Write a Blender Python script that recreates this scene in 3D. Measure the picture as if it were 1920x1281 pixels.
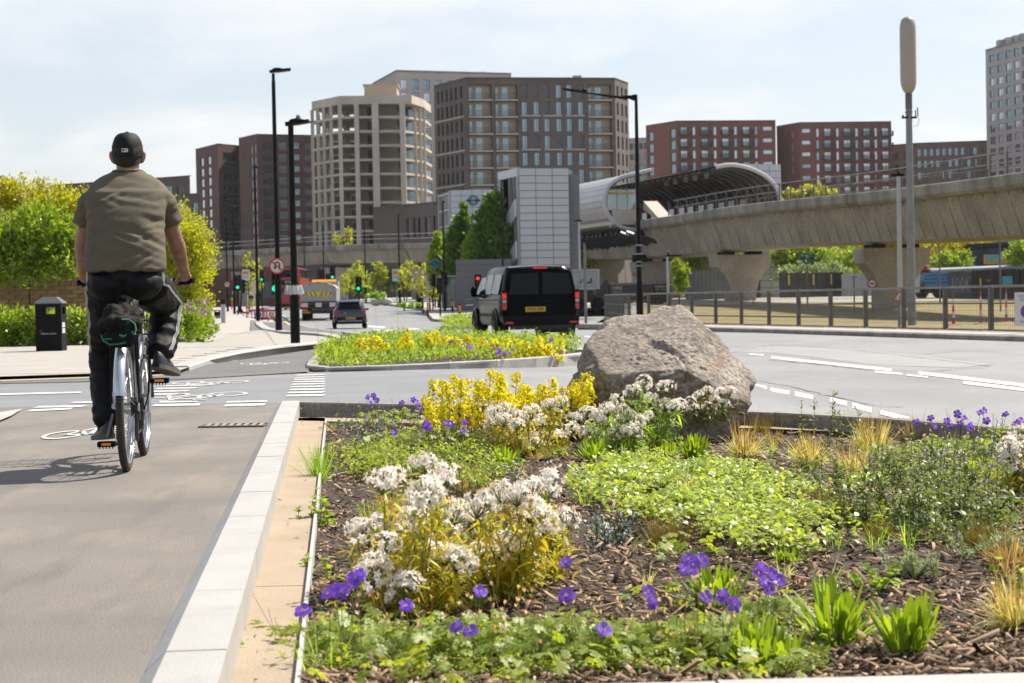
import bpy, bmesh, math, random
import numpy as np
from mathutils import Vector, Matrix, Quaternion
random.seed(7)
rng = np.random.default_rng(7)
PI = math.pi
R = math.radians
scene = bpy.context.scene
for _o in list(bpy.data.objects):
 bpy.data.objects.remove(_o, do_unlink=True)
col = scene.collection
# -- camera
F_PX = 3467.0
CAM_Z = 0.87
PITCH, ROLL = R(1.338), R(-1.1)
cam_rot = Matrix.Rotation(PI / 2 - PITCH, 3, 'X') @ Matrix.Rotation(ROLL, 3, 'Z')
cd = bpy.data.cameras.new('camera')
cam = bpy.data.objects.new('camera', cd)
col.objects.link(cam)
cam.matrix_world = Matrix.Translation((0, 0, CAM_Z)) @ cam_rot.to_4x4()
cd.sensor_width = 36.0
cd.lens = 36.0 * F_PX / 1920.0
cd.clip_start, cd.clip_end = 0.1, 9000.0
cd.dof.use_dof = True
cd.dof.focus_distance = 10.2
cd.dof.aperture_fstop = 7.5
scene.camera = cam
# -- light, sky, exposure
SUN = Vector((0.62, 0.50, 1.0)).normalized()
SUN_EL = math.asin(SUN.z)
SUN_AZ = math.atan2(SUN.x, SUN.y)
sd = bpy.data.lights.new('sun', 'SUN')
sd.energy = 5.0
sd.angle = R(0.53)
sd.color = (1.0, 0.935, 0.82)
so = bpy.data.objects.new('sun', sd)
col.objects.link(so)
so.rotation_euler = SUN.to_track_quat('Z', 'Y').to_euler()
world = bpy.data.worlds.new('World')
scene.world = world
world.use_nodes = True
wn, wl = world.node_tree.nodes, world.node_tree.links
wn.clear()
w_out = wn.new('ShaderNodeOutputWorld')
w_bg = wn.new('ShaderNodeBackground')
w_sky = wn.new('ShaderNodeTexSky')
w_sky.sky_type = 'NISHITA'
w_sky.sun_disc = False
w_sky.sun_elevation = SUN_EL
w_sky.sun_rotation = SUN_AZ
w_sky.altitude = 50
w_sky.air_density = 1.0
w_sky.dust_density = 1.2
w_sky.ozone_density = 1.0
SKY_STR = 0.098
w_bg.inputs['Strength'].default_value = SKY_STR
w_tc = wn.new('ShaderNodeTexCoord')
w_sep = wn.new('ShaderNodeSeparateXYZ')
wl.new(w_tc.outputs['Generated'], w_sep.inputs[0])
w_zz = wn.new('ShaderNodeMath'); w_zz.operation = 'ADD'; w_zz.inputs[1].default_value = 0.16
wl.new(w_sep.outputs['Z'], w_zz.inputs[0])
w_div = wn.new('ShaderNodeVectorMath'); w_div.operation = 'DIVIDE'
w_cmb = wn.new('ShaderNodeCombineXYZ')
wl.new(w_zz.outputs[0], w_cmb.inputs[0]); wl.new(w_zz.outputs[0], w_cmb.inputs[1])
w_cmb.inputs[2].default_value = 1.0
wl.new(w_tc.outputs['Generated'], w_div.inputs[0]); wl.new(w_cmb.outputs[0], w_div.inputs[1])
w_map = wn.new('ShaderNodeMapping')
w_map.inputs['Scale'].default_value = (0.9, 0.75, 3.0)
w_map.inputs['Location'].default_value = (3.7, 1.3, 0.4)
wl.new(w_div.outputs[0], w_map.inputs[0])
w_n = wn.new('ShaderNodeTexNoise')
w_n.inputs['Scale'].default_value = 1.35
w_n.inputs['Detail'].default_value = 7.0
w_n.inputs['Roughness'].default_value = 0.56
w_n.inputs['Distortion'].default_value = 0.25
wl.new(w_map.outputs[0], w_n.inputs['Vector'])
w_rp = wn.new('ShaderNodeValToRGB')
w_rp.color_ramp.elements[0].position = 0.42
w_rp.color_ramp.elements[1].position = 0.66
wl.new(w_n.outputs['Fac'], w_rp.inputs[0])
w_hz = wn.new('ShaderNodeMix'); w_hz.data_type = 'RGBA'
w_hf = wn.new('ShaderNodeMapRange')
w_hf.interpolation_type = 'SMOOTHSTEP'
w_hf.inputs['From Min'].default_value = 0.08; w_hf.inputs['From Max'].default_value = 0.75
w_hf.inputs['To Min'].default_value = 0.56; w_hf.inputs['To Max'].default_value = 0.06
wl.new(w_sep.outputs['Z'], w_hf.inputs['Value'])
wl.new(w_hf.outputs[0], w_hz.inputs['Factor'])
w_hz.inputs['B'].default_value = (4.9, 5.0, 5.3, 1)
wl.new(w_sky.outputs[0], w_hz.inputs['A'])
w_mx = wn.new('ShaderNodeMix'); w_mx.data_type = 'RGBA'
w_mx.inputs['B'].default_value = (6.5, 6.46, 6.42, 1)
w_cf = wn.new('ShaderNodeMapRange')
w_cf.interpolation_type = 'SMOOTHSTEP'
w_cf.inputs['From Min'].default_value = 0.15; w_cf.inputs['From Max'].default_value = 0.8
w_cf.inputs['To Min'].default_value = 1.0; w_cf.inputs['To Max'].default_value = 0.25
wl.new(w_sep.outputs['Z'], w_cf.inputs['Value'])
w_cm = wn.new('ShaderNodeMath'); w_cm.operation = 'MULTIPLY'
wl.new(w_rp.outputs['Color'], w_cm.inputs[0]); wl.new(w_cf.outputs[0], w_cm.inputs[1])
wl.new(w_cm.outputs[0], w_mx.inputs['Factor'])
wl.new(w_hz.outputs['Result'], w_mx.inputs['A'])
wl.new(w_mx.outputs['Result'], w_bg.inputs['Color'])
wl.new(w_bg.outputs[0], w_out.inputs['Surface'])
scene.view_settings.view_transform = 'Standard'
scene.view_settings.look = 'None'
scene.view_settings.gamma = 1.0
scene.view_settings.use_curve_mapping = False
scene.view_settings.exposure = 0.72
scene.render.engine = 'CYCLES'
scene.cycles.use_denoising = True
scene.cycles.max_bounces = 8
scene.cycles.diffuse_bounces = 4
scene.cycles.glossy_bounces = 3
scene.cycles.transmission_bounces = 4
scene.cycles.transparent_max_bounces = 8
scene.cycles.sample_clamp_indirect = 6.0
scene.cycles.caustics_reflective = False
scene.cycles.caustics_refractive = False
# -- picture geometry -> world
def ray(px, py):
 return (cam_rot @ Vector(((px - 960) / F_PX, (640.5 - py) / F_PX, -1.0)))
def G(px, py, z=0.0):
 d = ray(px, py)
 t = (z - CAM_Z) / d.z
 return Vector((d.x * t, d.y * t, z))
def RY(px, py, D):
 d = ray(px, py)
 t = D / d.y
 return Vector((d.x * t, D, CAM_Z + d.z * t))
def proj(p):
 v = cam_rot.transposed() @ (Vector(p) - Vector((0, 0, CAM_Z)))
 return (960 + F_PX * v.x / -v.z, 640.5 - F_PX * v.y / -v.z)
def XD(px, D, z=0.0):
 """world x of the point at depth D and height z seen in column px"""
 x = (px - 960) / F_PX * D
 for _ in range(4):
  x += (px - proj((x, D, z))[0]) / F_PX * D
 return x
def smooth(a, b, x):
 t = np.clip((x - a) / (b - a), 0.0, 1.0)
 return t * t * (3 - 2 * t)
# -- objects
def link(name, data, parent=None, loc=None, rot=None, scale=None):
 o = bpy.data.objects.new(name, data)
 col.objects.link(o)
 if parent is not None:
  o.parent = parent
 if loc is not None:
  o.location = loc
 if rot is not None:
  o.rotation_euler = rot if hasattr(rot, '__len__') else (0, 0, rot)
 if scale is not None:
  o.scale = scale if hasattr(scale, '__len__') else (scale,) * 3
 return o
def tag(o, label=None, cat=None, group=None, kind=None):
 if label: o['label'] = label
 if cat: o['category'] = cat
 if group: o['group'] = group
 if kind: o['kind'] = kind
 return o
def thing(name, label, cat, loc=(0, 0, 0), rz=0.0, group=None, rot=None, scale=None):
 o = link(name, None, None, loc, rot if rot is not None else (0, 0, rz), scale)
 o.empty_display_size = 0.1
 return tag(o, label, cat, group)
def copy_tree(o, parent=None):
 c = o.copy()
 col.objects.link(c)
 c.parent = parent
 for ch in o.children:
  copy_tree(ch, c)
 return c
# -- mesh builder
class MB:
 def __init__(s):
  s.v, s.f, s.m, s.n = [], [], [], 0
 def add(s, v, f, m=0):
  k = s.n
  s.v.extend(tuple(map(float, p)) for p in v)
  s.f.extend(tuple(i + k for i in q) for q in f)
  s.m.extend([m] * len(f))
  s.n += len(v)
  return s
 def quad(s, a, b, c, d, m=0):
  return s.add([a, b, c, d], [(0, 1, 2, 3)], m)
 def box(s, c, d, m=0, rz=0.0, mtx=None, taper=1.0):
  x, y, z = d[0] / 2, d[1] / 2, d[2] / 2
  t = taper
  p = [(-x, -y, -z), (x, -y, -z), (x, y, -z), (-x, y, -z), (-x * t, -y * t, z), (x * t, -y * t, z), (x * t, y * t, z), (-x * t, y * t, z)]
  if mtx is not None:
   p = [mtx @ Vector(q) for q in p]
  elif rz:
   ca, sa = math.cos(rz), math.sin(rz)
   p = [(q[0] * ca - q[1] * sa, q[0] * sa + q[1] * ca, q[2]) for q in p]
  p = [(q[0] + c[0], q[1] + c[1], q[2] + c[2]) for q in p]
  return s.add(p, [(0, 3, 2, 1), (4, 5, 6, 7), (0, 1, 5, 4), (1, 2, 6, 5), (2, 3, 7, 6), (3, 0, 4, 7)], m)
 def ext(s, poly, vec, m=0):
  """polygon (3-D points) pushed along vec, closed"""
  n = len(poly)
  vec = Vector(vec)
  p = [Vector(q) for q in poly]
  q = [a + vec for a in p]
  f = [tuple(range(n - 1, -1, -1)), tuple(range(n, 2 * n))]
  f += [(i, (i + 1) % n, n + (i + 1) % n, n + i) for i in range(n)]
  return s.add(p + q, f, m)
 def rings(s, rs, m=0, cap0=True, cap1=True, closed=True):
  n = len(rs[0])
  v = [p for r in rs for p in r]
  f = []
  for i in range(len(rs) - 1):
   for j in range(n if closed else n - 1):
    a, b = i * n + j, i * n + (j + 1) % n
    f.append((a, b, b + n, a + n))
  if cap0: f.append(tuple(range(n - 1, -1, -1)))
  if cap1: f.append(tuple((len(rs) - 1) * n + j for j in range(n)))
  return s.add(v, f, m)
 def tube(s, pts, r, n=8, m=0, caps=True, flat=1.0):
  pts = [Vector(p) for p in pts]
  if not hasattr(r, '__len__'): r = [r] * len(pts)
  rs = []
  up = None
  for i, p in enumerate(pts):
   d = (pts[min(i + 1, len(pts) - 1)] - pts[max(i - 1, 0)])
   if d.length < 1e-9: d = Vector((0, 0, 1))
   d.normalize()
   if up is None:
    up = Vector((0, 0, 1)) if abs(d.z) < 0.9 else Vector((0, 1, 0))
   a = d.cross(up)
   if a.length < 1e-6: a = d.cross(Vector((1, 0, 0)))
   a.normalize()
   b = a.cross(d).normalized()
   up = b
   rs.append([p + (a * math.cos(2 * PI * k / n) + b * math.sin(2 * PI * k / n) * flat) * r[i] for k in range(n)])
  return s.rings(rs, m, caps, caps)
 def cyl(s, p0, p1, r0, r1=None, n=12, m=0):
  return s.tube([p0, p1], [r0, r0 if r1 is None else r1], n, m)
 def lathe(s, prof, n=16, m=0, c=(0, 0, 0), cap=True):
  rs = [[(c[0] + r * math.cos(2 * PI * k / n), c[1] + r * math.sin(2 * PI * k / n), c[2] + z) for k in range(n)] for r, z in prof]
  return s.rings(rs, m, cap, cap)
 def ell(s, c, r, nu=12, nv=8, m=0, mtx=None):
  rs = []
  for i in range(nv + 1):
   t = PI * (i + 0.02 * (i == 0) - 0.02 * (i == nv)) / nv
   ring = []
   for k in range(nu):
    a = 2 * PI * k / nu
    p = Vector((r[0] * math.sin(t) * math.cos(a), r[1] * math.sin(t) * math.sin(a), -r[2] * math.cos(t)))
    if mtx is not None: p = mtx @ p
    ring.append((p.x + c[0], p.y + c[1], p.z + c[2]))
   rs.append(ring)
  return s.rings(rs, m)
 def torus(s, c, R0, r0, axis='x', n=28, k=8, m=0, flat=1.0, a0=0.0, a1=2 * PI):
  full = abs(a1 - a0 - 2 * PI) < 1e-6
  rs = []
  N = n if full else n + 1
  for i in range(N):
   a = a0 + (a1 - a0) * i / n
   ring = []
   for j in range(k):
    b = 2 * PI * j / k
    rr, o = R0 + r0 * math.cos(b), r0 * math.sin(b) * flat
    u, w = rr * math.cos(a), rr * math.sin(a)
    p = (o, u, w) if axis == 'x' else ((u, o, w) if axis == 'y' else (u, w, o))
    ring.append((p[0] + c[0], p[1] + c[1], p[2] + c[2]))
   rs.append(ring)
  if full: rs.append(rs[0])
  return s.rings(rs, m, not full, not full)
 def mesh(s, name, mats, smooth=None):
  me = bpy.data.meshes.new(name)
  me.from_pydata(s.v, [], s.f)
  for k in (mats if isinstance(mats, (list, tuple)) else [mats]):
   me.materials.append(k)
  if any(s.m): me.polygons.foreach_set('material_index', s.m)
  if smooth is not None:
   me.polygons.foreach_set('use_smooth', [True] * len(s.f))
   me.set_sharp_from_angle(angle=R(smooth))
  me.update()
  return me
 def ob(s, name, mats, parent=None, smooth=None, loc=None, rot=None, kind=None):
  o = link(name, s.mesh(name, mats, smooth), parent, loc, rot)
  if kind: o['kind'] = kind
  return o
def np_mesh(name, V, faces, mats, midx=None, smooth=False):
 """V (n,3), faces: list of index arrays of equal width (quads, tris)"""
 me = bpy.data.meshes.new(name)
 V = np.asarray(V, dtype=np.float32)
 me.vertices.add(len(V))
 me.vertices.foreach_set('co', V.ravel())
 faces = [np.asarray(f, dtype=np.int32) for f in faces if len(f)]
 loops = np.concatenate([f.ravel() for f in faces])
 cnt = np.concatenate([np.full(len(f), f.shape[1], dtype=np.int32) for f in faces])
 start = np.concatenate([[0], np.cumsum(cnt)[:-1]]).astype(np.int32)
 me.loops.add(len(loops))
 me.loops.foreach_set('vertex_index', loops)
 me.polygons.add(len(cnt))
 me.polygons.foreach_set('loop_start', start)
 me.polygons.foreach_set('loop_total', cnt)
 for k in (mats if isinstance(mats, (list, tuple)) else [mats]):
  me.materials.append(k)
 if midx is not None:
  me.polygons.foreach_set('material_index', np.asarray(midx, dtype=np.int32))
 if smooth:
  me.polygons.foreach_set('use_smooth', np.ones(len(cnt), dtype=bool))
 me.update(calc_edges=True)
 me.validate()
 return me
# -- materials
MATS = {}
TONE = 0.74
def _mix(nt, fac, a, b):
 m = nt.nodes.new('ShaderNodeMix'); m.data_type = 'RGBA'
 if fac is not None: nt.links.new(fac, m.inputs['Factor'])
 for k, v in (('A', a), ('B', b)):
  if isinstance(v, tuple): m.inputs[k].default_value = (*v, 1)
  else: nt.links.new(v, m.inputs[k])
 return m.outputs['Result']
def _noise(nt, vec, sc, detail=4.0, rough=0.55):
 n = nt.nodes.new('ShaderNodeTexNoise')
 n.inputs['Scale'].default_value = sc
 n.inputs['Detail'].default_value = detail
 n.inputs['Roughness'].default_value = rough
 if vec is not None: nt.links.new(vec, n.inputs['Vector'])
 return n.outputs['Fac']
def _ramp(nt, fac, stops):
 r = nt.nodes.new('ShaderNodeValToRGB')
 e = r.color_ramp.elements
 while len(e) < len(stops): e.new(0.5)
 for k, (p, c) in zip(e, stops):
  k.position = p
  k.color = (*c, 1) if isinstance(c, tuple) else (c, c, c, 1)
 nt.links.new(fac, r.inputs[0])
 return r.outputs['Color']
def _sc(c, k):
 return tuple(min(1.0, x * k) for x in c)
def mat(name, c, rough=0.7, var=0.12, sc=4.0, bump=0.0, bsc=80.0, metal=0.0, c2=None, spec=0.5, coat=0.0, emit=None, speck=None, island=0.0, alpha=None, stretch=None, fine=0.0):
 if name in MATS: return MATS[name]
 if metal < .5:
  c = _sc(c, TONE); c2 = _sc(c2, TONE) if c2 else None
  if speck: speck = (_sc(speck[0], TONE),) + tuple(speck[1:])
 m = bpy.data.materials.new(name)
 m.use_nodes = True
 nt = m.node_tree
 bs = nt.nodes['Principled BSDF']
 tc = nt.nodes.new('ShaderNodeTexCoord')
 vec = tc.outputs['Object']
 if stretch:
  mp = nt.nodes.new('ShaderNodeMapping')
  mp.inputs['Scale'].default_value = stretch
  nt.links.new(vec, mp.inputs[0])
  vec = mp.outputs[0]
 f = _noise(nt, vec, sc)
 fr = _ramp(nt, f, [(0.3, 0.0), (0.7, 1.0)])
 colr = _mix(nt, fr, _sc(c, 1 - var), c2 if c2 else _sc(c, 1 + var))
 if fine:
  f2 = _ramp(nt, _noise(nt, tc.outputs['Object'], bsc, 2.0), [(0.35, 0.0), (0.65, 1.0)])
  colr = _mix(nt, f2, _mulc(nt, colr, 1 - fine), _mulc(nt, colr, 1 + fine))
 if speck:
  v = nt.nodes.new('ShaderNodeTexVoronoi')
  v.inputs['Scale'].default_value = speck[1]
  nt.links.new(tc.outputs['Object'], v.inputs['Vector'])
  sr = _ramp(nt, v.outputs['Distance'], [(speck[2] * 0.8, 1.0), (speck[2], 0.0)])
  colr = _mix(nt, sr, colr, speck[0])
 if island:
  g = nt.nodes.new('ShaderNodeNewGeometry')
  ir = _ramp(nt, g.outputs['Random Per Island'], [(0.0, 1 - island), (1.0, 1.0)])
  mm = nt.nodes.new('ShaderNodeMix'); mm.data_type = 'RGBA'; mm.blend_type = 'MULTIPLY'
  mm.inputs['Factor'].default_value = 1.0
  nt.links.new(colr, mm.inputs['A']); nt.links.new(ir, mm.inputs['B'])
  colr = mm.outputs['Result']
 nt.links.new(colr, bs.inputs['Base Color'])
 bs.inputs['Roughness'].default_value = rough
 bs.inputs['Metallic'].default_value = metal
 bs.inputs['Specular IOR Level'].default_value = spec
 if coat:
  bs.inputs['Coat Weight'].default_value = coat
  bs.inputs['Coat Roughness'].default_value = 0.06
 if bump:
  b = nt.nodes.new('ShaderNodeBump')
  b.inputs['Strength'].default_value = bump
  b.inputs['Distance'].default_value = 0.01
  nt.links.new(_noise(nt, tc.outputs['Object'], bsc, 5.0), b.inputs['Height'])
  nt.links.new(b.outputs[0], bs.inputs['Normal'])
 if emit:
  bs.inputs['Emission Color'].default_value = (*emit[0], 1)
  bs.inputs['Emission Strength'].default_value = emit[1]
 if alpha is not None:
  bs.inputs['Alpha'].default_value = alpha
 MATS[name] = m
 return m
def _mulc(nt, c, k):
 mm = nt.nodes.new('ShaderNodeMix'); mm.data_type = 'RGBA'; mm.blend_type = 'MULTIPLY'
 mm.inputs['Factor'].default_value = 1.0
 nt.links.new(c, mm.inputs['A'])
 mm.inputs['B'].default_value = (k, k, k, 1)
 return mm.outputs['Result']
def leafmat(name, cols, trans=0.45, rough=0.45, tcol=None, spec=0.35):
 """each leaf takes its own tone; part of the light passes through"""
 if name in MATS: return MATS[name]
 m = bpy.data.materials.new(name)
 m.use_nodes = True
 nt = m.node_tree
 bs = nt.nodes['Principled BSDF']
 out = nt.nodes['Material Output']
 g = nt.nodes.new('ShaderNodeNewGeometry')
 n = len(cols)
 if name.split('_')[-1] in ('leaf', 'needle', 'blade', 'sprig'): cols = [_sc(q, 1.32) for q in cols]
 c = _ramp(nt, g.outputs['Random Per Island'], [(i / max(1, n - 1), cols[i]) for i in range(n)])
 nt.links.new(c, bs.inputs['Base Color'])
 bs.inputs['Roughness'].default_value = rough
 bs.inputs['Specular IOR Level'].default_value = spec
 t = nt.nodes.new('ShaderNodeBsdfTranslucent')
 k = tcol or (1.95, 1.8, .75)
 if isinstance(k, tuple):
  mm = nt.nodes.new('ShaderNodeMix'); mm.data_type = 'RGBA'; mm.blend_type = 'MULTIPLY'
  mm.inputs['Factor'].default_value = 1.0
  nt.links.new(c, mm.inputs['A']); mm.inputs['B'].default_value = (*k, 1)
  tc_ = mm.outputs['Result']
 else:
  tc_ = _mulc(nt, c, k)
 nt.links.new(tc_, t.inputs['Color'])
 ms = nt.nodes.new('ShaderNodeMixShader')
 ms.inputs[0].default_value = trans
 nt.links.new(bs.outputs[0], ms.inputs[1]); nt.links.new(t.outputs[0], ms.inputs[2])
 nt.links.new(ms.outputs[0], out.inputs['Surface'])
 MATS[name] = m
 return m
def text_ob(name, s, size, m, parent, loc, rot, align='CENTER', bold=0.0, sx=1.0):
 cu = bpy.data.curves.new(name, 'FONT')
 cu.body = s
 cu.size = size
 cu.align_x = align
 cu.align_y = 'CENTER'
 cu.extrude = 0.0
 cu.offset = bold
 cu.resolution_u = 2
 tmp = bpy.data.objects.new('tmp', cu)
 col.objects.link(tmp)
 dg = bpy.context.evaluated_depsgraph_get()
 me = bpy.data.meshes.new_from_object(tmp.evaluated_get(dg))
 bpy.data.objects.remove(tmp)
 me.materials.clear(); me.materials.append(m)
 o = link(name, me, parent, loc, rot, (sx, 1, 1))
 return o
FACE = (PI / 2, 0, 0)
# == SETTING: ground, roads, kerbs
m_asph = mat('asphalt_track', (0.205, 0.182, 0.158), 0.75, 0.13, 0.9, 0.5, 140, c2=(0.255, 0.225, 0.192), speck=((0.34, 0.32, 0.30), 130, 0.22), fine=0.22)
m_asph2 = mat('asphalt_crossing', (0.235, 0.24, 0.255), 0.7, 0.10, 0.8, 0.4, 120, speck=((0.36, 0.36, 0.37), 110, 0.2), fine=0.18)
m_asph3 = mat('asphalt_dark', (0.16, 0.155, 0.15), 0.75, 0.15, 1.0, 0.4, 120, fine=0.2)
m_road = mat('asphalt_road', (0.265, 0.265, 0.267), 0.62, 0.12, 0.35, 0.5, 90, c2=(0.315, 0.315, 0.31), speck=((0.2, 0.2, 0.2), 70, 0.25), fine=0.2)
m_patch = mat('asphalt_patch', (0.33, 0.325, 0.315), 0.65, 0.12, 0.8, 0.5, 90, fine=0.2)
m_white = mat('road_paint', (0.74, 0.73, 0.70), 0.6, 0.1, 9.0, 0.2, 120, fine=0.12)
m_yellowp = mat('yellow_road_paint', (0.66, 0.47, 0.16), 0.6, 0.1, 6.0)
m_pave = mat('paving_stone', (0.44, 0.40, 0.36), 0.8, 0.08, 1.2, 0.2, 90, c2=(0.48, 0.445, 0.405), fine=0.08)
m_joint = mat('paving_joint', (0.36, 0.32, 0.28), 0.9, 0.1, 2.0)
m_granite = mat('white_granite', (0.49, 0.475, 0.455), 0.7, 0.08, 3.0, 0.25, 160, speck=((0.36, 0.35, 0.34), 240, 0.16), fine=0.12)
m_kerbgrey = mat('weathered_concrete_kerb', (0.33, 0.29, 0.24), 0.85, 0.35, 2.5, 0.7, 45, c2=(0.42, 0.385, 0.34), speck=((0.16, 0.14, 0.12), 60, 0.2), fine=0.25)
m_resin = mat('resin_gravel', (0.47, 0.36, 0.245), 0.8, 0.10, 2.0, 0.5, 200, c2=(0.53, 0.42, 0.30), speck=((0.32, 0.21, 0.12), 210, 0.26), fine=0.25)
m_edging = mat('pale_metal_edging', (0.62, 0.60, 0.56), 0.5, 0.1, 5.0)
m_soil = mat('mulch_soil', (0.045, 0.03, 0.021), 0.95, 0.4, 9.0, 1.0, 50, c2=(0.10, 0.068, 0.045), fine=0.3)
m_dry = mat('dry_grass', (0.40, 0.29, 0.12), 0.95, 0.3, 0.35, 0.5, 20, c2=(0.29, 0.25, 0.08), fine=0.2)
m_land = mat('far_ground', (0.30, 0.28, 0.24), 0.9, 0.2, 0.05)
m_iron = mat('cast_iron', (0.12, 0.105, 0.09), 0.6, 0.25, 12.0, 0.3, 60)
m_dark = mat('dark_void', (0.012, 0.011, 0.010), 0.9, 0.1)
def streaks(m, colr, stretch, sc, lo, hi, amt):
 """wear of its own shape laid over a surface colour"""
 nt = m.node_tree; bs = nt.nodes['Principled BSDF']
 src = bs.inputs['Base Color'].links[0].from_socket
 tc = [n for n in nt.nodes if n.type == 'TEX_COORD'][0]
 mp = nt.nodes.new('ShaderNodeMapping'); mp.inputs['Scale'].default_value = stretch
 nt.links.new(tc.outputs['Object'], mp.inputs[0])
 f = _ramp(nt, _noise(nt, mp.outputs[0], sc, 7.0, .62), [(lo, 0.0), (hi, amt)])
 nt.links.new(_mix(nt, f, src, _sc(colr, TONE)), bs.inputs['Base Color'])
streaks(m_asph, (0.36, 0.30, 0.235), (1.6, .55, 1), 1.7, .50, .74, .65)
streaks(m_asph, (0.11, 0.10, 0.092), (2.6, .35, 1), 2.1, .56, .74, .5)
streaks(m_asph, (0.12, 0.105, 0.09), (1, 1, 1), 9.0, .66, .72, .6)
streaks(m_road, (0.17, 0.17, 0.172), (1.1, .22, 1), 1.1, .52, .75, .55)
streaks(m_road, (0.40, 0.385, 0.36), (.7, .5, 1), 1.6, .55, .72, .5)
streaks(m_asph2, (0.17, 0.17, 0.18), (.5, 1.6, 1), 1.4, .5, .72, .5)
streaks(m_asph2, (0.34, 0.335, 0.33), (.4, 1.2, 1), 2.4, .55, .72, .4)
streaks(m_granite, (0.30, 0.27, 0.235), (1, 1, 1), 5.0, .60, .74, .45)
streaks(m_resin, (0.33, 0.25, 0.17), (1, 1, 1), 3.0, .58, .74, .5)
streaks(m_white, (0.36, 0.35, 0.335), (1, 1, 1), 6.0, .54, .66, .7)
streaks(m_pave, (0.36, 0.32, 0.28), (1, 1, 1), .8, .56, .7, .4)
def T(x, y):
 """the road dips past the junction, then climbs, more on the plaza side than on the left footway"""
 y = np.asarray(y, dtype=float)
 px = 960 + F_PX * np.asarray(x, dtype=float) / np.maximum(y, 1.0)
 h = np.interp(y, [0, 48, 60, 75, 92, 110, 125, 140, 166, 195, 262], [0, 0, -.06, -.24, -.42, -.47, -.35, .0, .42, .75, 1.3])
 lf = np.where(y < 140, .5 + .5 * smooth(480, 600, px), .4 + .6 * smooth(560, 700, px))
 return h * lf
def LZ(y):
 """height of the land behind the right-hand fence"""
 return float(np.interp(y, [30, 44, 60, 80, 98, 120, 145, 300], [-.12, -.14, -.3, -.6, -.6, 0.0, .45, .6]))
def GT(px, py, off=0.0):
 """ground point seen at a pixel, terrain followed"""
 z = off
 p = None
 for _ in range(30):
  d = ray(px, py)
  if d.z >= -1e-4:
   break
  p = G(px, py, z)
  if p.y > 230:
   break
  z2 = off + float(T(p.x, p.y))
  if z2 > CAM_Z - 0.12: z2 = CAM_Z - 0.12
  z = 0.5 * z + 0.5 * z2
 return p
gb = MB()
gb.quad((-3000, -200, -1.35), (3000, -200, -1.35), (3000, 5000, -1.35), (-3000, 5000, -1.35))
tag(gb.ob('ground', m_land), kind='structure')
KR = [(24.0, -16.8), (9.9, 35.7), (2.3, 64.0), (2.9, 82), (6.0, 120), (12.0, 200), (13.0, 262)]
def xr(y):
 return np.interp(y, [p[1] for p in KR], [p[0] for p in KR])
def zroad(x, y):
 w = (1 - smooth(-1.0, 3.2, x)) * (1 - smooth(22.0, 29.0, y))
 return -0.15 + 0.145 * w + T(x, y)
KF = [G(q[0], q[1], .03) for q in [(560, 752), (700, 754.5), (800, 757), (1060, 762), (1400, 768.5), (1560, 775.5), (1700, 785), (1920, 801), (2150, 828)]] + [Vector((4.9, 7.2, .03)), Vector((6.2, 3.0, .03))]
def y_start(x):
 return float(np.interp(x, [-60, KF[0].x - .02] + [p.x for p in KF] + [9, 14], [16.0, 16.0] + [p.y + .05 for p in KF] + [3.0, -6.0]))
ns = 90
xs0 = np.concatenate([np.linspace(-70, -6, 20), np.linspace(-5.5, 5, 50), np.linspace(5.4, 13.3, 21)])
V, Q = [], []
lo, hi = np.linspace(0, 1, 16), np.concatenate([np.arange(25, 40, 1.0), np.arange(40, 262, 4.0)])
for t in lo:
 for x in xs0:
  y = y_start(x) + (24 - y_start(x)) * t
  V.append((x, y, float(zroad(x, y))))
for y in hi:
 k = (xr(y) + 70) / (13.3 + 70)
 for x in xs0:
  x2 = -70 + (x + 70) * k
  V.append((x2, y, float(zroad(x2, y))))
for i in range(len(lo) + len(hi) - 1):
 for j in range(ns):
  a = i * (ns + 1) + j
  Q.append((a, a + 1, a + ns + 2, a + ns + 1))
road = link('main_road', np_mesh('main_road', V, [Q], m_road, smooth=True))
tag(road, kind='structure')
def sheet(name, pts, m, parent=None, kind='structure'):
 b = MB()
 b.add(pts, [tuple(range(len(pts)))])
 o = b.ob(name, m, parent)
 if parent is None: tag(o, kind=kind)
 return o
sheet('cycle_track', [(-9, -3, 0), (-0.1, -3, 0), (-1.99, 16.05, 0), (-9, 16.6, 0)], m_asph)
sheet('crossing_road', [(-14, 16.6, -0.001), (-2.02, 16.05, -0.001), (-0.6, 15.6, -0.001), (-0.6, 21.6, -0.003), (-4.2, 21.3, -0.001), (-14, 20.6, -0.001)], m_asph2)
P0 = lambda px, py, z=0.0: G(px, py, z)
sheet('track_beyond_crossing', [P0(0, 719, .003), P0(330, 712, .003), P0(580, 697, .003), P0(574, 680, .003), P0(612, 655, .003), P0(650, 640, .003), P0(640, 622, .003), P0(470, 600, .003), P0(470, 626, .003), P0(610, 652, .003), P0(320, 694, .003), P0(0, 713, .003)], m_asph3)
PV = [(-60, 20.95), (P0(0, 714).x, P0(0, 714).y), (P0(200, 707).x, P0(200, 707).y)]
for q in [(335, 695), (388, 677), (450, 663.5), (520, 653), (598, 645), (630, 638.5), (606, 631), (570, 628.5), (530, 626.5), (502, 620.5), (490, 613), (487, 607), (505, 599), (520, 592)]:
 p = P0(*q, 0.05); PV.append((p.x, p.y))
PV += [(-22, 150), (-30, 230), (-70, 230)]
pav = MB()
pav.add([(x, y, 0.05 + float(T(x, y)) * (1 if y > 60 else 0)) for x, y in PV], [tuple(range(len(PV)))])
pave = pav.ob('pavement', m_pave)
tag(pave, kind='structure')
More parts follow.
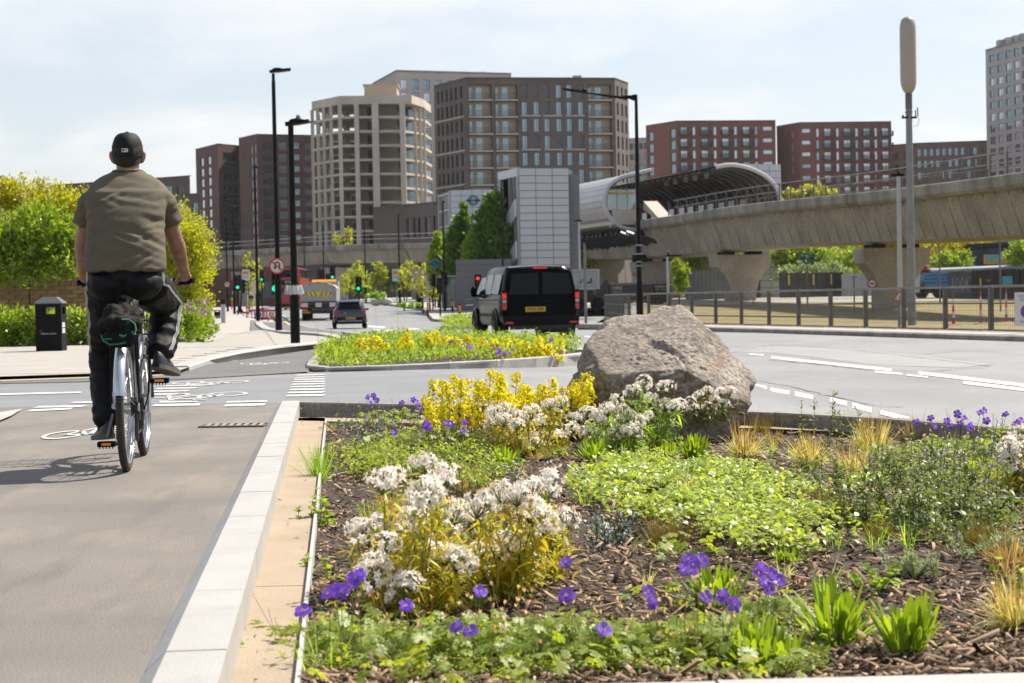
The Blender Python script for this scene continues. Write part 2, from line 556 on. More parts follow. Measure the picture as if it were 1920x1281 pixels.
def inside(x, y, poly):
 c = False
 n = len(poly)
 for i in range(n):
  x1, y1 = poly[i]; x2, y2 = poly[(i + 1) % n]
  if (y1 > y) != (y2 > y) and x < (x2 - x1) * (y - y1) / (y2 - y1) + x1:
   c = not c
 return c
slab_m = []
for k in range(3):
 b = MB(); b.box((0, 0, 0.0), (0.892, 0.592, 0.03))
 slab_m.append(b.mesh('paving_slab', mat('paving_slab_%d' % k, _sc((0.455, 0.415, 0.375), (0.93, 1.0, 1.06)[k]), 0.8, 0.06, 2.0, 0.2, 90, fine=0.08)))
cnt = 0
row = 0
y = 21.35
while y < 36 and cnt < 296:
 x = -9.6 + (0.45 if row % 2 else 0)
 while x < -2.0:
  ok = all(inside(x + a, y + c, PV) for a in (-.47, .47) for c in (-.33, .33))
  pxx = proj((x, y, .05))[0]
  if ok and -60 < pxx < 700:
   o = link('paving_slab', slab_m[random.choice((0, 1, 1, 2))], pave, (x, y, 0.0385 + 0.05 - 0.05 + random.uniform(0, .0015)))
   cnt += 1
  x += 0.9
 y += 0.6
 row += 1
sheet('tactile_strip', [P0(-60, 717, .008), P0(330, 703, .008), P0(330, 697, .012), P0(-60, 709, .012)], mat('buff_strip', (0.56, 0.44, 0.30), 0.8, 0.1, 3.0, fine=0.1))
# -- kerbs, stone by stone
def resample(pts, step):
 pts = [Vector(p) for p in pts]
 L = [0]
 for a, b in zip(pts, pts[1:]): L.append(L[-1] + (b - a).length)
 n = max(1, int(round(L[-1] / step)))
 out = []
 for i in range(n + 1):
  s = L[-1] * i / n
  k = max(j for j in range(len(L)) if L[j] <= s + 1e-9)
  k = min(k, len(pts) - 2)
  t = (s - L[k]) / max(1e-9, L[k + 1] - L[k])
  out.append(pts[k].lerp(pts[k + 1], t))
 return out
def kerb(name, pts, prof, step, m, parent=None, gap=0.003, part='kerb_stone'):
 """prof: closed list of (offset to the right of travel, z); each stone is a part"""
 root = parent or tag(link(name, None), kind='structure')
 P = resample(pts, step)
 N = []
 for i in range(len(P)):
  d = (P[min(i + 1, len(P) - 1)] - P[max(i - 1, 0)]); d.z = 0; d.normalize()
  N.append(Vector((d.y, -d.x, 0)))
 for i in range(len(P) - 1):
  b = MB()
  d = (P[i + 1] - P[i]); L = d.length; d.normalize()
  a, c = P[i] + d * gap, P[i + 1] - d * gap
  jz = random.uniform(-.0015, .0015)
  r0 = [a + N[i] * u + Vector((0, 0, z + jz)) for u, z in prof]
  r1 = [c + N[i + 1] * u + Vector((0, 0, z + jz)) for u, z in prof]
  b.rings([r0, r1])
  b.ob(part, m, root)
 return root
dl = Vector((-0.099, 0.995, 0))
kerb('bed_side_kerb', [(-0.848 + .099 * 2.4, 1.6, 0), (-1.972, 15.38, 0)], [(0, -.15), (0, 0.004), (.05, .05), (.19, .05), (.192, .045), (.192, -.15)], 0.93, m_granite)
kp = kerb('bed_far_kerb', [G(560, 752, .035), G(700, 754.5, .035), G(800, 757, .035), G(1060, 762, .035), G(1400, 768.5, .035), G(1560, 775.5, .035), G(1700, 785, .035), G(1920, 801, .035), G(2150, 828, .035), Vector((4.9, 7.2, .035)), Vector((6.2, 3.0, .035))],
   [(-.02, -.25), (-.02, -.006), (-.012, 0.0), (.12, 0.0), (.13, -.012), (.13, -.25)], 0.9, m_kerbgrey)
kerb('bed_front_kerb', [(-.50, 3.92, 0.04), (0.9, 3.96, 0.04), (3.2, 4.01, 0.04)], [(.14, -.2), (.14, 0), (-.012, 0), (-.02, -.008), (-.02, -.2)][::-1], 0.92, m_granite)
kerb('footway_kerb', [P0(q[0], q[1], 0) for q in [(333, 696), (388, 678), (450, 664.5), (520, 654), (598, 646), (634, 639), (634, 635), (606, 629.5), (570, 627), (530, 625), (500, 619), (488, 611), (485, 606)]],
  [(-.15, -.02), (-.15, .058), (-.13, .066), (.13, .066), (.15, .05), (.15, -.16)], 0.8, m_granite)
kerb('far_side_kerb', [(q[0], q[1], 0) for q in KR[:3]], [(-.16, -.2), (-.16, -.06), (-.14, -.045), (0, -.04), (0, -.2)], 1.8, m_kerbgrey)
isl = [G(q[0], q[1], .0) for q in [(1100, 660), (1060, 650), (900, 640), (760, 638), (660, 646), (612, 657), (594, 668), (580, 681), (574, 690), (590, 694.5), (640, 694), (720, 691), (800, 687.5), (900, 682.5), (1000, 676), (1085, 668.5), (1120, 663)]]
kerb('island_kerb', isl, [(-.14, -.2), (-.14, .03), (-.13, .04), (0, .04), (.012, .03), (.012, -.2)][::-1], 0.9, mat('grey_kerb', (0.47, 0.45, 0.42), 0.8, 0.2, 3.0, 0.4, 50, fine=0.15))
lk = kerb('lane_kerb', [GT(*q, 0.0) for q in [(527, 590), (540, 598), (556, 608), (585, 614), (656, 622), (722, 631), (790, 638)]], [(-.15, -.2), (-.15, -.03), (.0, -.03), (.0, -.2)], 1.5, m_granite)
PZ = [(640, 232), (700, 195), (745, 168), (790, 150), (800, 138), (812, 120), (905, 106), (960, 101)]
def plz(px, D, off=0.02):
 x = XD(px, D, .2); return Vector((x, D, float(T(x, D)) + off))
pz = [plz(*q) for q in PZ]
kerb('plaza_kerb', [plz(px, D, -.01) for px, D in PZ], [(-.15, -.2), (-.15, -.0), (.0, -.0), (.0, -.2)], 2.5, m_kerbgrey)
pzs = MB()
Vp, Qp = [], []
far_y = [0.0, .25, .5, .75, 1.0]
for p in pz:
 for t in far_y:
  yy = p.y + (262 - p.y) * t
  x0 = p.x
  xx = x0 + (XD(proj(p)[0], yy) - x0) * t if t else x0
  Vp.append((xx, yy, float(T(xx, yy)) + 0.02))
nn = len(far_y)
for i in range(len(pz) - 1):
 for j in range(nn - 1):
  a = i * nn + j
  Qp.append((a, a + nn, a + nn + 1, a + 1))
tag(link('plaza_paving', np_mesh('plaza_paving', Vp, [Qp], mat('plaza_stone', (0.50, 0.46, 0.42), 0.8, 0.1, 0.3, fine=0.05))), kind='structure')
def kr_off(i, off, z, ext=0.0):
 a, b = Vector((*KR[i], 0)), Vector((*KR[i + 1], 0))
 d = (b - a).normalized()
 return Vector((d.y, -d.x, 0)) * off
n0 = kr_off(0, 1.0, 0)
A, B_ = Vector((*KR[0], 0)), Vector((*KR[1], 0))
C_ = Vector((*KR[2], 0))
def fl(y, off):
 d = Vector((C_ - B_)).normalized(); n = Vector((d.y, -d.x, 0))
 return Vector((float(xr(min(y, 64))), y, 0)) + n * off
fw = [fl(y, 0.155) for y in (20, 35.7, 64)] + [fl(y, 1.72) for y in (64, 35.7, 20)]
sheet('far_footway', [(p.x, p.y, -.04) for p in fw], mat('footway_paving', (0.50, 0.46, 0.415), 0.8, 0.08, 0.8, fine=0.06))
V, Q = [], []
yy = np.concatenate([np.arange(18, 64, 3.0), np.arange(64, 200, 4.0)])
offs = [1.6, 3, 6, 10, 16, 24, 40, 70, 110]
for y in yy:
 for o in offs:
  p = fl(y, o) if y <= 64 else Vector((float(xr(y)) + .6 + o, y, 0))
  V.append((p.x, p.y, min(LZ(y), -.11) if o < 2 and y < 70 else LZ(y)))
for i in range(len(yy) - 1):
 for j in range(len(offs) - 1):
  a = i * len(offs) + j
  Q.append((a, a + 1, a + len(offs) + 1, a + len(offs)))
tag(link('grass_verge', np_mesh('grass_verge', V, [Q], m_dry, smooth=True)), kind='structure')
V, Q = [], []
for i, y in enumerate([126, 135, 145, 170, 198]):
 V += [(3.0 if y < 140 else 6, y, LZ(y) + .04), (95, y - 4, LZ(y - 4) + .04)]
 if i: Q.append((2 * i - 2, 2 * i - 1, 2 * i + 1, 2 * i))
tag(link('yard', np_mesh('yard', V, [Q], mat('yard_surface', (0.42, 0.37, 0.29), 0.9, 0.15, 0.2))), kind='structure')
V, Q = [], []
for i, y in enumerate([40, 46, 53, 60, 67, 74]):
 x0 = 12.5 + (y - 40) * .62
 V += [(x0, y, LZ(y) + .05), (x0 + 9 + (y - 40) * .35, y, LZ(y) + .05)]
 if i: Q.append((2 * i - 2, 2 * i - 1, 2 * i + 1, 2 * i))
tag(link('side_street', np_mesh('side_street', V, [Q], mat('side_street', (0.42, 0.40, 0.38), 0.8, 0.1, 0.5))), kind='structure')
# -- painted markings
def onroad(x, y, e=0.006):
 return Vector((x, y, float(zroad(x, y)) + e))
def mark(px4, z=None, m=m_white, e=0.006, name='road_marking'):
 pts = []
 for q in px4:
  p = G(q[0], q[1], 0.0 if z is None else z)
  if z is None or z >= 0: pts.append((p.x, p.y, p.z + e))
  else: pts.append(tuple(GT(q[0], q[1], z + e)))
 b = MB(); b.add(pts, [tuple(range(len(pts)))])
 return b.ob(name, m, road)
for i in range(9):
 D0 = 17.05 + i * 0.60
 xl = -2.02 - 0.099 * (D0 - 16.05) + 0.02
 b = MB(); b.add([(xl, D0, .005), (xl + .345, D0 - .02, .005), (xl + .345, D0 + .27, .005), (xl - .01, D0 + .29, .005)], [(0, 1, 2, 3)])
 b.ob('road_marking', m_white, road)
for i in range(7):
 D0 = 15.95 + i * 0.62
 xl = -4.15 - 0.02 * i + (0.18 * i if i < 4 else .55)
 b = MB(); b.add([(xl, D0, .005), (xl + .42, D0, .005), (xl + .42, D0 + .26, .005), (xl, D0 + .26, .005)], [(0, 1, 2, 3)])
 b.ob('road_marking', m_white, road)
for q in [[(283, 763), (373, 761.5), (376, 757.5), (292, 759)], [(297, 756.5), (370, 755), (372, 753), (300, 754)], [(419, 763.5), (494, 761.5), (499, 757.5), (424, 759)], [(423, 756.5), (500, 754.5), (502, 752), (426, 753.5)],
   [(0, 742), (152, 738), (152, 735.5), (0, 739)], [(50, 773), (132, 769), (138, 765.5), (58, 769.5)]]:
 mark(q, 0.0)
for a, b_, w in [((1446, 670), (1672, 694), 5), ((1640, 697), (1692, 701), 4), ((1722, 699), (1924, 723), 6), ((1806, 717), (1924, 731), 6), ((1700, 703), (1740, 707), 3),
     ((1416, 723), (1438, 727), 6), ((1444, 730), (1480, 736), 7), ((1490, 738), (1525, 745), 8), ((1556, 749), (1588, 757), 9), ((1598, 760), (1634, 769), 10), ((1650, 773), (1706, 786), 8),
     ((1405, 664), (1432, 666), 2.5), ((1096, 631), (1112, 632), 2.5), ((1122, 638), (1140, 639), 2.5), ((690, 612), (722, 614), 3), ((700, 618), (742, 621), 2.5), ((620, 590), (650, 591), 1.5), ((765, 616), (786, 617.5), 2.5), ((1180, 636), (1240, 640), 2)]:
 mark([(a[0], a[1] + w / 2), (b_[0], b_[1] + w / 2), (b_[0], b_[1] - w / 2), (a[0], a[1] - w / 2)], -0.15)
mark([(530, 603), (545, 612), (551, 612), (536, 603)], -0.1, m_yellowp)
mark([(860, 596), (905, 604), (905, 607), (850, 598)], -0.13, m_yellowp)
mark([(1330, 664), (1420, 650), (1560, 652), (1700, 664), (1862, 683), (1800, 690), (1640, 684), (1460, 662), (1400, 660)], -0.15, m_patch, 0.003, 'road_patch')
def crack(pts, w, m=m_asph3):
 b = MB()
 W = []
 P = [GT(p[0] , p[1], -.15 + .005) for p in pts]
 P = resample(P, 0.35)
 for i, p in enumerate(P):
  d = (P[min(i + 1, len(P) - 1)] - P[max(i - 1, 0)]).normalized()
  n = Vector((-d.y, d.x, 0)) * w * random.uniform(.25, 1.0)
  j = Vector((random.uniform(-.03, .03), random.uniform(-.09, .09), 0))
  W.append([p + n + j, p - n + j])
 b.rings(W, 0, False, False, closed=False)
 b.ob('road_crack', m, road)
crack([(1360, 663), (1450, 646), (1540, 651), (1640, 661), (1740, 672), (1850, 686)], .022)
crack([(1440, 675), (1540, 684), (1640, 695), (1740, 696), (1850, 689)], .028)
crack([(1420, 714), (1500, 728), (1560, 744), (1640, 760), (1700, 764)], .018)
crack([(1420, 752), (1470, 758), (1530, 764)], .022)
crack([(1690, 668), (1800, 658), (1920, 652)], .016)
crack([(820, 722), (900, 714), (1010, 702), (1075, 692)], .01)
def bike_symbol(cx, cy, rz, w, h):
 """bicycle symbol: two rings, frame and bars, painted flat"""
 b = MB()
 def P_(u, v):
  x, y = u * w, v * h
  return (cx + x * math.cos(rz) - y * math.sin(rz), cy + x * math.sin(rz) + y * math.cos(rz), 0.0055)
 def ring(u, v, r, t):
  n = 26
  vv = [P_(u + math.cos(2 * PI * k / n) * r, v + math.sin(2 * PI * k / n) * r * 1.0) for k in range(n)] + [P_(u + math.cos(2 * PI * k / n) * (r - t), v + math.sin(2 * PI * k / n) * (r - t)) for k in range(n)]
  b.add(vv, [(k, (k + 1) % n, n + (k + 1) % n, n + k) for k in range(n)])
 def bar(u0, v0, u1, v1, t):
  d = Vector((u1 - u0, v1 - v0)).normalized(); nx, ny = -d.y * t / 2, d.x * t / 2
  b.add([P_(u0 + nx, v0 + ny), P_(u1 + nx, v1 + ny), P_(u1 - nx, v1 - ny), P_(u0 - nx, v0 - ny)], [(0, 1, 2, 3)])
 t = .045
 ring(-.29, -.2, .21, t); ring(.29, -.2, .21, t)
 for q in [(-.29, -.2, -.1, .16), (-.1, .16, .17, .16), (-.02, -.2, -.1, .16), (-.29, -.2, -.02, -.2), (-.02, -.2, .17, .16), (.17, .16, .29, -.2), (.17, .16, .12, .28), (.12, .28, .24, .3), (-.1, .16, -.13, .25), (-.2, .25, -.06, .25)]:
  bar(*q, t)
 return b.ob('bicycle_symbol', m_white, road)
bike_symbol(-2.88, 12.9, 0.05, 0.64, 1.9)
bike_symbol(-3.00, 17.3, PI + 0.05, 0.95, 2.0)
bike_symbol(-3.35, 20.15, PI, 0.85, 1.6)
o = bike_symbol(-3.55, 26.2, PI, 0.7, 1.5); o.location.z = .004
sheet('corner_kerb', [G(-20, 776, .02), G(42, 766, .02), G(22, 779, .02), G(-20, 796, .02)], m_granite)
# -- drain grate in the track
gp = G(446, 799, 0)
gr = thing('drain_grate', 'rusty iron drain grate set in the cycle track beside the white kerb', 'drain grate', (gp.x - .02, gp.y, 0.0), -0.06)
b = MB(); b.box((0, 0, 0.002), (.44, .26, .004)); b.ob('well', m_dark, gr)
b = MB()
for sx in (-1, 1): b.box((sx * .225, 0, .006), (.018, .29, .010))
for sy in (-1, 1): b.box((0, sy * .137, .006), (.43, .018, .010))
b.ob('frame', m_iron, gr)
for i in range(8):
 b = MB(); b.box((0, 0, 0), (.026, .26, .009), mtx=Matrix.Rotation(0.10, 3, 'Z'))
 b.ob('bar', mat('worn_iron', (0.36, 0.31, 0.25), 0.6, 0.2, 20.0), gr, loc=(-.19 + i * .054, 0, .0085))
# -- planting bed: resin strip, edging, soil and bark
def xk(y): return -0.66 - 0.0993 * (y - 4.02)
def xe(y): return -0.547 - 0.0933 * (y - 4.52)
strip = tag(link('resin_strip', None), kind='structure')
for a, c in ((3.0, 6.05), (6.06, 10.2), (10.21, 14.9)):
 b = MB(); b.ext([(xk(a) - .01, a, -.06), (xe(a), a, -.06), (xe(c), c, -.06), (xk(c) - .01, c, -.06)], (0, 0, -.05))
 b.ob('resin_slab', m_resin, strip)
far_pts = [G(q[0], q[1], -.06) for q in [(560, 784), (800, 789), (1060, 792), (1400, 797), (1560, 803), (1700, 812), (1920, 830), (2150, 858)]] + [Vector((4.75, 7.0, -.06)), Vector((5.6, 4.0, -.06))]
b = MB()
for p, q in zip(far_pts, far_pts[1:]):
 b.add([p + Vector((-.0, -.30, 0)), q + Vector((0, -.30, 0)), q + Vector((0, .10, 0)), p + Vector((0, .10, 0))], [(0, 1, 2, 3)])
b.ob('resin_border', m_resin, strip)
b = MB()
b.ext([(xe(3.0), 3.0, -.12), (xe(3.0) + .012, 3.0, -.12), (xe(14.45) + .012, 14.45, -.12), (xe(14.45), 14.45, -.12)], (0, 0, .078))
b.ob('metal_edging', m_edging, strip)
def yfar(x):
 return np.interp(x, [p.x for p in far_pts], [p.y - .30 for p in far_pts])
def bedz(x, y):
 x, y = np.asarray(x, dtype=float), np.asarray(y, dtype=float)
 return -0.105 + 0.018 * np.sin(2.1 * x + 0.7 * y) + 0.014 * np.sin(3.3 * y - 1.2 * x) + 0.01 * np.sin(7.1 * x + 5.3 * y)
V, Q = [], []
NX, NY = 70, 130
for i in range(NY + 1):
 t = i / NY
 for j in range(NX + 1):
  s = j / NX
  y0 = 3.9
  xa, xb = -1.6, 5.0
  x = xe(4) + (5.0 - xe(4)) * s
  yf = float(yfar(x - (1 - s) * t * 0.95))
  yv = y0 + (yf - y0) * t
  x = xe(yv) + .008 + (5.0 - xe(yv)) * s
  V.append((x, yv, float(bedz(x, yv)) + random.uniform(-.006, .006)))
for i in range(NY):
 for j in range(NX):
  a = i * (NX + 1) + j
  Q.append((a, a + 1, a + NX + 2, a + NX + 1))
tag(link('soil', np_mesh('soil', V, [Q], m_soil, smooth=True)), kind='structure')
m_bark = leafmat('bark_chip', [(0.03, 0.018, 0.012), (0.08, 0.048, 0.031), (0.16, 0.10, 0.065), (0.31, 0.20, 0.125), (0.50, 0.36, 0.245), (0.11, 0.062, 0.038)], trans=0.0, rough=0.85, spec=0.2)
N = 36000
u = rng.random(N)
cy = 3.95 + (14.6 - 3.95) * u ** 1.9
cx = np.array([xe(y) for y in cy]) + 0.02 + rng.random(N) * (0.33 * cy + 0.75 - np.array([xe(y) for y in cy]))
keep = cy < yfar(cx) - .02
cx, cy = cx[keep], cy[keep]
N = len(cx)
L = rng.lognormal(-3.55, 0.5, N).clip(.012, .11)
W_ = (L * rng.uniform(.13, .36, N)).clip(.004, .018)
H_ = rng.uniform(.002, .007, N)
a = rng.uniform(0, 2 * PI, N); tl = rng.normal(0, .28, N); tr = rng.normal(0, .35, N)
D1 = np.stack([np.cos(a) * np.cos(tl), np.sin(a) * np.cos(tl), np.sin(tl)], 1)
S1 = np.stack([-np.sin(a), np.cos(a), np.zeros(N)], 1)
U1 = np.cross(D1, S1)
S1 = S1 * np.cos(tr)[:, None] + U1 * np.sin(tr)[:, None]
U1 = np.cross(D1, S1)
C = np.stack([cx, cy, bedz(cx, cy) + .005 + np.abs(np.sin(tl)) * L * .4 + rng.random(N) * .012], 1)
vv = []
for sl, sw, su in [(-.5, -.35, 0), (-.42, .4, 0), (.5, .3, 0), (.4, -.5, 0), (-.46, -.25, 1), (-.4, .3, 1), (.44, .2, 1), (.36, -.4, 1)]:
 vv.append(C + D1 * (L * sl)[:, None] + S1 * (W_ * sw)[:, None] + U1 * (H_ * su)[:, None])
Vc = np.stack(vv, 1).reshape(-1, 3)
base = (np.arange(N) * 8)[:, None]
fq = np.array([(4, 5, 6, 7), (0, 1, 5, 4), (1, 2, 6, 5), (2, 3, 7, 6), (3, 0, 4, 7)])
Fq = (base[:, None, :] + fq[None]).reshape(-1, 4)
tag(link('bark_mulch', np_mesh('bark_mulch', Vc, [Fq], m_bark)), kind='stuff')
# == BUILDINGS
m_glass_b = mat('window_glass_blue', (0.20, 0.29, 0.34), 0.08, 0.25, 0.3, metal=0.75, spec=0.8)
m_glass_d = mat('window_glass_dark', (0.055, 0.07, 0.085), 0.08, 0.3, 0.3, metal=0.4, spec=0.8)
m_glass_w = mat('window_glass_pale', (0.55, 0.58, 0.64), 0.15, 0.2, 0.3, metal=0.5, spec=0.8)
m_frame_d = mat('dark_window_frame', (0.05, 0.05, 0.055), 0.5, 0.1)
m_frame_l = mat('pale_window_frame', (0.5, 0.5, 0.5), 0.5, 0.1)
m_cream = mat('cream_render', (0.55, 0.46, 0.34), 0.8, 0.06)
m_slabw = mat('pale_band', (0.55, 0.50, 0.45), 0.8, 0.1, 0.5)
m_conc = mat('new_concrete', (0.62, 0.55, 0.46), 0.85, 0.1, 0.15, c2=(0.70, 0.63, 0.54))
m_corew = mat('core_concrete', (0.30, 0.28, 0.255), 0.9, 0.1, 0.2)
m_roofm = mat('roof_felt', (0.2, 0.2, 0.2), 0.9)
m_plant = mat('roof_plant_metal', (0.45, 0.45, 0.46), 0.5, 0.2, 0.4, metal=0.3)
WIN = {}
def win_mesh(w, h, kind, glass):
 k = (round(w, 2), round(h, 2), kind, glass.name)
 if k in WIN: return WIN[k]
 t = min(0.09, w * .1)
 f = MB()
 for z in (t / 2, h - t / 2): f.box((0, 0, z), (w, .07, t))
 for x in (-w / 2 + t / 2, w / 2 - t / 2): f.box((x, 0, h / 2), (t, .07, h - 2 * t))
 if kind == 'two': f.box((w * .12, .0, h / 2), (t * .8, .06, h - 2 * t))
 if kind == 'three':
  for x in (-w / 6, w / 6): f.box((x, .0, h / 2), (t * .8, .06, h - 2 * t))
 g = MB(); g.box((0, .02, h / 2), (w - 2 * t + .01, .02, h - 2 * t + .01))
 WIN[k] = (f.mesh('window', m_frame_d), g.mesh('pane', glass))
 return WIN[k]
BAL = {}
def balc_meshes(w, h, d):
 k = (round(w, 2), round(h, 2), round(d, 2))
 if k in BAL: return BAL[k]
 s = MB(); s.box((0, d / 2 - .12, -.14), (w + .2, d + .2, .26))
 r = MB()
 r.box((0, -.14, 1.05), (w + .1, .05, .05)); r.box((0, -.14, .06), (w + .1, .04, .04))
 n = int(w / .16)
 for i in range(n + 1): r.box((-w / 2 + w * i / n, -.14, .55), (.022, .022, .96))
 g = MB(); g.box((-w * .02, d - .03, h * .43), (w * .26, .05, h * .84))
 g2 = MB(); g2.box((-w * .41, d - .03, h * .48), (w * .15, .05, h * .72))
 l = MB(); l.ell((-w * .2, d - .1, h * .72), (.12, .08, .12), 8, 5)
 BAL[k] = (s.mesh('balcony_slab', m_slabw), r.mesh('railing', m_frame_d), g.mesh('balcony_door', m_glass_b), g2.mesh('side_light', m_glass_b), l.mesh('wall_lamp', m_frame_d))
 return BAL[k]
PBAL = {}
def pbal_mesh(w):
 k = round(w, 1)
 if k not in PBAL:
  s = MB(); s.box((0, -.75, -.1), (w, 1.5, .2))
  for i in range(int(w / .14) + 1):
   s.box((-w / 2 + .03 + (w - .06) * i / int(w / .14), -1.47, .55), (.05, .04, 1.05))
  for sx in (-1, 1):
   for j in range(8): s.box((sx * (w / 2 - .02), -.1 - j * .18, .55), (.04, .05, 1.05))
  s.box((0, -1.47, 1.1), (w, .06, .06))
  PBAL[k] = s.mesh('balcony', mat('black_balcony', (0.035, 0.033, 0.035), 0.6))
 return PBAL[k]
def facade(b, A, B, z0, z1, ops, m_wall, depth=0.28):
 """wall with real openings; ops: (u0,u1,v0,v1,kind,glass), u along the wall in metres, v height"""
 A, B = Vector((A[0], A[1], 0)), Vector((B[0], B[1], 0))
 d = (B - A); W = d.length; d.normalize()
 n = Vector((d.y, -d.x, 0))
 rz = math.atan2(d.y, d.x)
 us = sorted({0.0, W} | {round(o[k], 3) for o in ops for k in (0, 1)})
 w = MB()
 P = lambda u, v, t=0.0: A + d * u - n * t + Vector((0, 0, v))
 for u0, u1 in zip(us, us[1:]):
  um = (u0 + u1) / 2
  cuts = sorted([(o[2], o[3]) for o in ops if o[0] < um < o[1]])
  z = z0
  for v0, v1 in cuts:
   if v0 > z: w.quad(P(u0, z), P(u1, z), P(u1, v0), P(u0, v0))
   z = max(z, v1)
  if z < z1: w.quad(P(u0, z), P(u1, z), P(u1, z1), P(u0, z1))
 for o in ops:
  u0, u1, v0, v1, kind, glass = o
  t = 1.4 if kind == 'bal' else depth
  w.quad(P(u0, v0), P(u0, v1), P(u0, v1, t), P(u0, v0, t))
  w.quad(P(u1, v1), P(u1, v0), P(u1, v0, t), P(u1, v1, t))
  w.quad(P(u0, v0), P(u0, v0, t), P(u1, v0, t), P(u1, v0))
  w.quad(P(u0, v1, t), P(u0, v1), P(u1, v1), P(u1, v1, t))
  mid = (u0 + u1) / 2
  if kind == 'bal':
   w.quad(P(u0, v0, t), P(u1, v0, t), P(u1, v1, t), P(u0, v1, t), 1)
   for me in balc_meshes(u1 - u0, v1 - v0, 1.4):
    link(me.name, me, b, P(mid, v0, -.0), rz)
  else:
   fm, gm = win_mesh(u1 - u0, v1 - v0, 'two' if kind in ('two', 'pb') else kind, glass)
   f = link('window', fm, b, P(mid, v0, t - .04), rz)
   link('pane', gm, f)
   if kind == 'pb':
    link('balcony', pbal_mesh((u1 - u0) * 1.75), b, P(mid + (u1 - u0) * .15, v0 - .05, 0), rz)
 w.ob('wall', [m_wall, m_cream], b)
def building(name, label, cs, ztop, m_wall, faces, depth=18, z0=-1.3, group=None, roof_over=0.0):
 """cs: visible corners left to right as (picture column, distance); faces[i]: openings between corner i and i+1"""
 pts = [Vector((XD(px, D, ztop * .8), D, 0)) for px, D in cs]
 b = thing(name, label, 'building', (0, 0, 0), group=group)
 for (p, q), f in zip(zip(pts, pts[1:]), faces):
  W = (q - p).length
  facade(b, p, q, z0, ztop, f(W) if callable(f) else f, m_wall)
 back = [Vector((p.x * (1 + depth / p.y), p.y + depth, 0)) for p in (pts[-1], pts[0])]
 s = MB()
 ring = [pts[-1]] + back + [pts[0]]
 for p, q in zip(ring, ring[1:]):
  s.quad((p.x, p.y, z0), (q.x, q.y, z0), (q.x, q.y, ztop), (p.x, p.y, ztop))
 s.ob('rear_wall', m_wall, b)
 r = MB()
 r.ext([(p.x, p.y, ztop - .35) for p in pts + back], (0, 0, .25))
 r.ob('roof', m_roofm, b)
 pr = MB()
 for p, q in zip(pts, pts[1:]):
  dd = (q - p).normalized(); nn = Vector((dd.y, -dd.x, 0))
  pr.ext([p + nn * .06 + Vector((0, 0, ztop)), q + nn * .06 + Vector((0, 0, ztop)), q - nn * .4 + Vector((0, 0, ztop)), p - nn * .4 + Vector((0, 0, ztop))], (0, 0, .12))
 pr.ob('coping', m_wall, b)
 return b, pts
def grid(cols, n, top, pitch, h, ztop, kind='two', glass=None, skip=None):
 """columns as fractions; n storeys counted from the roof"""
 def f(W):
  out = []
  for ci, c in enumerate(cols):
   k = c[2] if len(c) > 2 else kind
   for i in range(n):
    g = glass if not isinstance(glass, (list, tuple)) else random.choice(glass)
    hh = c[3] if len(c) > 3 else h
    if len(c) > 4 and c[4] is not None: g = c[4]
    v1 = ztop - top - i * pitch
    if v1 - hh < 0.5: continue
    out.append((c[0] * W, c[1] * W, v1 - hh, v1, k, g))
  return out
 return f
def roof_units(b, spots, m=m_plant):
 for (px, D, z, w, h) in spots:
  u = MB()
  n = max(1, int(w / 1.6))
  for i in range(n):
   u.box(((i - (n - 1) / 2) * w / n, 0, h * .5 * (0.8 + .2 * (i % 3))), (w / n * .8, 2.5, h * (0.8 + .2 * (i % 3))))
  u.box((0, 0, h * .12), (w, 3.0, h * .1))
  u.ob('roof_plant', m, b, loc=(XD(px, D, z), D + 4, z + .02))
GB = [m_glass_b, m_glass_b, m_glass_b, m_glass_d]
m_dbrick = mat('dark_brick', (0.135, 0.108, 0.094), 0.9, 0.1, 0.12, c2=(0.165, 0.135, 0.118), fine=0.08, bsc=6)
zt = RY(876, 146, 327).z
fcols = [(.015, .167, 'bal', 2.62), (.192, .338, 'bal', 2.62)] + [(a, a + .037) for a in (.366, .446, .517, .598, .669, .747)] + [(.818, .975, 'bal', 2.62)]
lcols = [(.09, .16, 'one', 2.2, m_glass_d), (.22, .29, 'one', 2.2, m_glass_d), (.36, .44, 'one', 2.2, m_glass_d), (.50, .58, 'one', 2.2, m_glass_d), (.64, .72, 'one', 2.2, m_glass_d), (.8, .88, 'one', 2.2, m_glass_d)]
b, pts = building('apartment_block', 'dark brown brick apartment block with cream recessed balconies behind the white lift tower', [(815, 339), (876, 327), (1154, 332), (1179, 340)], zt, m_dbrick,
 [grid(lcols, 9, 1.2, 3.0, 2.3, zt), grid(fcols, 9, 1.15, 3.0, 2.42, zt, 'two', GB), grid([(.12, .26, 'one'), (.45, .58, 'one'), (.75, .88, 'one')], 9, 1.2, 3.0, 2.2, zt, 'one', m_glass_d)])
roof_units(b, [(945, 340, zt, 3.5, 1.6), (1063, 340, zt, 6, 1.6), (905, 340, zt, 7, .8)])
d0 = (pts[2] - pts[1]); W0 = d0.length; d0.normalize(); n0 = Vector((d0.y, -d0.x, 0))
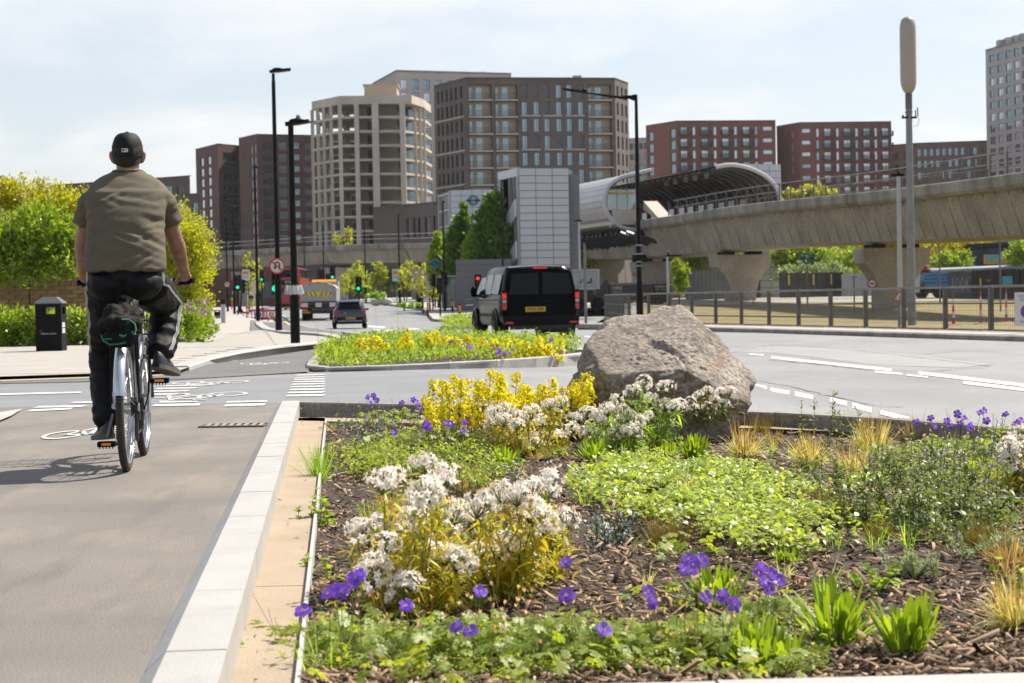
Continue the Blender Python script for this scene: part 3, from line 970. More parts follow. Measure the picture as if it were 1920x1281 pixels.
for i in range(8):
 if i % 2 == 1:
  zz = zt - 1.15 - i * 3.0 - 2.42 - .12
  for a, c in ((.36, .49), (.51, .64), (.66, .79)):
   s = MB(); s.box((0, 0, 0), (W0 * (c - a), .2, .24))
   s.ob('sill_band', m_slabw, b, loc=pts[1] + d0 * W0 * (a + c) / 2 + n0 * .09 + Vector((0, 0, zz)), rot=math.atan2(d0.y, d0.x))
  d1 = (pts[1] - pts[0]); W1 = d1.length; d1.normalize(); n1 = Vector((d1.y, -d1.x, 0))
  for a, c in ((.05, .32), (.34, .6), (.62, .92)):
   s = MB(); s.box((0, 0, 0), (W1 * (c - a), .2, .24))
   s.ob('sill_band', m_slabw, b, loc=pts[0] + d1 * W1 * (a + c) / 2 + n1 * .09 + Vector((0, 0, zz)), rot=math.atan2(d1.y, d1.x))
m_pale = mat('pale_cladding', (0.50, 0.46, 0.44), 0.85, 0.06, 0.1)
zt = RY(745, 132, 430).z
pc = []
for i in range(10):
 a = .035 + i * .098
 pc.append((a, a + .055))
def pale_front(W):
 out = grid(pc, 11, 2.0, 3.0, 2.35, zt, 'two', [m_glass_b, m_glass_w, m_glass_b])(W)
 return out
b, pts = building('apartment_tower', 'tall pale apartment tower with columns of windows behind the dark brick block', [(700, 455), (745, 430), (960, 440)], zt, m_pale,
 [grid([(.08, .2, 'one'), (.42, .6, 'one'), (.72, .88, 'one')], 9, 2.4, 3.0, 1.9, zt, 'one', m_glass_d), pale_front])
roof_units(b, [(790, 445, zt, 14, .9), (905, 445, zt, 8, 1.2)])
m_dred = mat('dark_red_brick', (0.115, 0.05, 0.046), 0.9, 0.1, 0.12, c2=(0.14, 0.062, 0.056), fine=0.08, bsc=5)
zt = RY(408, 270, 455).z
building('brick_tower', 'narrower dark red brick tower at the far left end of the skyline', [(368, 470), (410, 455), (450, 462)], zt, m_dred,
 [grid([(.2, .36, 'one', 2.0, m_glass_w), (.52, .68, 'one', 2.0, m_glass_w)], 8, 2.6, 2.62, 2.0, zt), grid([(.22, .94, 'three', 2.1, m_glass_d)], 10, 1.9, 2.62, 2.1, zt)], group=None)
zt = RY(483, 252, 440).z
building('brick_tower', 'wider dark red brick tower directly left of the bare concrete frame', [(449, 450), (483, 440), (700, 452)], zt, m_dred,
 [grid([(.62, .74, 'one', 2.0, m_glass_w), (.82, .94, 'one', 2.0, m_glass_w)], 9, 2.4, 2.75, 1.8, zt),
  grid([(.045, .13, 'three', 1.9, m_glass_d), (.18, .25, 'three', 1.9, m_glass_b), (.305, .36, 'two', 1.5, m_glass_b), (.40, .465, 'three', 1.5, m_glass_d), (.53, .59, 'two', 1.9, m_glass_d), (.64, .71, 'three', 1.9, m_glass_d), (.78, .84, 'two', 1.9, m_glass_d)], 10, 1.8, 2.75, 1.9, zt, 'two', [m_glass_b, m_glass_d])])
m_red = mat('red_brick', (0.215, 0.075, 0.057), 0.9, 0.08, 0.1, c2=(0.255, 0.092, 0.07), fine=0.08, bsc=5)
zt = RY(1269, 227, 478).z
fc = [((c - 330) / 683, (c + 46 - 330) / 683, 'pb', 2.0) for c in (355, 498, 642, 785)] + [((c - 330) / 683, (c + 21 - 330) / 683, 'one', 2.2) for c in (438, 583, 725, 868)] + [(.871, .966, 'one', 1.1)]
GW = [m_glass_w, m_glass_w, m_glass_b]
b, _ = building('brick_flats', 'red brick flats with black balconies behind the station canopy', [(1212, 490), (1270, 478), (1455, 482)], zt, m_red,
 [grid([(.08, .24, 'one', 2.3, m_glass_b), (.78, .95, 'one', 2.3, m_glass_b)], 6, 1.9, 3.05, 2.3, zt), grid(fc, 9, 1.5, 3.05, 2.0, zt, 'two', GW)])
roof_units(b, [(1295, 490, zt, 9, .7), (1405, 490, zt, 5, .8)])
zt = RY(1500, 230, 482).z
fc = [((c - 1180) / 635, (c + 45 - 1180) / 635, 'pb', 2.0) for c in (1350, 1485, 1620, 1750)] + [((c - 1180) / 635, (c + 20 - 1180) / 635, 'one', 2.2) for c in (1295, 1432, 1565, 1697)] + [(.024, .118, 'one', 1.1)]
b, _ = building('brick_flats', 'red brick flats with black balconies behind the tall antenna mast', [(1457, 492), (1500, 482), (1672, 484)], zt, m_red,
 [grid([(.62, .72, 'one', 2.0, m_glass_w)], 4, 2.0, 3.05, 2.0, zt), grid(fc, 9, 1.6, 3.05, 2.0, zt, 'two', GW)])
roof_units(b, [(1505, 490, zt, 5, .8), (1590, 490, zt, 8, .6)])
m_whit = mat('white_cladding', (0.50, 0.465, 0.47), 0.85, 0.05, 0.1)
zt = RY(1849, 94, 480).z
wc = [(.045 + i * .1, .045 + i * .1 + .068) for i in range(10)]
b, _ = building('office_tower', 'pale grid fronted tower of square windows at the right edge', [(1849, 480), (2010, 440)], zt, m_whit, [grid(wc, 13, 1.7, 3.0, 1.9, zt, 'two', [m_glass_b, m_glass_b, m_glass_w])])
roof_units(b, [(1895, 470, zt, 5, 2.0), (1925, 468, zt, 9, 2.4)])
m_brn = mat('tan_brick', (0.245, 0.165, 0.115), 0.9, 0.1, 0.1, fine=0.08, bsc=5)
m_brn2 = mat('umber_brick', (0.13, 0.095, 0.08), 0.9, 0.1, 0.1, fine=0.08, bsc=5)
zt = RY(1760, 268, 500).z
building('mansion_block', 'low tan brick block between the red flats and the white tower', [(1672, 505), (1718, 500), (1855, 496)], zt, m_brn,
 [grid([(.1, .3), (.5, .75)], 5, 2.2, 3.1, 1.9, zt, 'two', GB), grid([(.02 + .085 * i, .07 + .085 * i) for i in range(11)], 5, 1.6, 3.1, 2.0, zt, 'two', GB)])
zt = RY(300, 331, 352).z
building('mansion_block', 'umber brick block showing above the round yellow green tree', [(100, 372), (280, 358), (357, 352)], zt, m_brn2,
 [grid([(.1 + .12 * i, .16 + .12 * i) for i in range(7)], 4, 1.6, 3.0, 1.8, zt, 'two', GB), grid([(.34, .56, 'two'), (.68, .84, 'two')], 5, 1.6, 3.0, 1.9, zt, 'two', GB)])
zt = RY(360, 363, 348).z
building('annexe', 'lower umber brick annexe stepping down beside the left brick tower', [(356, 350), (376, 349)], zt, m_brn2, [grid([(.25, .75)], 3, 1.6, 3.0, 1.9, zt, 'two', GB)], depth=8)
zt = RY(1195, 259, 520).z
building('office_block', 'small pale grey block glimpsed right of the dark brick flats', [(1170, 522), (1215, 520)], zt, m_whit, [grid([(.05 + .2 * i, .2 + .2 * i) for i in range(5)], 8, 1.4, 3.0, 1.7, zt, 'one', GB)])
zt = RY(790, 382, 262).z
building('podium_block', 'low dark brick wing left of the roundel tower', [(700, 272), (826, 258)], zt, m_dbrick, [grid([(.50, .555), (.60, .64), (.67, .71), (.77, .85), (.89, .93)], 3, 1.9, 4.4, 2.9, zt, 'one', m_glass_d)], depth=10, z0=-1)
zt = RY(480, 498, 262).z
building('brick_shop', 'red brown brick shop under the far viaduct', [(330, 268), (560, 258)], zt, mat('shop_brick', (0.20, 0.095, 0.07), 0.9, 0.15, 0.3), [grid([(.5, .62), (.68, .8), (.86, .95)], 1, 2.2, 3, 2.6, zt, 'three', m_glass_d)], depth=8, z0=-1)
zt = RY(700, 492, 300).z
building('glass_podium', 'dark glazed podium behind the far viaduct piers', [(555, 300), (960, 290)], zt, mat('podium_cladding', (0.075, 0.07, 0.07), 0.7, 0.2, 0.2), [grid([(.03 + .07 * i, .075 + .07 * i) for i in range(13)], 1, 1.2, 3, 3.6, zt, 'three', m_glass_d)], depth=8, z0=-1)
# -- bare concrete frame
D0 = 390.0
fr = thing('concrete_frame', 'unfinished bare concrete tower frame with open floors', 'building', (0, 0, 0))
def fpt(px, D): return Vector((XD(px, D, 25), D, 0))
zt = RY(640, 180, D0).z
sc_ = F_PX / D0
pit = 26.6 / sc_
A, Bc, Cc, Dc = fpt(588, 400), fpt(640, 390), fpt(757, 391), fpt(798, 400)
back = [Vector((Dc.x + 1, 412, 0)), Vector((A.x + 2.5, 413, 0))]
foot = [A, Bc, Cc, Dc] + back
pb = MB(); pb.ext([(p.x, p.y, zt - 1.75) for p in [A, Bc, fpt(775, 391), Dc] + back], (0, 0, 1.75)); pb.ob('parapet', m_conc, fr)
for i in range(1, 13):
 zf = zt - 1.75 - i * pit
 if zf < 0: break
 s = MB(); s.ext([(p.x, p.y, zf - .0) for p in foot], (0, 0, .48)); s.ob('floor_slab', m_conc, fr)
def column(p, w=.75):
 s = MB(); s.box((p.x, p.y, (zt - 1.76 - 1) / 2), (w, w, zt - 1.76 + 1)); s.ob('column', m_conc, fr)
inn = lambda p, d=-.42: Vector((p.x, p.y - d, 0))
for t in (0, .2, .42, .68): column(inn(A.lerp(Bc, t)), .7)
for px, w in ((640, .8), (671, .95), (706, 1.4), (757, 1.1)): column(inn(fpt(px, 390)), w)
for t in (.55, .78, .97): column(inn(Cc.lerp(Dc, t)), .7)
for px in (600, 620, 655, 690): column(fpt(px, 410), .8)
for px in (612, 650): column(fpt(px, 401), .8)
cw = MB()
x0, x1 = XD(676, 394, 20), XD(747, 394, 20)
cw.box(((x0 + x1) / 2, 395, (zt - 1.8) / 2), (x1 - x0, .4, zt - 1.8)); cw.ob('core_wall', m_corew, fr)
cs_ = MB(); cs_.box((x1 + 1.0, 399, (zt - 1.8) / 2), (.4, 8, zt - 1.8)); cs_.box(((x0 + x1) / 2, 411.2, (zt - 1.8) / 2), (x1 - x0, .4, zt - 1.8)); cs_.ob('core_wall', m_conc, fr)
for i in range(12):
 zf = zt - 1.75 - i * pit - pit + .48
 if zf < 1: break
 d_ = MB(); d_.box((XD(697, 394, 20), 394.77, zf + 1.1), (1.2, .06, 2.2)); d_.ob('doorway', m_dark, fr)
 d_ = MB(); d_.box((XD(770, 398, 20), 397.5, zf + 1.2), (1.6, .3, 2.3)); d_.ob('window_opening', m_glass_b, fr)
pl = MB(); pl.box((XD(716, 402, 40), 404, zt + 1.6), (7.0, 9, 3.2)); pl.box((XD(716, 402, 40), 404, zt + 3.3), (7.6, 9.6, .3)); pl.ob('plant_room', mat('tan_blockwork', (0.50, 0.42, 0.31), 0.9), fr)
# == RAILWAY VIADUCT AND STATION
m_vc = mat('weathered_viaduct_concrete', (0.40, 0.35, 0.285), 0.9, 0.18, 0.5, 0.4, 8, c2=(0.50, 0.45, 0.38), fine=0.12)
m_vb = mat('stained_edge_beam', (0.25, 0.23, 0.20), 0.9, 0.35, 0.7, 0.4, 8, c2=(0.44, 0.41, 0.36), stretch=(1, 1, .25), fine=0.15)
m_rail = mat('galvanised_rail', (0.40, 0.39, 0.38), 0.5, 0.2, 2.0, metal=0.4)
m_post = mat('rusty_rail_post', (0.16, 0.12, 0.10), 0.7, 0.2, 2.0)
EDGE = []
for px, py, D in [(2700, 205, 62), (2250, 270, 75), (1920, 322, 89), (1650, 357, 108), (1400, 383, 130), (1215, 411, 150), (1070, 430, 172), (940, 446, 196), (820, 455, 215), (690, 458, 229), (560, 463, 240), (400, 472, 250), (200, 480, 260), (-150, 492, 275)]:
 EDGE.append(RY(px, py, D))
def catmull(P, n):
 out = []
 for i in range(len(P) - 1):
  p0, p1, p2, p3 = P[max(i - 1, 0)], P[i], P[i + 1], P[min(i + 2, len(P) - 1)]
  for k in range(n):
   t = k / n
   out.append(0.5 * ((2 * p1) + (p2 - p0) * t + (2 * p0 - 5 * p1 + 4 * p2 - p3) * t * t + (3 * p1 - p0 - 3 * p2 + p3) * t ** 3))
 out.append(P[-1])
 return out
VP = resample(catmull(EDGE, 12), 0.4)
def vframe(i):
 d = VP[min(i + 2, len(VP) - 1)] - VP[max(i - 2, 0)]
 d.z = 0; d.normalize()
 return d, Vector((d.y, -d.x, 0))
def vpt(i, t, z):
 _, inn_ = vframe(i)
 return VP[i] + inn_ * t + Vector((0, 0, z))
def at_depth(D): return min(range(len(VP)), key=lambda i: abs(VP[i].y - D))
via = thing('railway_viaduct', 'weathered concrete railway viaduct sweeping across behind the station', 'viaduct', (0, 0, 0))
WD = 6.2
piers_D = [86, 113, 138, 156, 172, 190, 207, 223, 237, 248, 258]
pi_ = [at_depth(D) for D in piers_D]
cuts = [0] + pi_ + [len(VP) - 1]
for a, c in zip(cuts, cuts[1:]):
 if c - a < 3: continue
 step = 1 if VP[a].y < 175 else 3
 idx = [i for i in range(a, c + 1, step)]
 if idx[-1] != c: idx.append(c)
 g, e = [], []
 for n, i in enumerate(idx):
  gap = 0.0
  flute = 0.34 * ((i % 4) / 4.0) if step == 1 else 0.06 * (n % 2)
  k = -.42 + flute * 1.0
  dp = 1.0 if VP[i].y < 160 else max(.72, 1.0 - (VP[i].y - 160) * .006)
  g.append([vpt(i, t, z * dp) for t, z in [(.30, -.62), (.72 + k * .3, -.80), (1.02 + k, -1.05), (1.16 + k, -1.45), (1.62 + k * .8, -2.95), (2.1, -3.12), (WD - 1.9, -3.12), (WD - 1.4, -2.95), (WD - .9, -1.3), (WD - .3, -.62)]])
 for i in idx[::max(1, 2 // step)] + [idx[-1]]:
  e.append([vpt(i, t, z) for t, z in [(0, 0), (-.06, -.05), (-.04, -.55), (.1, -.72), (.5, -.68), (.5, -.25), (WD - .4, -.25), (WD - .4, -.7), (WD, -.6), (WD, 0), (WD - .3, 0), (WD - .3, -.2), (.3, -.2), (.3, 0)]])
 if VP[a].y < 60: continue
 d0, _ = vframe(a); d1, _ = vframe(c)
 for r in (g[0], e[0]):
  for q in range(len(r)): r[q] = r[q] + d0 * .09
 for r in (g[-1], e[-1]):
  for q in range(len(r)): r[q] = r[q] - d1 * .09
 b = MB(); b.rings(g); b.ob('girder', m_vc, via)
 b = MB(); b.rings(e); b.ob('edge_beam', m_vb, via)
for i in pi_:
 if not (66 < VP[i].y < 262): continue
 d, inn_ = vframe(i)
 cc = VP[i] + inn_ * (WD / 2 - .3)
 ztop = cc.z - (3.35 if VP[i].y < 160 else 2.8)
 zb = -1.4
 cc.z = 0.0
 H = ztop - zb
 prof = [(2.2, 0), (2.2, -.2), (2.1, -.9), (1.9, -1.1), (1.55, -1.5), (1.22, -2.0), (1.02, -2.6), (.95, -3.3), (.95, -H)]
 poly = [(x, z) for x, z in prof] + [(-x, z) for x, z in prof[::-1]]
 b = MB()
 b.ext([cc - d * .8 + inn_ * x + Vector((0, 0, ztop + z)) for x, z in poly], d * 1.6)
 p = b.ob('pier', m_vc, via)
 for s_ in (-1.1, 1.1):
  for e_ in (-.4, .4):
   q = MB(); q.box(cc + inn_ * s_ + d * e_ + Vector((0, 0, ztop + .12)), (.9, .5, .24), rz=math.atan2(inn_.y, inn_.x)); q.ob('bearing', m_dark, p)
for i in range(at_depth(70), at_depth(147), 4):
 b = MB(); b.tube([vpt(i, t, z) for t, z in [(.5, -.74), (.62, -.86), (.74, -1.08), (.80, -1.45), (1.28, -2.9)]], [.05, .09, .11, .10, .07], 6); b.ob('web_rib', m_vc, via, 60)
i0, i1 = at_depth(62), len(VP) - 2
b = MB()
for zz, r in ((1.15, .035), (.62, .03)):
 b.tube([vpt(i, .2, zz) for i in range(i0, at_depth(146), 4)], r, 6)
 b.tube([vpt(i, .2, zz) for i in range(at_depth(186), i1, 6)], r * 1.3, 5)
b.ob('rail', m_rail, via)
pm = MB(); pm.box((0, 0, .58), (.05, .08, 1.16)); pm = pm.mesh('rail_post', m_post)
for i in range(i0, at_depth(146), 5):
 link('rail_post', pm, via, vpt(i, .2, 0), math.atan2(vframe(i)[0].y, vframe(i)[0].x))
for i in range(at_depth(186), i1, 10):
 link('rail_post', pm, via, vpt(i, .2, 0), math.atan2(vframe(i)[0].y, vframe(i)[0].x))
b = MB()
for zz in (1.1, .6): b.tube([vpt(i, WD - .15, zz) for i in range(i0, at_depth(146), 6)], .03, 5)
for i in range(i0, at_depth(146), 6): b.box(vpt(i, WD - .15, .55), (.05, .05, 1.1))
b.ob('far_railing', m_post, via)
m_silver = mat('silver_cladding', (0.47, 0.47, 0.49), 0.38, 0.06, 0.2, metal=0.35)
m_panel_w = mat('pale_rim_cladding', (0.62, 0.62, 0.64), 0.4, 0.05)
m_rib = mat('dark_rib_steel', (0.055, 0.055, 0.06), 0.5, 0.1)
m_lin = mat('grey_lining', (0.30, 0.29, 0.28), 0.6, 0.1)
m_screen = mat('platform_glass', (0.30, 0.36, 0.36), 0.1, 0.2, 0.5, metal=0.5)
st = thing('railway_station', 'silver tube shaped station canopy open towards the viaduct', 'station', (0, 0, 0))
LS0 = [(0.4, -.75), (-.9, -.60), (-1.8, -.1), (-2.45, .75), (-2.65, 1.7), (-2.4, 2.65), (-1.75, 3.3), (-.9, 3.68), (.3, 3.95), (1.5, 4.2)]
RS0 = [(4.9, 4.0), (6.2, 4.18), (7.8, 3.9), (9.2, 3.25), (10.1, 2.35), (10.4, 1.3), (10.3, .3), (9.8, -.5)]
def cm2(P, n): return [(p.x, p.y) for p in catmull([Vector((a, b, 0)) for a, b in P], n)]
LS, RS = cm2(LS0, 2), cm2(RS0, 2)
def vint(s):
 return max(0, min(len(VP) - 1, int(round(s))))
sA, sB = at_depth(145), at_depth(186)
NS = 13
idr = [vint(at_depth(147.5) + (sB - at_depth(147.5)) * k / NS) for k in range(NS + 1)]
sA = at_depth(153)
ids = [vint(sA + (sB - sA) * k / NS) for k in range(NS + 1)]
for k in range(NS):
 for j in range(len(LS) - 1):
  g = 0.02
  q = []
  for (ii, tt) in ((ids[k], 0), (ids[k + 1], 1)):
   for jj in (j, j + 1):
    q.append(vpt(ii, *LS[jj]))
  a, b_, c, d = q[0], q[1], q[3], q[2]
  cen = (a + b_ + c + d) / 4
  a, b_, c, d = [p + (cen - p) * .012 for p in (a, b_, c, d)]
  nrm = (b_ - a).cross(d - a).normalized() * .08
  pb = MB(); pb.ext([a, b_, c, d], nrm)
  win = (j in (8, 9)) and 3 <= k <= 6
  pb.ob('cladding_panel', m_screen if win else m_silver, st)
for nm, S, ii in (('rim', LS, ids[0]), ('rim', RS, idr[0])):
 b = MB(); b.tube([vpt(ii, t, z) for t, z in cm2(S, 3)], .17, 8)
 b.ob(nm, m_panel_w, st, smooth=40)
b = MB()
b.rings([[vpt(i, t + .1, z) for t, z in LS] for i in ids], 0, False, False, closed=False)
b.ob('lining', m_lin, st)
b = MB()
b.rings([[vpt(i, t, z) for t, z in RS] for i in idr], 0, False, False, closed=False)
b.ob('lining', m_lin, st)
b = MB()
b.rings([[vpt(i, t + .12, z + .12) for t, z in RS] for i in idr], 0, False, False, closed=False)
b.ob('outer_skin', m_silver, st)
for k in range(0, 2 * NS):
 q0 = at_depth(147.5)
 i = vint(q0 + (sB - q0) * (k + .4) / (2 * NS))
 b = MB(); b.tube([vpt(i, t - (.18 if t > 7 else 0), z - .14) for t, z in RS], .15, 6); b.ob('rib', m_rib, st)
 if k % 2 == 0:
  i = vint(sA + (sB - sA) * (k + .4) / (2 * NS))
  b = MB(); b.tube([vpt(i, t + .15, z - .1) for t, z in LS[6:]], .1, 6); b.ob('rib', m_rib, st)
for k in range(NS):
 i = vint(sA + (sB - sA) * (k + .5) / NS)
 d, inn_ = vframe(i)
 w = MB(); w.box(vpt(i, 10.0, 1.15), (1.4, .06, 1.3), rz=math.atan2(d.y, d.x)); w.ob('window', mat('bright_platform_glass', (0.62, 0.66, 0.66), 0.2, 0.1, metal=0.3), st)
b = MB()
b.rings([[vpt(i, t, z) for t, z in ((8.1, .95), (9.9, .95), (9.9, -.3), (8.1, -.3))] for i in ids]); b.ob('platform', m_conc, st)
b = MB()
b.rings([[vpt(i, t, z) for t, z in ((-2.0, .9), (.1, .9), (.1, -.3), (-2.0, -.3))] for i in ids]); b.ob('platform', m_conc, st)
i = ids[0] + 2
d, inn_ = vframe(i)
rzv = math.atan2(inn_.y, inn_.x)
b = MB(); b.box(vpt(i, -.9, 1.75), (2.7, .08, 1.7), rz=rzv); b.ob('end_screen', m_screen, st)
b = MB()
for t in (-2.2, -1.3, -.4, .45): b.box(vpt(i, t, 1.75), (.08, .14, 1.8), rz=rzv)
b.box(vpt(i, -.9, 2.62), (2.8, .16, .1), rz=rzv); b.box(vpt(i, -.9, .92), (2.8, .16, .1), rz=rzv)
b.ob('screen_frame', m_rail, st)
b = MB(); b.box(vpt(i - 1, -.9, 2.35), (2.4, .03, .14), rz=rzv); b.ob('warning_strip', mat('yellow_strip', (0.6, 0.42, 0.03), 0.6), st)
b = MB(); b.box(vpt(i, -.7, .1), (2.5, .2, 1.2), rz=rzv); b.ob('end_panel', mat('white_panel', (0.62, 0.62, 0.64), 0.5, 0.05), st)
b = MB(); b.tube([vpt(ids[0] - 4, 5.2, 3.9), vpt(ids[5], 5.2, 3.9)], .06, 6)
for k in range(5): b.box(vpt(ids[k], 6.3, 3.75), (.35, .35, .5))
b.ob('cable_run', m_rail, st)
b = MB(); b.ext([vpt(ids[0] - 1, .6, .9), vpt(ids[0] - 10, .6, -.2), vpt(ids[0] - 10, .6, .1), vpt(ids[0] - 1, .6, 1.6)], vframe(ids[0])[1] * 1.2); b.ob('platform_ramp', m_conc, st)
for k in range(26):
 i = vint(sA - 6 + (sB - sA + 6) * k / 26)
 b = MB(); b.tube([vpt(i, -1.6, -1.0), vpt(i, .6, -1.7), vpt(i, 3.0, -2.7)], .17, 4); b.ob('deck_rib', m_rib, st)
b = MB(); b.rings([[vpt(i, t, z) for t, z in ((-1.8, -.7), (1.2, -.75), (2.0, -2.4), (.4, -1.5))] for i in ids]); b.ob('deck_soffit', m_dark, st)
# -- panel clad towers
m_panel = mat('white_cladding_panel', (0.62, 0.64, 0.69), 0.45, 0.05, 0.3, metal=0.15)
m_panel2 = mat('grey_cladding_panel', (0.42, 0.43, 0.46), 0.45, 0.05, 0.3, metal=0.15)
m_gap = mat('panel_joint', (0.22, 0.22, 0.24), 0.8)
def clad_wall(b, A, B, z0, z1, ncol, pitch, mats=None):
 A, B = Vector((A[0], A[1], 0)), Vector((B[0], B[1], 0))
 d = (B - A); W = d.length; d.normalize(); n = Vector((d.y, -d.x, 0)); rz = math.atan2(d.y, d.x)
 s = MB(); s.quad(A + Vector((0, 0, z0)), B + Vector((0, 0, z0)), B + Vector((0, 0, z1)), A + Vector((0, 0, z1))); s.ob('backing_wall', m_gap, b)
 w = W / ncol
 pm_ = []
 for mm in (m_panel, m_panel2):
  s = MB(); s.box((0, 0, 0), (w - .05, .06, pitch - .05)); pm_.append(s.mesh('cladding_panel', mm))
 nr = int((z1 - z0) / pitch)
 for r in range(nr):
  for c in range(ncol):
   link('cladding_panel', pm_[0], b, A + d * (w * (c + .5)) + n * .04 + Vector((0, 0, z1 - pitch * (r + .5))), rz)
def tower(name, label, cs, ztop, ncols, pitch, depth=5, z0=-.6, clad=None):
 pts = [Vector((XD(px, D, 5), D, 0)) for px, D in cs]
 b = thing(name, label, 'tower', (0, 0, 0))
 for k, (p, q) in enumerate(zip(pts, pts[1:])):
  if clad is None or clad[k]: clad_wall(b, p, q, z0, ztop, ncols[k], pitch)
 bk = [Vector((p.x * (1 + depth / p.y), p.y + depth, 0)) for p in (pts[-1], pts[0])]
 s = MB()
 ring = [pts[-1]] + bk + ([pts[0]] if True else [])
 for p, q in zip(ring, ring[1:]): s.quad((p.x, p.y, z0), (q.x, q.y, z0), (q.x, q.y, ztop), (p.x, p.y, ztop))
 s.add([(p.x, p.y, ztop - .02) for p in pts + bk], [tuple(range(len(pts) + 2))])
 s.ob('rear_wall', m_panel2, b)
 return b, pts
zt = RY(1000, 315, 140).z
t1, tp = tower('lift_tower', 'white panelled station tower with an open stair on its left side', [(941, 144.5), (975, 140), (1068, 141)], zt, [1, 3], .565, 5, clad=[False, True])
d = (tp[1] - tp[0]).normalized(); rz = math.atan2(d.y, d.x); Wl = (tp[1] - tp[0]).length
n = Vector((d.y, -d.x, 0))
def lp(u, z, o=0.0): return tp[0] + d * u + n * o + Vector((0, 0, z))
s = MB(); s.quad(lp(0, -.6, -1.6), lp(Wl, -.6, -1.6), lp(Wl, zt, -1.6), lp(0, zt, -1.6)); s.ob('stair_well', m_frame_d, t1)
for u, w in ((.12, .3), (.55 * Wl, .1), (.8 * Wl, .1), (Wl - .12, .22)):
 s = MB(); s.box(lp(u, (zt - .6) / 2 - .3, 0), (w, .3, zt), rz=rz); s.ob('frame_post', m_panel2, t1)
s = MB(); s.box(lp(Wl / 2, zt - .3, .02), (Wl, .34, .62), rz=rz); s.ob('fascia', m_panel, t1)
for (p0, q0, p1, q1) in ((943, 448, 976, 392), (941, 520, 976, 470), (944, 385, 976, 330)):
 if q0 == 385: continue
 z_a, z_b = RY(p0, q0, 143).z, RY(p1, q1, 141).z
 s = MB(); s.ext([lp(0.1, z_a - .6, .2), lp(Wl - .05, z_b - .6, .2), lp(Wl - .05, z_b + .7, .2), lp(.1, z_a + .7, .2)], n * .15); s.ob('stair_flight', m_panel, t1)
s = MB(); s.box((XD(1075, 143, 6), 144.2, 5.2), (1.0, 4, 10.2)); s.ob('link_wall', mat('link_cladding', (0.20, 0.21, 0.23), .5), t1)
zt = RY(880, 356, 190).z
t2, tp2 = tower('lift_tower', 'white panelled station tower carrying a teal and navy ring sign', [(826, 196), (847, 190), (927, 190)], zt, [1, 4], .6, 6, clad=[False, True])
d = (tp2[1] - tp2[0]).normalized(); n = Vector((d.y, -d.x, 0)); Wl = (tp2[1] - tp2[0]).length; rz = math.atan2(d.y, d.x)
s = MB(); s.quad(*[tp2[0] + d * u - n * .12 + Vector((0, 0, z)) for u, z in ((0, -.6), (Wl, -.6), (Wl, zt), (0, zt))]); s.ob('glazing', m_screen, t2)
for k in range(8):
 s = MB(); s.box(tp2[0] + d * Wl / 2 + Vector((0, 0, zt - .3 - k * 1.65)), (Wl, .2, .2), rz=rz); s.ob('transom', m_panel2, t2)
for u in (.1, Wl - .15):
 s = MB(); s.box(tp2[0] + d * u + Vector((0, 0, zt / 2 - .3)), (.3, .3, zt + .5), rz=rz); s.ob('mullion', m_panel2, t2)
zt = RY(1420, 309, 168).z
t3, _ = tower('lift_tower', 'white panelled station tower standing behind the right end of the canopy', [(1378, 166), (1466, 168)], zt, [4], .62, 5)
s = MB(); s.box((XD(1398, 160, 2), 159, 1.2), (1.9, 3, 4.4)); s.ob('dark_lobby', m_rib, t3)
m_teal = mat('teal_enamel', (0.01, 0.30, 0.33), 0.4, 0.05)
m_navy = mat('navy_enamel', (0.015, 0.02, 0.13), 0.4, 0.05)
m_wht = mat('white_enamel', (0.75, 0.75, 0.75), 0.4, 0.03)
def roundel(name, label, cat, loc, r, pole=None, parent=None):
 root = parent or thing(name, label, cat, loc)
 o = Vector((0, 0, 0)) if parent is None else Vector(loc)
 z = pole or 0.0
 b = MB(); b.torus((o.x, o.y, o.z + z), r * .79, r * .21, 'y', 32, 4, flat=.25); b.ob('ring', m_teal, root)
 b = MB(); b.box((o.x, o.y - .07, o.z + z), (r * 2.5, .06, r * .40)); b.ob('bar', m_navy, root)
 text_ob('lettering', 'DLR', r * .30, m_wht, root, (o.x, o.y - .105, o.z + z), FACE)
 if pole:
  b = MB(); b.cyl((0, .02, -.1), (0, .02, z - r), .055, n=10); b.cyl((0, .02, z - r), (0, .02, z - r * .9), .05); b.ob('pole', mat('bronze_pole', (0.22, 0.17, 0.13), 0.5, metal=0.4), root)
 return root
q = RY(887, 376, 189.86)
roundel('ring_sign', '', '', q, .56, parent=t2)
q = RY(815, 495, 150); g0 = float(T(q.x, 150))
roundel('ring_sign', 'teal and navy ring sign on a pole left of the columnar trees', 'sign', (q.x, 150, g0), .37, pole=q.z - g0)
q = RY(1513, 485, 118)
roundel('ring_sign', 'teal and navy ring sign on a pole in front of the dark hoarding', 'sign', (q.x, 118, -.05), .36, pole=q.z + .05)
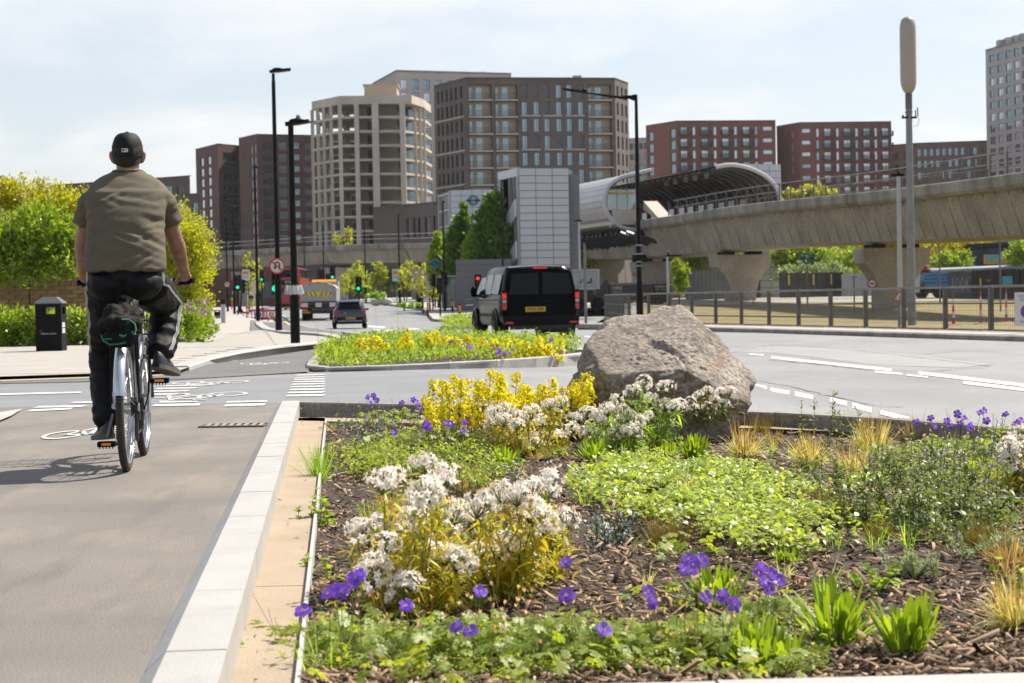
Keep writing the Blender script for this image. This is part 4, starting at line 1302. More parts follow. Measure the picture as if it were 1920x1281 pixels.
# == STREET FURNITURE
m_black = mat('black_paint', (0.005, 0.005, 0.006), 0.5, 0.15, 3.0, spec=.14)
m_blackm = mat('black_matt_plastic', (0.007, 0.007, 0.008), 0.6, 0.15, 3.0, spec=.14)
m_galv = mat('galvanised_steel', (0.34, 0.36, 0.38), 0.5, 0.12, 1.5, metal=0.5)
m_galvd = mat('dull_galvanised_steel', (0.22, 0.225, 0.23), 0.55, 0.15, 1.5, metal=0.4)
m_redp = mat('red_sign_paint', (0.55, 0.02, 0.02), 0.45, 0.05)
m_green_l = mat('green_signal', (0.0, 0.35, 0.2), 0.4, emit=((0.0, 1.0, 0.45), .9))
m_red_l = mat('red_signal', (0.4, 0.02, 0.01), 0.4, emit=((1.0, 0.03, 0.02), 1.1))
m_orange = mat('orange_plastic', (0.72, 0.22, 0.01), 0.5, 0.1)
m_bluep = mat('blue_sign_paint', (0.015, 0.10, 0.45), 0.4, 0.05)
m_wplast = mat('white_plastic', (0.68, 0.68, 0.68), 0.5, 0.05)
def base_at(px, py, off=0.05, D=None):
 if D is None:
  p = GT(px, py, off); return p
 p = RY(px, py, D)
 return Vector((p.x, D, float(T(p.x, D)) + off))
def lamp_post(px, pyb, pyt, label, D=None, head_px=0, tube_=(0.075, 0.055), group='black street lamps', flag=False, off=.05, sleeve=1.5):
 p = base_at(px, pyb, off, D)
 top = RY(px + (px - 960) * 0.0, pyt, p.y)
 h = top.z - p.z
 t = thing('street_lamp', label, 'street lamp', p, group=group)
 b = MB(); b.cyl((0, 0, -.1), (0, 0, sleeve), tube_[0] * 1.35, n=12); b.ob('base_sleeve', m_black, t, 40)
 b = MB(); b.tube([(0, 0, sleeve), (0, 0, h)], [tube_[0], tube_[1]], 12); b.ob('column', m_black, t, 40)
 return t, p, h
def lantern(t, h, L, z=0.0):
 b = MB()
 b.ext([(-.10, -.10, h + z), (L * .35, -.16, h + z + .02), (L, -.10, h + z + .05), (L, .10, h + z + .05), (L * .35, .16, h + z + .02), (-.10, .10, h + z)], (0, 0, .07))
 b.ell((.12, 0, h + z + .10), (.16, .08, .05), 8, 5)
 return b.ob('lantern', m_black, t, 30)
t, p, h = lamp_post(523, 622, 152, 'tallest black street lamp, with the no U-turn sign on it')
b = MB(); b.cyl((0, 0, h - .05), (0, 0, h + .22), .045); b.ob('spigot', m_black, t)
lantern(t, h + .24, .50)
b = MB(); b.tube([(.4, 0, h + .33), (.52, 0, h + .35)], .02, 6); b.ob('photocell', m_black, t)
t, p, h = lamp_post(554, 645, 236, 'nearer black street lamp with white paper wrapped round its waist', sleeve=.0)
lantern(t, h, .36)
b = MB(); b.tube([(.3, 0, h + .06), (.5, 0, h + .08)], [.03, .015], 6); b.ell((.15, 0, h + .16), (.05, .05, .06), 8, 5); b.ob('photocell', m_galvd, t)
b = MB(); b.cyl((0, 0, 0), (0, 0, .95), .095, n=12); b.ob('base_sleeve', m_black, t, 40)
b = MB()
for k, (a0, rr) in enumerate(((0.2, .13), (1.7, .16), (3.3, .12), (4.8, .15))):
 for j in range(3):
  a = a0 + j * .5
  b.quad((math.cos(a) * rr, math.sin(a) * rr, .97), (math.cos(a + .55) * (rr + .05), math.sin(a + .55) * (rr - .03), 1.0), (math.cos(a + .5) * rr, math.sin(a + .5) * rr, 1.17), (math.cos(a) * (rr - .03), math.sin(a) * (rr + .04), 1.14))
b.ob('paper_wrap', mat('white_paper', (0.75, 0.75, 0.78), 0.8, 0.05), t)
for px, pb, pt, D, lb in ((484, 613, 316, 93, 'black street lamp standing right of the striped roadwork cone'), (440, 593, 388, 135, 'black street lamp carrying the nearer green signal head'), (427, 577, 408, 164, 'black street lamp carrying the far no U-turn sign')):
 t, p, h = lamp_post(px, pb, pt, lb, D, off=0.03)
 b = MB(); b.ell((.06, 0, h + .08), (.14, .1, .08), 8, 5); b.ob('lantern', m_black, t, 40)
 if px == 440: LA = p
 if px == 427: LB = p
for px, pb, pt, D, lb in ((750, 571, 404, 166, 'black street lamp right of the leafless plaza tree'), (834, 578, 380, 140, 'black street lamp behind the grey signal pole on the plaza'), (686, 562, 420, 195, 'black street lamp beside the heap of white sacks'), (572, 545, 455, 215, 'slim far street lamp behind the red bus'), (608, 560, 425, 190, 'slim far street lamp over the tipper lorry'), (944, 560, 356, 133, 'black street lamp at the left edge of the stair tower')):
 t, p, h = lamp_post(px, pb, pt, lb, D, off=0.0, tube_=(.08, .06))
 b = MB(); b.ell((.05, 0, h + .08), (.15, .12, .08), 8, 5); b.ob('lantern', m_black, t, 40)
p = base_at(1200, 606, -.04, 60.5)
t = thing('street_lamp', 'black street lamp with a long bracket arm over the main road', 'street lamp', p)
hT = RY(1193, 178, 60.5).z - p.z
b = MB(); b.tube([(0, 0, 0), (0, 0, 1.35)], .115, 12); b.tube([(0, 0, 1.35), (0, 0, 1.42)], .1, 12); b.ob('base_sleeve', m_black, t, 40)
b = MB(); b.tube([(0, 0, 1.3), (0, 0, hT)], [.085, .05], 12); b.ob('column', m_black, t, 40)
b = MB(); b.tube([(0, 0, hT - .02), (-.35, 0, hT - .1), (-1.5, 0, hT + .08), (-1.75, 0, hT + .11)], [.05, .05, .028, .025], 8)
b.ext([(0, -.012, hT), (-.5, -.012, hT - .02), (0, -.012, hT - .22)], (0, .024, 0)); b.ob('arm', m_black, t)
b = MB(); b.ext([(-1.6, -.1, hT + .07), (-2.0, -.14, hT + .13), (-2.4, -.08, hT + .2), (-2.4, .08, hT + .2), (-2.0, .14, hT + .13), (-1.6, .1, hT + .07)], (0, 0, .07)); b.ell((-1.68, 0, hT + .2), (.07, .07, .05), 8, 5); b.ob('lantern', m_black, t)
zc = RY(1196, 485, 60.5).z - p.z
b = MB(); b.torus((0, .05, zc + .3), .02, .012, 'y', 12, 4); b.add([(math.cos(a) * .18, .09, zc + .32 + math.sin(a) * .18) for a in np.linspace(0, 2 * PI, 20, endpoint=False)], [tuple(range(20))]); b.ob('sign_back', m_galvd, t)
b = MB(); b.box((-.13, .02, zc), (.17, .12, .24)); b.box((.15, .02, zc), (.2, .12, .24)); b.ob('signal_box', m_black, t)
b = MB()
for dz in (-.25, -.12, .14, .42): b.cyl((0, 0, zc + dz), (0, 0, zc + dz + .03), .1)
b.ob('clamp_band', m_galv, t)
D = 62
p = Vector((XD(1708, D, 2), D, LZ(D)))
t = thing('antenna_mast', 'grey antenna mast topped by a tall cream capsule', 'mast', p)
z1, z2, z3 = RY(1704, 176, D).z - p.z, RY(1706, 205, D).z - p.z, RY(1706, 31, D).z - p.z
b = MB(); b.tube([(0, 0, -.2), (0, 0, z2)], [.145, .105], 20); b.ob('pole', mat('weathered_galvanised', (0.27, 0.29, 0.31), 0.55, 0.15, 2.0, metal=0.45, fine=.08, bsc=15), t, 40)
b = MB(); b.cyl((0, 0, z2), (0, 0, z1), .115, n=20); b.cyl((0, 0, z2 - .12), (0, 0, z2 - .08), .13, n=20); b.ob('neck', mat('dark_galvanised', (0.14, 0.15, 0.16), 0.5, metal=.4), t, 40)
H = z3 - z1
b = MB(); b.lathe([(.02, 0), (.12, .02), (.2, .14), (.25, .3), (.27, .5), (.272, H - .5), (.265, H - .3), (.22, H - .12), (.13, H - .03), (.02, H)], 28, c=(0, 0, z1))
b.ob('capsule', mat('cream_fibreglass', (0.43, 0.385, 0.33), 0.35, 0.04, 1.0, c2=(0.46, 0.41, 0.355)), t, 60)
b = MB(); b.box((0, -.05, z2 - .28), (.5, .1, .06)); b.box((.2, -.1, z2 - .15), (.03, .03, .22)); b.box((.27, -.1, z2 - .1), (.03, .03, .3)); b.box((-.22, -.1, z2 - .25), (.05, .08, .1)); b.ob('bracket', m_blackm, t)
b = MB(); b.tube([(.27, -.1, z2 - .2), (.31, -.1, z2 - .4), (.26, -.1, z2 - .55), (.13, -.1, z2 - .58)], .012, 5); b.ob('cable', m_wplast, t)
for px, pyt, D, lb, hd in ((1686, 330, 70, 'grey lamp post beside the antenna mast', 1), (1087, 415, 120, 'slim grey lamp post by the right side of the stair tower', -1)):
 p = Vector((XD(px, D, 3), D, LZ(D))); h = RY(px, pyt, D).z - p.z
 t = thing('street_lamp', lb, 'street lamp', p)
 b = MB(); b.tube([(0, 0, 0), (0, 0, h)], [.10 if D < 100 else .07, .075 if D < 100 else .06], 12); b.ob('column', m_galv, t, 40)
 b = MB(); b.box((-.05, 0, h + .03), (.5, .22, .09)); b.ell((0, 0, h + .13), (.06, .06, .06), 8, 5); b.ob('lantern', m_black, t)
for px, pyt, D, lb, m in ((1097, 455, 92, 'dark lamp post with a flat head in front of the pale tipping container', m_galvd), (1252, 481, 88, 'pale lamp post with a dark flat head by the parked black lorry', m_galv)):
 p = Vector((XD(px, D, 2), D, LZ(D))); h = RY(px, pyt, D).z - p.z
 t = thing('street_lamp', lb, 'street lamp', p)
 b = MB(); b.tube([(0, 0, 0), (0, 0, h)], [.07, .06], 10); b.ob('column', m, t, 40)
 b = MB(); b.box((.28, 0, h + .03), (.75, .22, .07)); b.ell((.05, 0, h + .12), (.06, .06, .06), 8, 5); b.ob('lantern', m_black, t)
for px, pyt, D, lb in ((1762, 455, 120, 'thin pale post right of the yellow flowering tree'), (1875, 445, 105, 'thin grey post in front of the black hoarding'), (1601, 520, 104, 'thin grey post in front of the pale painted hoarding')):
 p = Vector((XD(px, D, 2), D, LZ(D))); h = RY(px, pyt, D).z - p.z
 t = thing('lamp_column', lb, 'post', p)
 b = MB(); b.tube([(0, 0, 0), (0, 0, h)], .05, 8); b.ob('column', m_galvd, t, 40)
 b = MB(); b.box((0, 0, h + .02), (.3, .15, .06)); b.ob('lantern', m_galvd, t)
# -- signs
def disc(c, r, n=28):
 return [(c[0] + math.cos(2 * PI * k / n) * r, c[1], c[2] + math.sin(2 * PI * k / n) * r) for k in range(n)]
def no_uturn(p, z, r, label):
 s = thing('road_sign', label, 'road sign', (p.x, p.y - .1, z), group='round no U-turn signs')
 b = MB(); b.ext(disc((0, -.012, 0), r), (0, .012, 0)); b.ob('plate', m_wplast, s)
 b = MB(); b.torus((0, -.014, 0), r * .90, r * .10, 'y', 36, 4, flat=.06); b.ob('border', m_redp, s)
 b = MB()
 w = r * .15
 pts = [(r * .30, 0, -r * .48), (r * .30, 0, r * .2)] + [(r * .03 + r * .27 * math.cos(a), 0, r * .2 + r * .27 * math.sin(a)) for a in np.linspace(0, PI, 9)] + [(-r * .24, 0, -r * .15)]
 P_ = [Vector((x, -.018, z_)) for x, _, z_ in pts]
 W = []
 for i, q in enumerate(P_):
  d = (P_[min(i + 1, len(P_) - 1)] - P_[max(i - 1, 0)]).normalized(); nn = Vector((-d.z, 0, d.x)) * w / 2
  W.append([q + nn, q - nn])
 b.rings(W, 0, False, False, closed=False)
 b.add([(-r * .46, -.018, -r * .12), (-r * .02, -.018, -r * .12), (-r * .24, -.018, -r * .45)], [(0, 1, 2)])
 b.ob('arrow', m_black, s)
 b = MB(); b.quad((-r * .62, -.022, r * .45), (-r * .52, -.022, r * .58), (r * .62, -.022, -r * .45), (r * .52, -.022, -r * .58)); b.ob('bar', m_redp, s)
 b = MB(); b.box((0, .05, 0), (r * .5, .08, .05)); b.ob('clamp', m_galvd, s)
p = GT(523, 622, .05)
no_uturn(p, RY(522, 499, p.y).z, .235, 'large no U-turn sign on the tallest black street lamp')
no_uturn(LB, RY(430, 533.5, LB.y).z, .235, 'small far no U-turn sign on a thin street lamp beside a worker')
def post_sign(px, py, D, zb, label, build, cat='road sign', pole=True, m=None):
 q = RY(px, py, D)
 s = thing('road_sign', label, cat, (q.x, D, zb))
 build(s, q.z - zb)
 if pole:
  b = MB(); b.cyl((0, .04, 0), (0, .04, q.z - zb + .2), .04, n=8); b.ob('pole', m or m_galvd, s)
 return s
def tri(s, z):
 z += .04
 for k, m, y in ((.20, m_redp, 0), (.135, m_wplast, -.012)):
  b = MB(); b.ext([(-k, y, z - k * .55), (k, y, z - k * .55), (0, y, z + k * 1.1)], (0, -.01, 0)); b.ob('border' if m is m_redp else 'plate', m, s)
 b = MB(); b.box((.01, -.026, z - .01), (.025, .006, .1)); b.box((.03, -.026, z + .02), (.045, .006, .02)); b.ob('symbol', m_black, s)
post_sign(1686, 560, 54.5, LZ(54.5), 'red edged triangular warning sign behind the guard fence', tri)
def noentry(s, z):
 b = MB(); b.ext(disc((0, 0, z), .28), (0, -.012, 0)); b.ob('border', m_redp, s)
 b = MB(); b.ext(disc((0, -.014, z), .2), (0, -.006, 0)); b.ob('plate', m_wplast, s)
 b = MB(); b.box((0, -.026, z), (.24, .006, .06)); b.ob('bar', m_black, s)
post_sign(1635, 532, 104, LZ(104), 'small round red edged sign against the left edge of the right-hand pier', noentry)
q = RY(1911, 580, 37.3)
s = thing('road_sign', 'white parking sign board fixed to the fence at the right edge', 'road sign', (q.x, 37.3, q.z))
b = MB(); b.box((.08, 0, 0), (.34, .02, .68)); b.ob('board', m_wplast, s)
b = MB(); b.torus((.16, -.012, -.05), .125, .016, 'y', 28, 4, flat=.1); b.ob('red_ring', m_redp, s)
b = MB(); b.add(disc((.16, -.013, -.05), .115), [tuple(range(28))]); b.ob('blue_disc', m_bluep, s)
b = MB(); b.quad((.07, -.016, .05), (.09, -.016, .07), (.25, -.016, -.15), (.23, -.016, -.17)); b.ob('red_bar', m_redp, s)
text_ob('lettering', 'Controlled\nZONE', .075, m_black, s, (.10, -.0125, .23), FACE, sx=.8)
text_ob('lettering', 'Mon - Sat', .055, m_black, s, (.12, -.0125, -.25), FACE)
def box_sign(px, py, D, label, w=.5):
 q = RY(px, py, D); zb = float(T(q.x, D))
 s = thing('notice_sign', label, 'sign', (q.x, D, zb))
 z = q.z - zb
 b = MB(); b.box((0, 0, z), (w, .06, w * 1.5)); b.ob('board', m_wplast, s)
 b = MB(); b.box((0, -.035, z + w * .3), (w * .8, .01, w * .4)); b.ob('red_panel', m_orange, s)
 b = MB(); b.box((0, -.035, z - w * .25), (w * .8, .01, w * .4)); b.ob('grey_panel', m_galv, s)
 b = MB(); b.cyl((0, .05, 0), (0, .05, z), .04, n=8); b.ob('pole', m_galvd, s)
 return s
box_sign(743, 516, 160, 'white and orange bus stop flag board over the plaza', .7)
box_sign(461, 516, 175, 'pale orange notice board far up the footway', .7)
# -- traffic lights
def signal(px, pyl, pyb, D, label, lit='green', head=(.32, .98), face=0.0, lamp=True, zoff=0.0, arm=None):
 x = XD(px, D, 2); zb = float(T(x, D)) + zoff
 zl = RY(px, pyl, D).z - zb
 t = thing('traffic_light', label, 'traffic light', (x, D, zb), face, group='traffic lights of the junction')
 w, h = head
 zc = zl + h * .31 if lit in ('green', None) else zl - h * .31
 b = MB(); b.box((0, 0, zc), (w, .22, h)); b.box((0, .12, zc), (w * 1.4, .02, h * 1.12)); b.ob('head', m_blackm, t)
 for k, dz in enumerate((h * .31, 0, -h * .31)):
  v = MB(); v.torus((0, -.2, zc + dz), .11, .02, 'y', 16, 4, flat=4.5, a0=.1, a1=PI - .1); v.ob('visor', m_blackm, t)
  if lamp:
   on = (lit == 'green' and k == 2) or (lit == 'red' and k == 0)
   b = MB(); b.ell((0, -.115, zc + dz), (.115, .05, .115), 12, 6); b.ob('lens', (m_green_l if lit == 'green' else m_red_l) if on else m_dark, t)
 b = MB()
 if arm: b.tube([(arm, .1, 0), (arm, .1, zc - h * 1.15), (0, .1, zc - h * .5)], .06, 8)
 else: b.cyl((0, .1, 0), (0, .1, zc + h * .4), .06, n=8)
 b.ob('pole', m_black, t)
 return t
signal(446, 538.5, 590, 134, 'traffic light showing green on the street lamp left of the black A-board')
signal(456, 545, 590, 134.5, 'traffic light seen from its side by the black A-board', None, face=1.9, lamp=False, arm=.55)
signal(491, 524, 575, 175, 'traffic light showing green behind the street lamps over the roadwork barriers')
signal(517, 540.5, 600, 55.5, 'low traffic light showing a small green on the tallest street lamp', head=(.2, .8))
signal(624, 519.5, 560, 152, 'traffic light showing green, upper one above the tipper lorry')
signal(616, 533.5, 560, 150, 'traffic light showing green, lower one above the tipper lorry')
signal(604, 524, 560, 151, 'unlit traffic light head left of the two greens above the tipper lorry', None)
signal(672, 541, 571, 133, 'traffic light showing green on its own post right of the grey car')
signal(834, 531, 578, 139.4, 'dark traffic light head on the thick plaza lamp post', None, lamp=False, face=.6)
signal(812, 534, 570, 142, 'dark traffic light head on a cranked post left of the thick lamp post', None, lamp=False, face=-1.2, arm=-.45)
signal(826, 545, 582, 124, 'dark low traffic light box on the island post', None, lamp=False, face=2.6)
signal(896, 522, 578, 118, 'traffic light showing red left of the black van', 'red')
# -- bins, bollards, cones
p = GT(97, 660, .05)
t = thing('litter_bin', 'large black litter bin with a pitched lid beside the leafy shrubs', 'bin', p, 0.02)
k = 1.0; W, Dp, H = .47, .42, RY(97, 570, p.y).z - p.z
zt_, zo0, zo1 = H, H * .79, H * .93
b = MB()
b.box((0, 0, zo0 / 2), (W, Dp, zo0)); b.ob('body', m_blackm, t)
b = MB()
for sx in (-1, 1):
 for sy in (-1, 1): b.box((sx * (W / 2 - .055), sy * (Dp / 2 - .05), (zo0 + zo1) / 2), (.11 if sx < 0 else .11, .1, zo1 - zo0))
b.ob('corner_post', m_blackm, t)
b = MB(); b.box((0, 0, (zo1 + H) / 2), (W, Dp, H - zo1)); b.ob('top_frame', m_blackm, t)
b = MB()
e = .02
b.rings([[(-W / 2 - e, -Dp / 2 - e, H), (W / 2 + e, -Dp / 2 - e, H), (W / 2 + e, Dp / 2 + e, H), (-W / 2 - e, Dp / 2 + e, H)], [(-W / 2 - e, -Dp / 2 - e, H + .02), (W / 2 + e, -Dp / 2 - e, H + .02), (W / 2 + e, Dp / 2 + e, H + .02), (-W / 2 - e, Dp / 2 + e, H + .02)], [(-.13, -.10, H + .125), (.13, -.10, H + .125), (.13, .10, H + .125), (-.13, .10, H + .125)]])
b.ob('lid', mat('grey_bin_lid', (0.11, 0.115, 0.125), 0.4, 0.08), t)
b = MB(); b.box((0, -Dp / 2 - .004, H * .40), (.36, .008, H * .22)); b.box((.0, -Dp / 2 - .004, H * .72), (.18, .008, .05)); b.ob('door_panel', m_black, t)
text_ob('lettering', 'Newham London', .047, m_wplast, t, (.005, -Dp / 2 - .012, H * .385), FACE, sx=.86)
b = MB(); b.add([(-.17, -Dp / 2 - .011, H * .41), (-.155, -Dp / 2 - .011, H * .45), (-.10, -Dp / 2 - .011, H * .468), (-.145, -Dp / 2 - .011, H * .44)], [(0, 1, 2, 3)]); b.ob('emblem', mat('crimson_print', (0.45, 0.02, 0.07), 0.5), t)
b = MB()
for z in (.56, .44): b.box((W / 2 + .003, -.05, H * z), (.006, .22, .09))
b.ob('sticker', m_wplast, t)
p = GT(408, 606, .05)
t = thing('litter_bin', 'small black post bin with pale lettering by the end of the shrubs', 'bin', p)
s_ = p.y / F_PX
b = MB(); b.box((0, 0, 11 * s_), (10 * s_, .4, 21 * s_)); b.ob('body', m_blackm, t)
b = MB()
for sx in (-1, 1): b.box((sx * 4.4 * s_, 0, 22 * s_), (1.2 * s_, .3, 4 * s_))
b.box((0, 0, 24 * s_), (10 * s_, .4, 1.2 * s_)); b.ob('hood', m_black, t)
text_ob('lettering', 'LITTER', 2.6 * s_, m_wplast, t, (0, -.21, 13 * s_), FACE)
text_ob('lettering', 'bin it', 2.4 * s_, m_wplast, t, (0, -.21, 8 * s_), FACE)
p = Vector((XD(403, 72, 1), 74, .1))
t = thing('bollard', 'grey post with a black cap behind the small litter bin', 'bollard', p)
b = MB(); b.cyl((0, 0, 0), (0, 0, .75), .09, n=12); b.ob('post', m_galv, t); b = MB(); b.cyl((0, 0, .76), (0, 0, .95), .09, n=12); b.ob('cap', m_black, t)
for px, pyb, D, lb in ((802, 582, 128, 'black bollard with an orange band at the left end of the traffic island'), (862, 580, 122, 'black bollard with an orange band right of the plaza lamp post'), (848, 576, 136, 'slim black bollard with an orange cap by the glass shelter'), (806, 572, 141, 'stout black bollard under the cranked signal post')):
 x = XD(px, D, .5)
 t = thing('bollard', lb, 'bollard', (x, D, float(T(x, D))), group='bollards on the traffic island')
 b = MB(); b.cyl((0, 0, 0), (0, 0, .95), .07, n=10); b.ob('post', m_black, t)
 b = MB(); b.cyl((0, 0, .45), (0, 0, .85), .074, n=10); b.ob('band', m_orange, t)
x = XD(787, 152, .5)
t = thing('litter_bin', 'round black litter bin on the sunlit plaza', 'bin', (x, 152, float(T(x, 152))))
b = MB(); b.cyl((0, 0, 0), (0, 0, 1.2), .3, n=14); b.ob('body', m_black, t); b = MB(); b.cyl((0, 0, 1.22), (0, 0, 1.3), .33, n=14); b.ob('lid', m_black, t)
m_cone = mat('red_cone_plastic', (0.62, 0.04, 0.08), 0.5, 0.1)
def delineator(px, pyt, D, zb, label, dark=True, cat='traffic cone'):
 x = XD(px, D, 1); h = RY(px, pyt, D).z - zb
 t = thing('traffic_cone', label, cat, (x, D, zb))
 for k in range(5):
  b = MB(); r0 = .11 if dark else .06; b.cyl((0, 0, .08 + (h - .08) * k / 5), (0, 0, .08 + (h - .08) * (k + 1) / 5 - .004), r0 - .009 * k, r0 - .009 * (k + 1), 12); b.ob('band', m_cone if k % 2 == 0 else m_wplast, t)
 b = MB(); b.box((0, 0, .04), (.5, .5, .07), taper=.7); b.ob('base', m_blackm if dark else mat('tan_rubber', (.42, .3, .17), .8), t)
delineator(463, 574, 110, -.19, 'red and white striped cone at the left end of the roadwork barriers')
for px, py, D, lb in ((1886, 537, 72, 'red striped road marker right of the turquoise notice'), (1838, 543, 60, 'red striped road marker left of the turquoise notice'), (1787, 550, 58, 'red striped road marker below the colourful graffiti'), (1500, 535, 122, 'red striped road marker left of the bronze ring sign pole')):
 delineator(px, py, D, LZ(D), lb, False)
delineator(1412, 548, 124, LZ(124), 'orange red cone beside the left concrete pier', False)
# -- roadworks on the footway
m_barr = mat('magenta_red_plastic', (0.42, 0.012, 0.07), 0.45, 0.1)
for k, (pa, pb_, D) in enumerate(((466, 505, 113), (488, 517, 109))):
 xa, xb = XD(pa, D, .5), XD(pb_, D, .5)
 t = thing('road_barrier', ('red plastic roadwork barrier left of the street lamp with the blue disc', 'red plastic roadwork barrier behind the triangular works sign')[k], 'barrier', ((xa + xb) / 2, D, float(T(xa, D)) + .05), 0.25 * k, scale=(1, 1, .68), group='red roadwork barriers')
 w = xb - xa
 b = MB()
 for z, hh in ((.9, .14), (.18, .16)): b.box((0, 0, z), (w, .06, hh))
 n = 7
 for i in range(n + 1): b.box((-w / 2 + w * i / n, 0, .53), (.05, .05, .6))
 b.ob('panel', m_barr, t)
 b = MB()
 for sx in (-1, 1): b.box((sx * w * .4, 0, .05), (.1, .5, .1))
 b.ob('foot', m_blackm, t)
def frame_sign(px, py, D, label, kind):
 q = RY(px, py, D); zb = float(T(q.x, D)) + .05; t = thing('works_sign', label, 'works sign', (q.x, D, zb), scale=.72); z = (q.z - zb) / .72
 if kind == 'disc':
  b = MB(); b.ext(disc((0, 0, z), .30), (0, -.012, 0)); b.ob('plate', m_bluep, t)
  b = MB(); b.torus((0, -.014, z), .285, .012, 'y', 28, 4, flat=.2); b.ob('rim', m_wplast, t)
  b = MB(); b.add([(-.16, -.02, z - .02), (-.02, -.02, z - .17), (-.02, -.02, z - .08), (.16, -.02, z + .12), (.10, -.02, z + .17), (-.08, -.02, z - .02), (-.16, -.02, z + .02 - .16)][:6], [(0, 1, 2, 3, 4, 5)]); b.ob('arrow', m_wplast, t)
 else:
  b = MB(); b.ext([(-.36, 0, z - .3), (.36, 0, z - .3), (0, 0, z + .34)], (0, -.012, 0)); b.ob('border', m_redp if kind == 'tri' else m_blackm, t)
  if kind == 'tri':
   b = MB(); b.ext([(-.25, -.014, z - .24), (.25, -.014, z - .24), (0, -.014, z + .21)], (0, -.006, 0)); b.ob('plate', m_wplast, t)
   b = MB(); b.ell((-.02, -.025, z - .02), (.04, .01, .04), 8, 5); b.box((0, -.025, z - .13), (.08, .008, .14), mtx=Matrix.Rotation(.4, 3, 'Y')); b.ell((.1, -.025, z - .18), (.08, .01, .05), 8, 5); b.ob('digging_man', m_black, t)
 b = MB()
 for sx in (-1, 1): b.tube([(sx * .3, -.12, 0), (sx * .25, .02, z * .55)], .025, 6); b.tube([(sx * .3, .3, 0), (sx * .25, .03, z * .7)], .025, 6)
 b.ob('stand', m_blackm, t)
frame_sign(484, 590, 107, 'blue round keep left sign standing against the roadwork barriers', 'disc')
frame_sign(509, 591, 105, 'red triangular men at work sign at the right end of the barriers', 'tri')
frame_sign(450, 580, 120, 'black backed triangular A-board on the footway beside a worker', 'back')
# -- guard fence along the far footway
fence = thing('guard_fence', 'dark steel guard fence with mesh infill along the far footway', 'fence', (0, 0, 0))
m_fen = mat('fence_steel', (0.16, 0.15, 0.14), 0.55, 0.2, 2.0, metal=0.3)
m_fent = mat('fence_rail_worn', (0.27, 0.255, 0.235), 0.55, 0.25, 2.0, metal=0.3)
FP = resample([fl(30, 1.75), fl(35.7, 1.75), fl(64, 1.75), fl(64, 1.75) + Vector((0, 14, 0))], 2.05)
zbf = -.10
pm = MB(); pm.box((0, 0, .52), (.065, .10, 1.04)); pm = pm.mesh('post', m_fen)
pm2 = MB(); pm2.box((0, 0, .05), (1.72, .22, .14), taper=.92); pm2 = pm2.mesh('kerb_block', mat('fence_kerb_block', (0.36, 0.30, 0.22), 0.9, 0.3, 2.0, fine=.1))
for i, q in enumerate(FP):
 d = (FP[min(i + 1, len(FP) - 1)] - FP[max(i - 1, 0)]); rz = math.atan2(d.y, d.x)
 link('post', pm, fence, (q.x, q.y, zbf), rz)
 if i < len(FP) - 1: link('kerb_block', pm2, fence, ((q.x + FP[i + 1].x) / 2, (q.y + FP[i + 1].y) / 2, zbf - .02), rz)
for z, r, nm, m in ((1.03, .034, 'top_rail', m_fent), (.66, .022, 'mid_rail', m_fen), (.32, .022, 'low_rail', m_fen)):
 b = MB(); b.tube([q + Vector((0, -.02, zbf + z)) for q in FP], r, 6); b.ob(nm, m, fence)
b = MB()
Wp = resample(FP, .085)
for q in Wp: b.box(q + Vector((0, .02, zbf + .53)), (.006, .006, 1.0))
for z in np.arange(.1, 1.0, .1):
 b.tube([q + Vector((0, .02, zbf + z)) for q in FP], .003, 3)
tag(b.ob('wire_mesh', m_fen, fence), kind='stuff')
# -- hoardings, shelter, sacks, far odds and ends
def hoarding(name, label, pa, Da, pb_, Db, pyt, m, zb=None, nb=None, mats=None):
 if zb is None: zb = LZ(Da)
 A, B = Vector((XD(pa, Da, 1), Da, zb)), Vector((XD(pb_, Db, 1), Db, zb))
 zt = RY(pa, pyt, Da).z
 t = thing(name, label, 'hoarding', (A.x, A.y, zb))
 d = B - A; L = d.length; d.normalize(); rz = math.atan2(d.y, d.x)
 n = nb or max(2, int(L / .9))
 s = MB(); s.box((0, 0, (zt - zb) / 2), (L / n - .03, .08, zt - zb)); s = s.mesh('panel', m)
 for i in range(n):
  link('panel', s, t, d * (L * (i + .5) / n) + Vector((0, 0, 0)), rz).location.y += .03 * (i % 2)
 b = MB(); b.box(d * L / 2 + Vector((0, .1, (zt - zb) / 2)), (L, .05, zt - zb - .1), rz=rz); b.ob('backing', m_dark, t)
 return t, A, d, L, zt - zb, rz
m_hd = mat('charcoal_hoarding', (0.06, 0.056, 0.055), 0.7, 0.15, 1.0)
m_hg = mat('grey_hoarding', (0.36, 0.38, 0.43), 0.6, 0.08, 1.0)
m_hb = mat('black_hoarding', (0.02, 0.017, 0.02), 0.6, 0.15, 1.0)
t, A, d, L, zt, rz = hoarding('hoarding', 'charcoal site hoarding with yellow strips under the viaduct', 1462, 150, 1582, 154, 512, m_hd)
for u in (.14, .52, .80):
 b = MB(); b.box(d * L * u + Vector((0, -.08, zt * .72)), (.16, .03, .85), rz=rz); b.ob('yellow_strip', m_yellowp, t)
hoarding('hoarding', 'pale grey hoarding panel left of the right-hand pier', 1578, 152, 1634, 154, 514, m_hg, nb=3)
hoarding('hoarding', 'green grey corrugated hoarding behind the young tree', 1286, 150, 1376, 152, 508, mat('sage_hoarding', (0.17, 0.19, 0.19), 0.6, 0.1), nb=12)
t, A, d, L, zt, rz = hoarding('graffiti_wall', 'hoarding painted with a large graffiti word', 1779, 132, 1824, 130, 511, mat('graffiti_ground', (0.07, 0.09, 0.10), 0.6, 0.3, 2.0), nb=2)
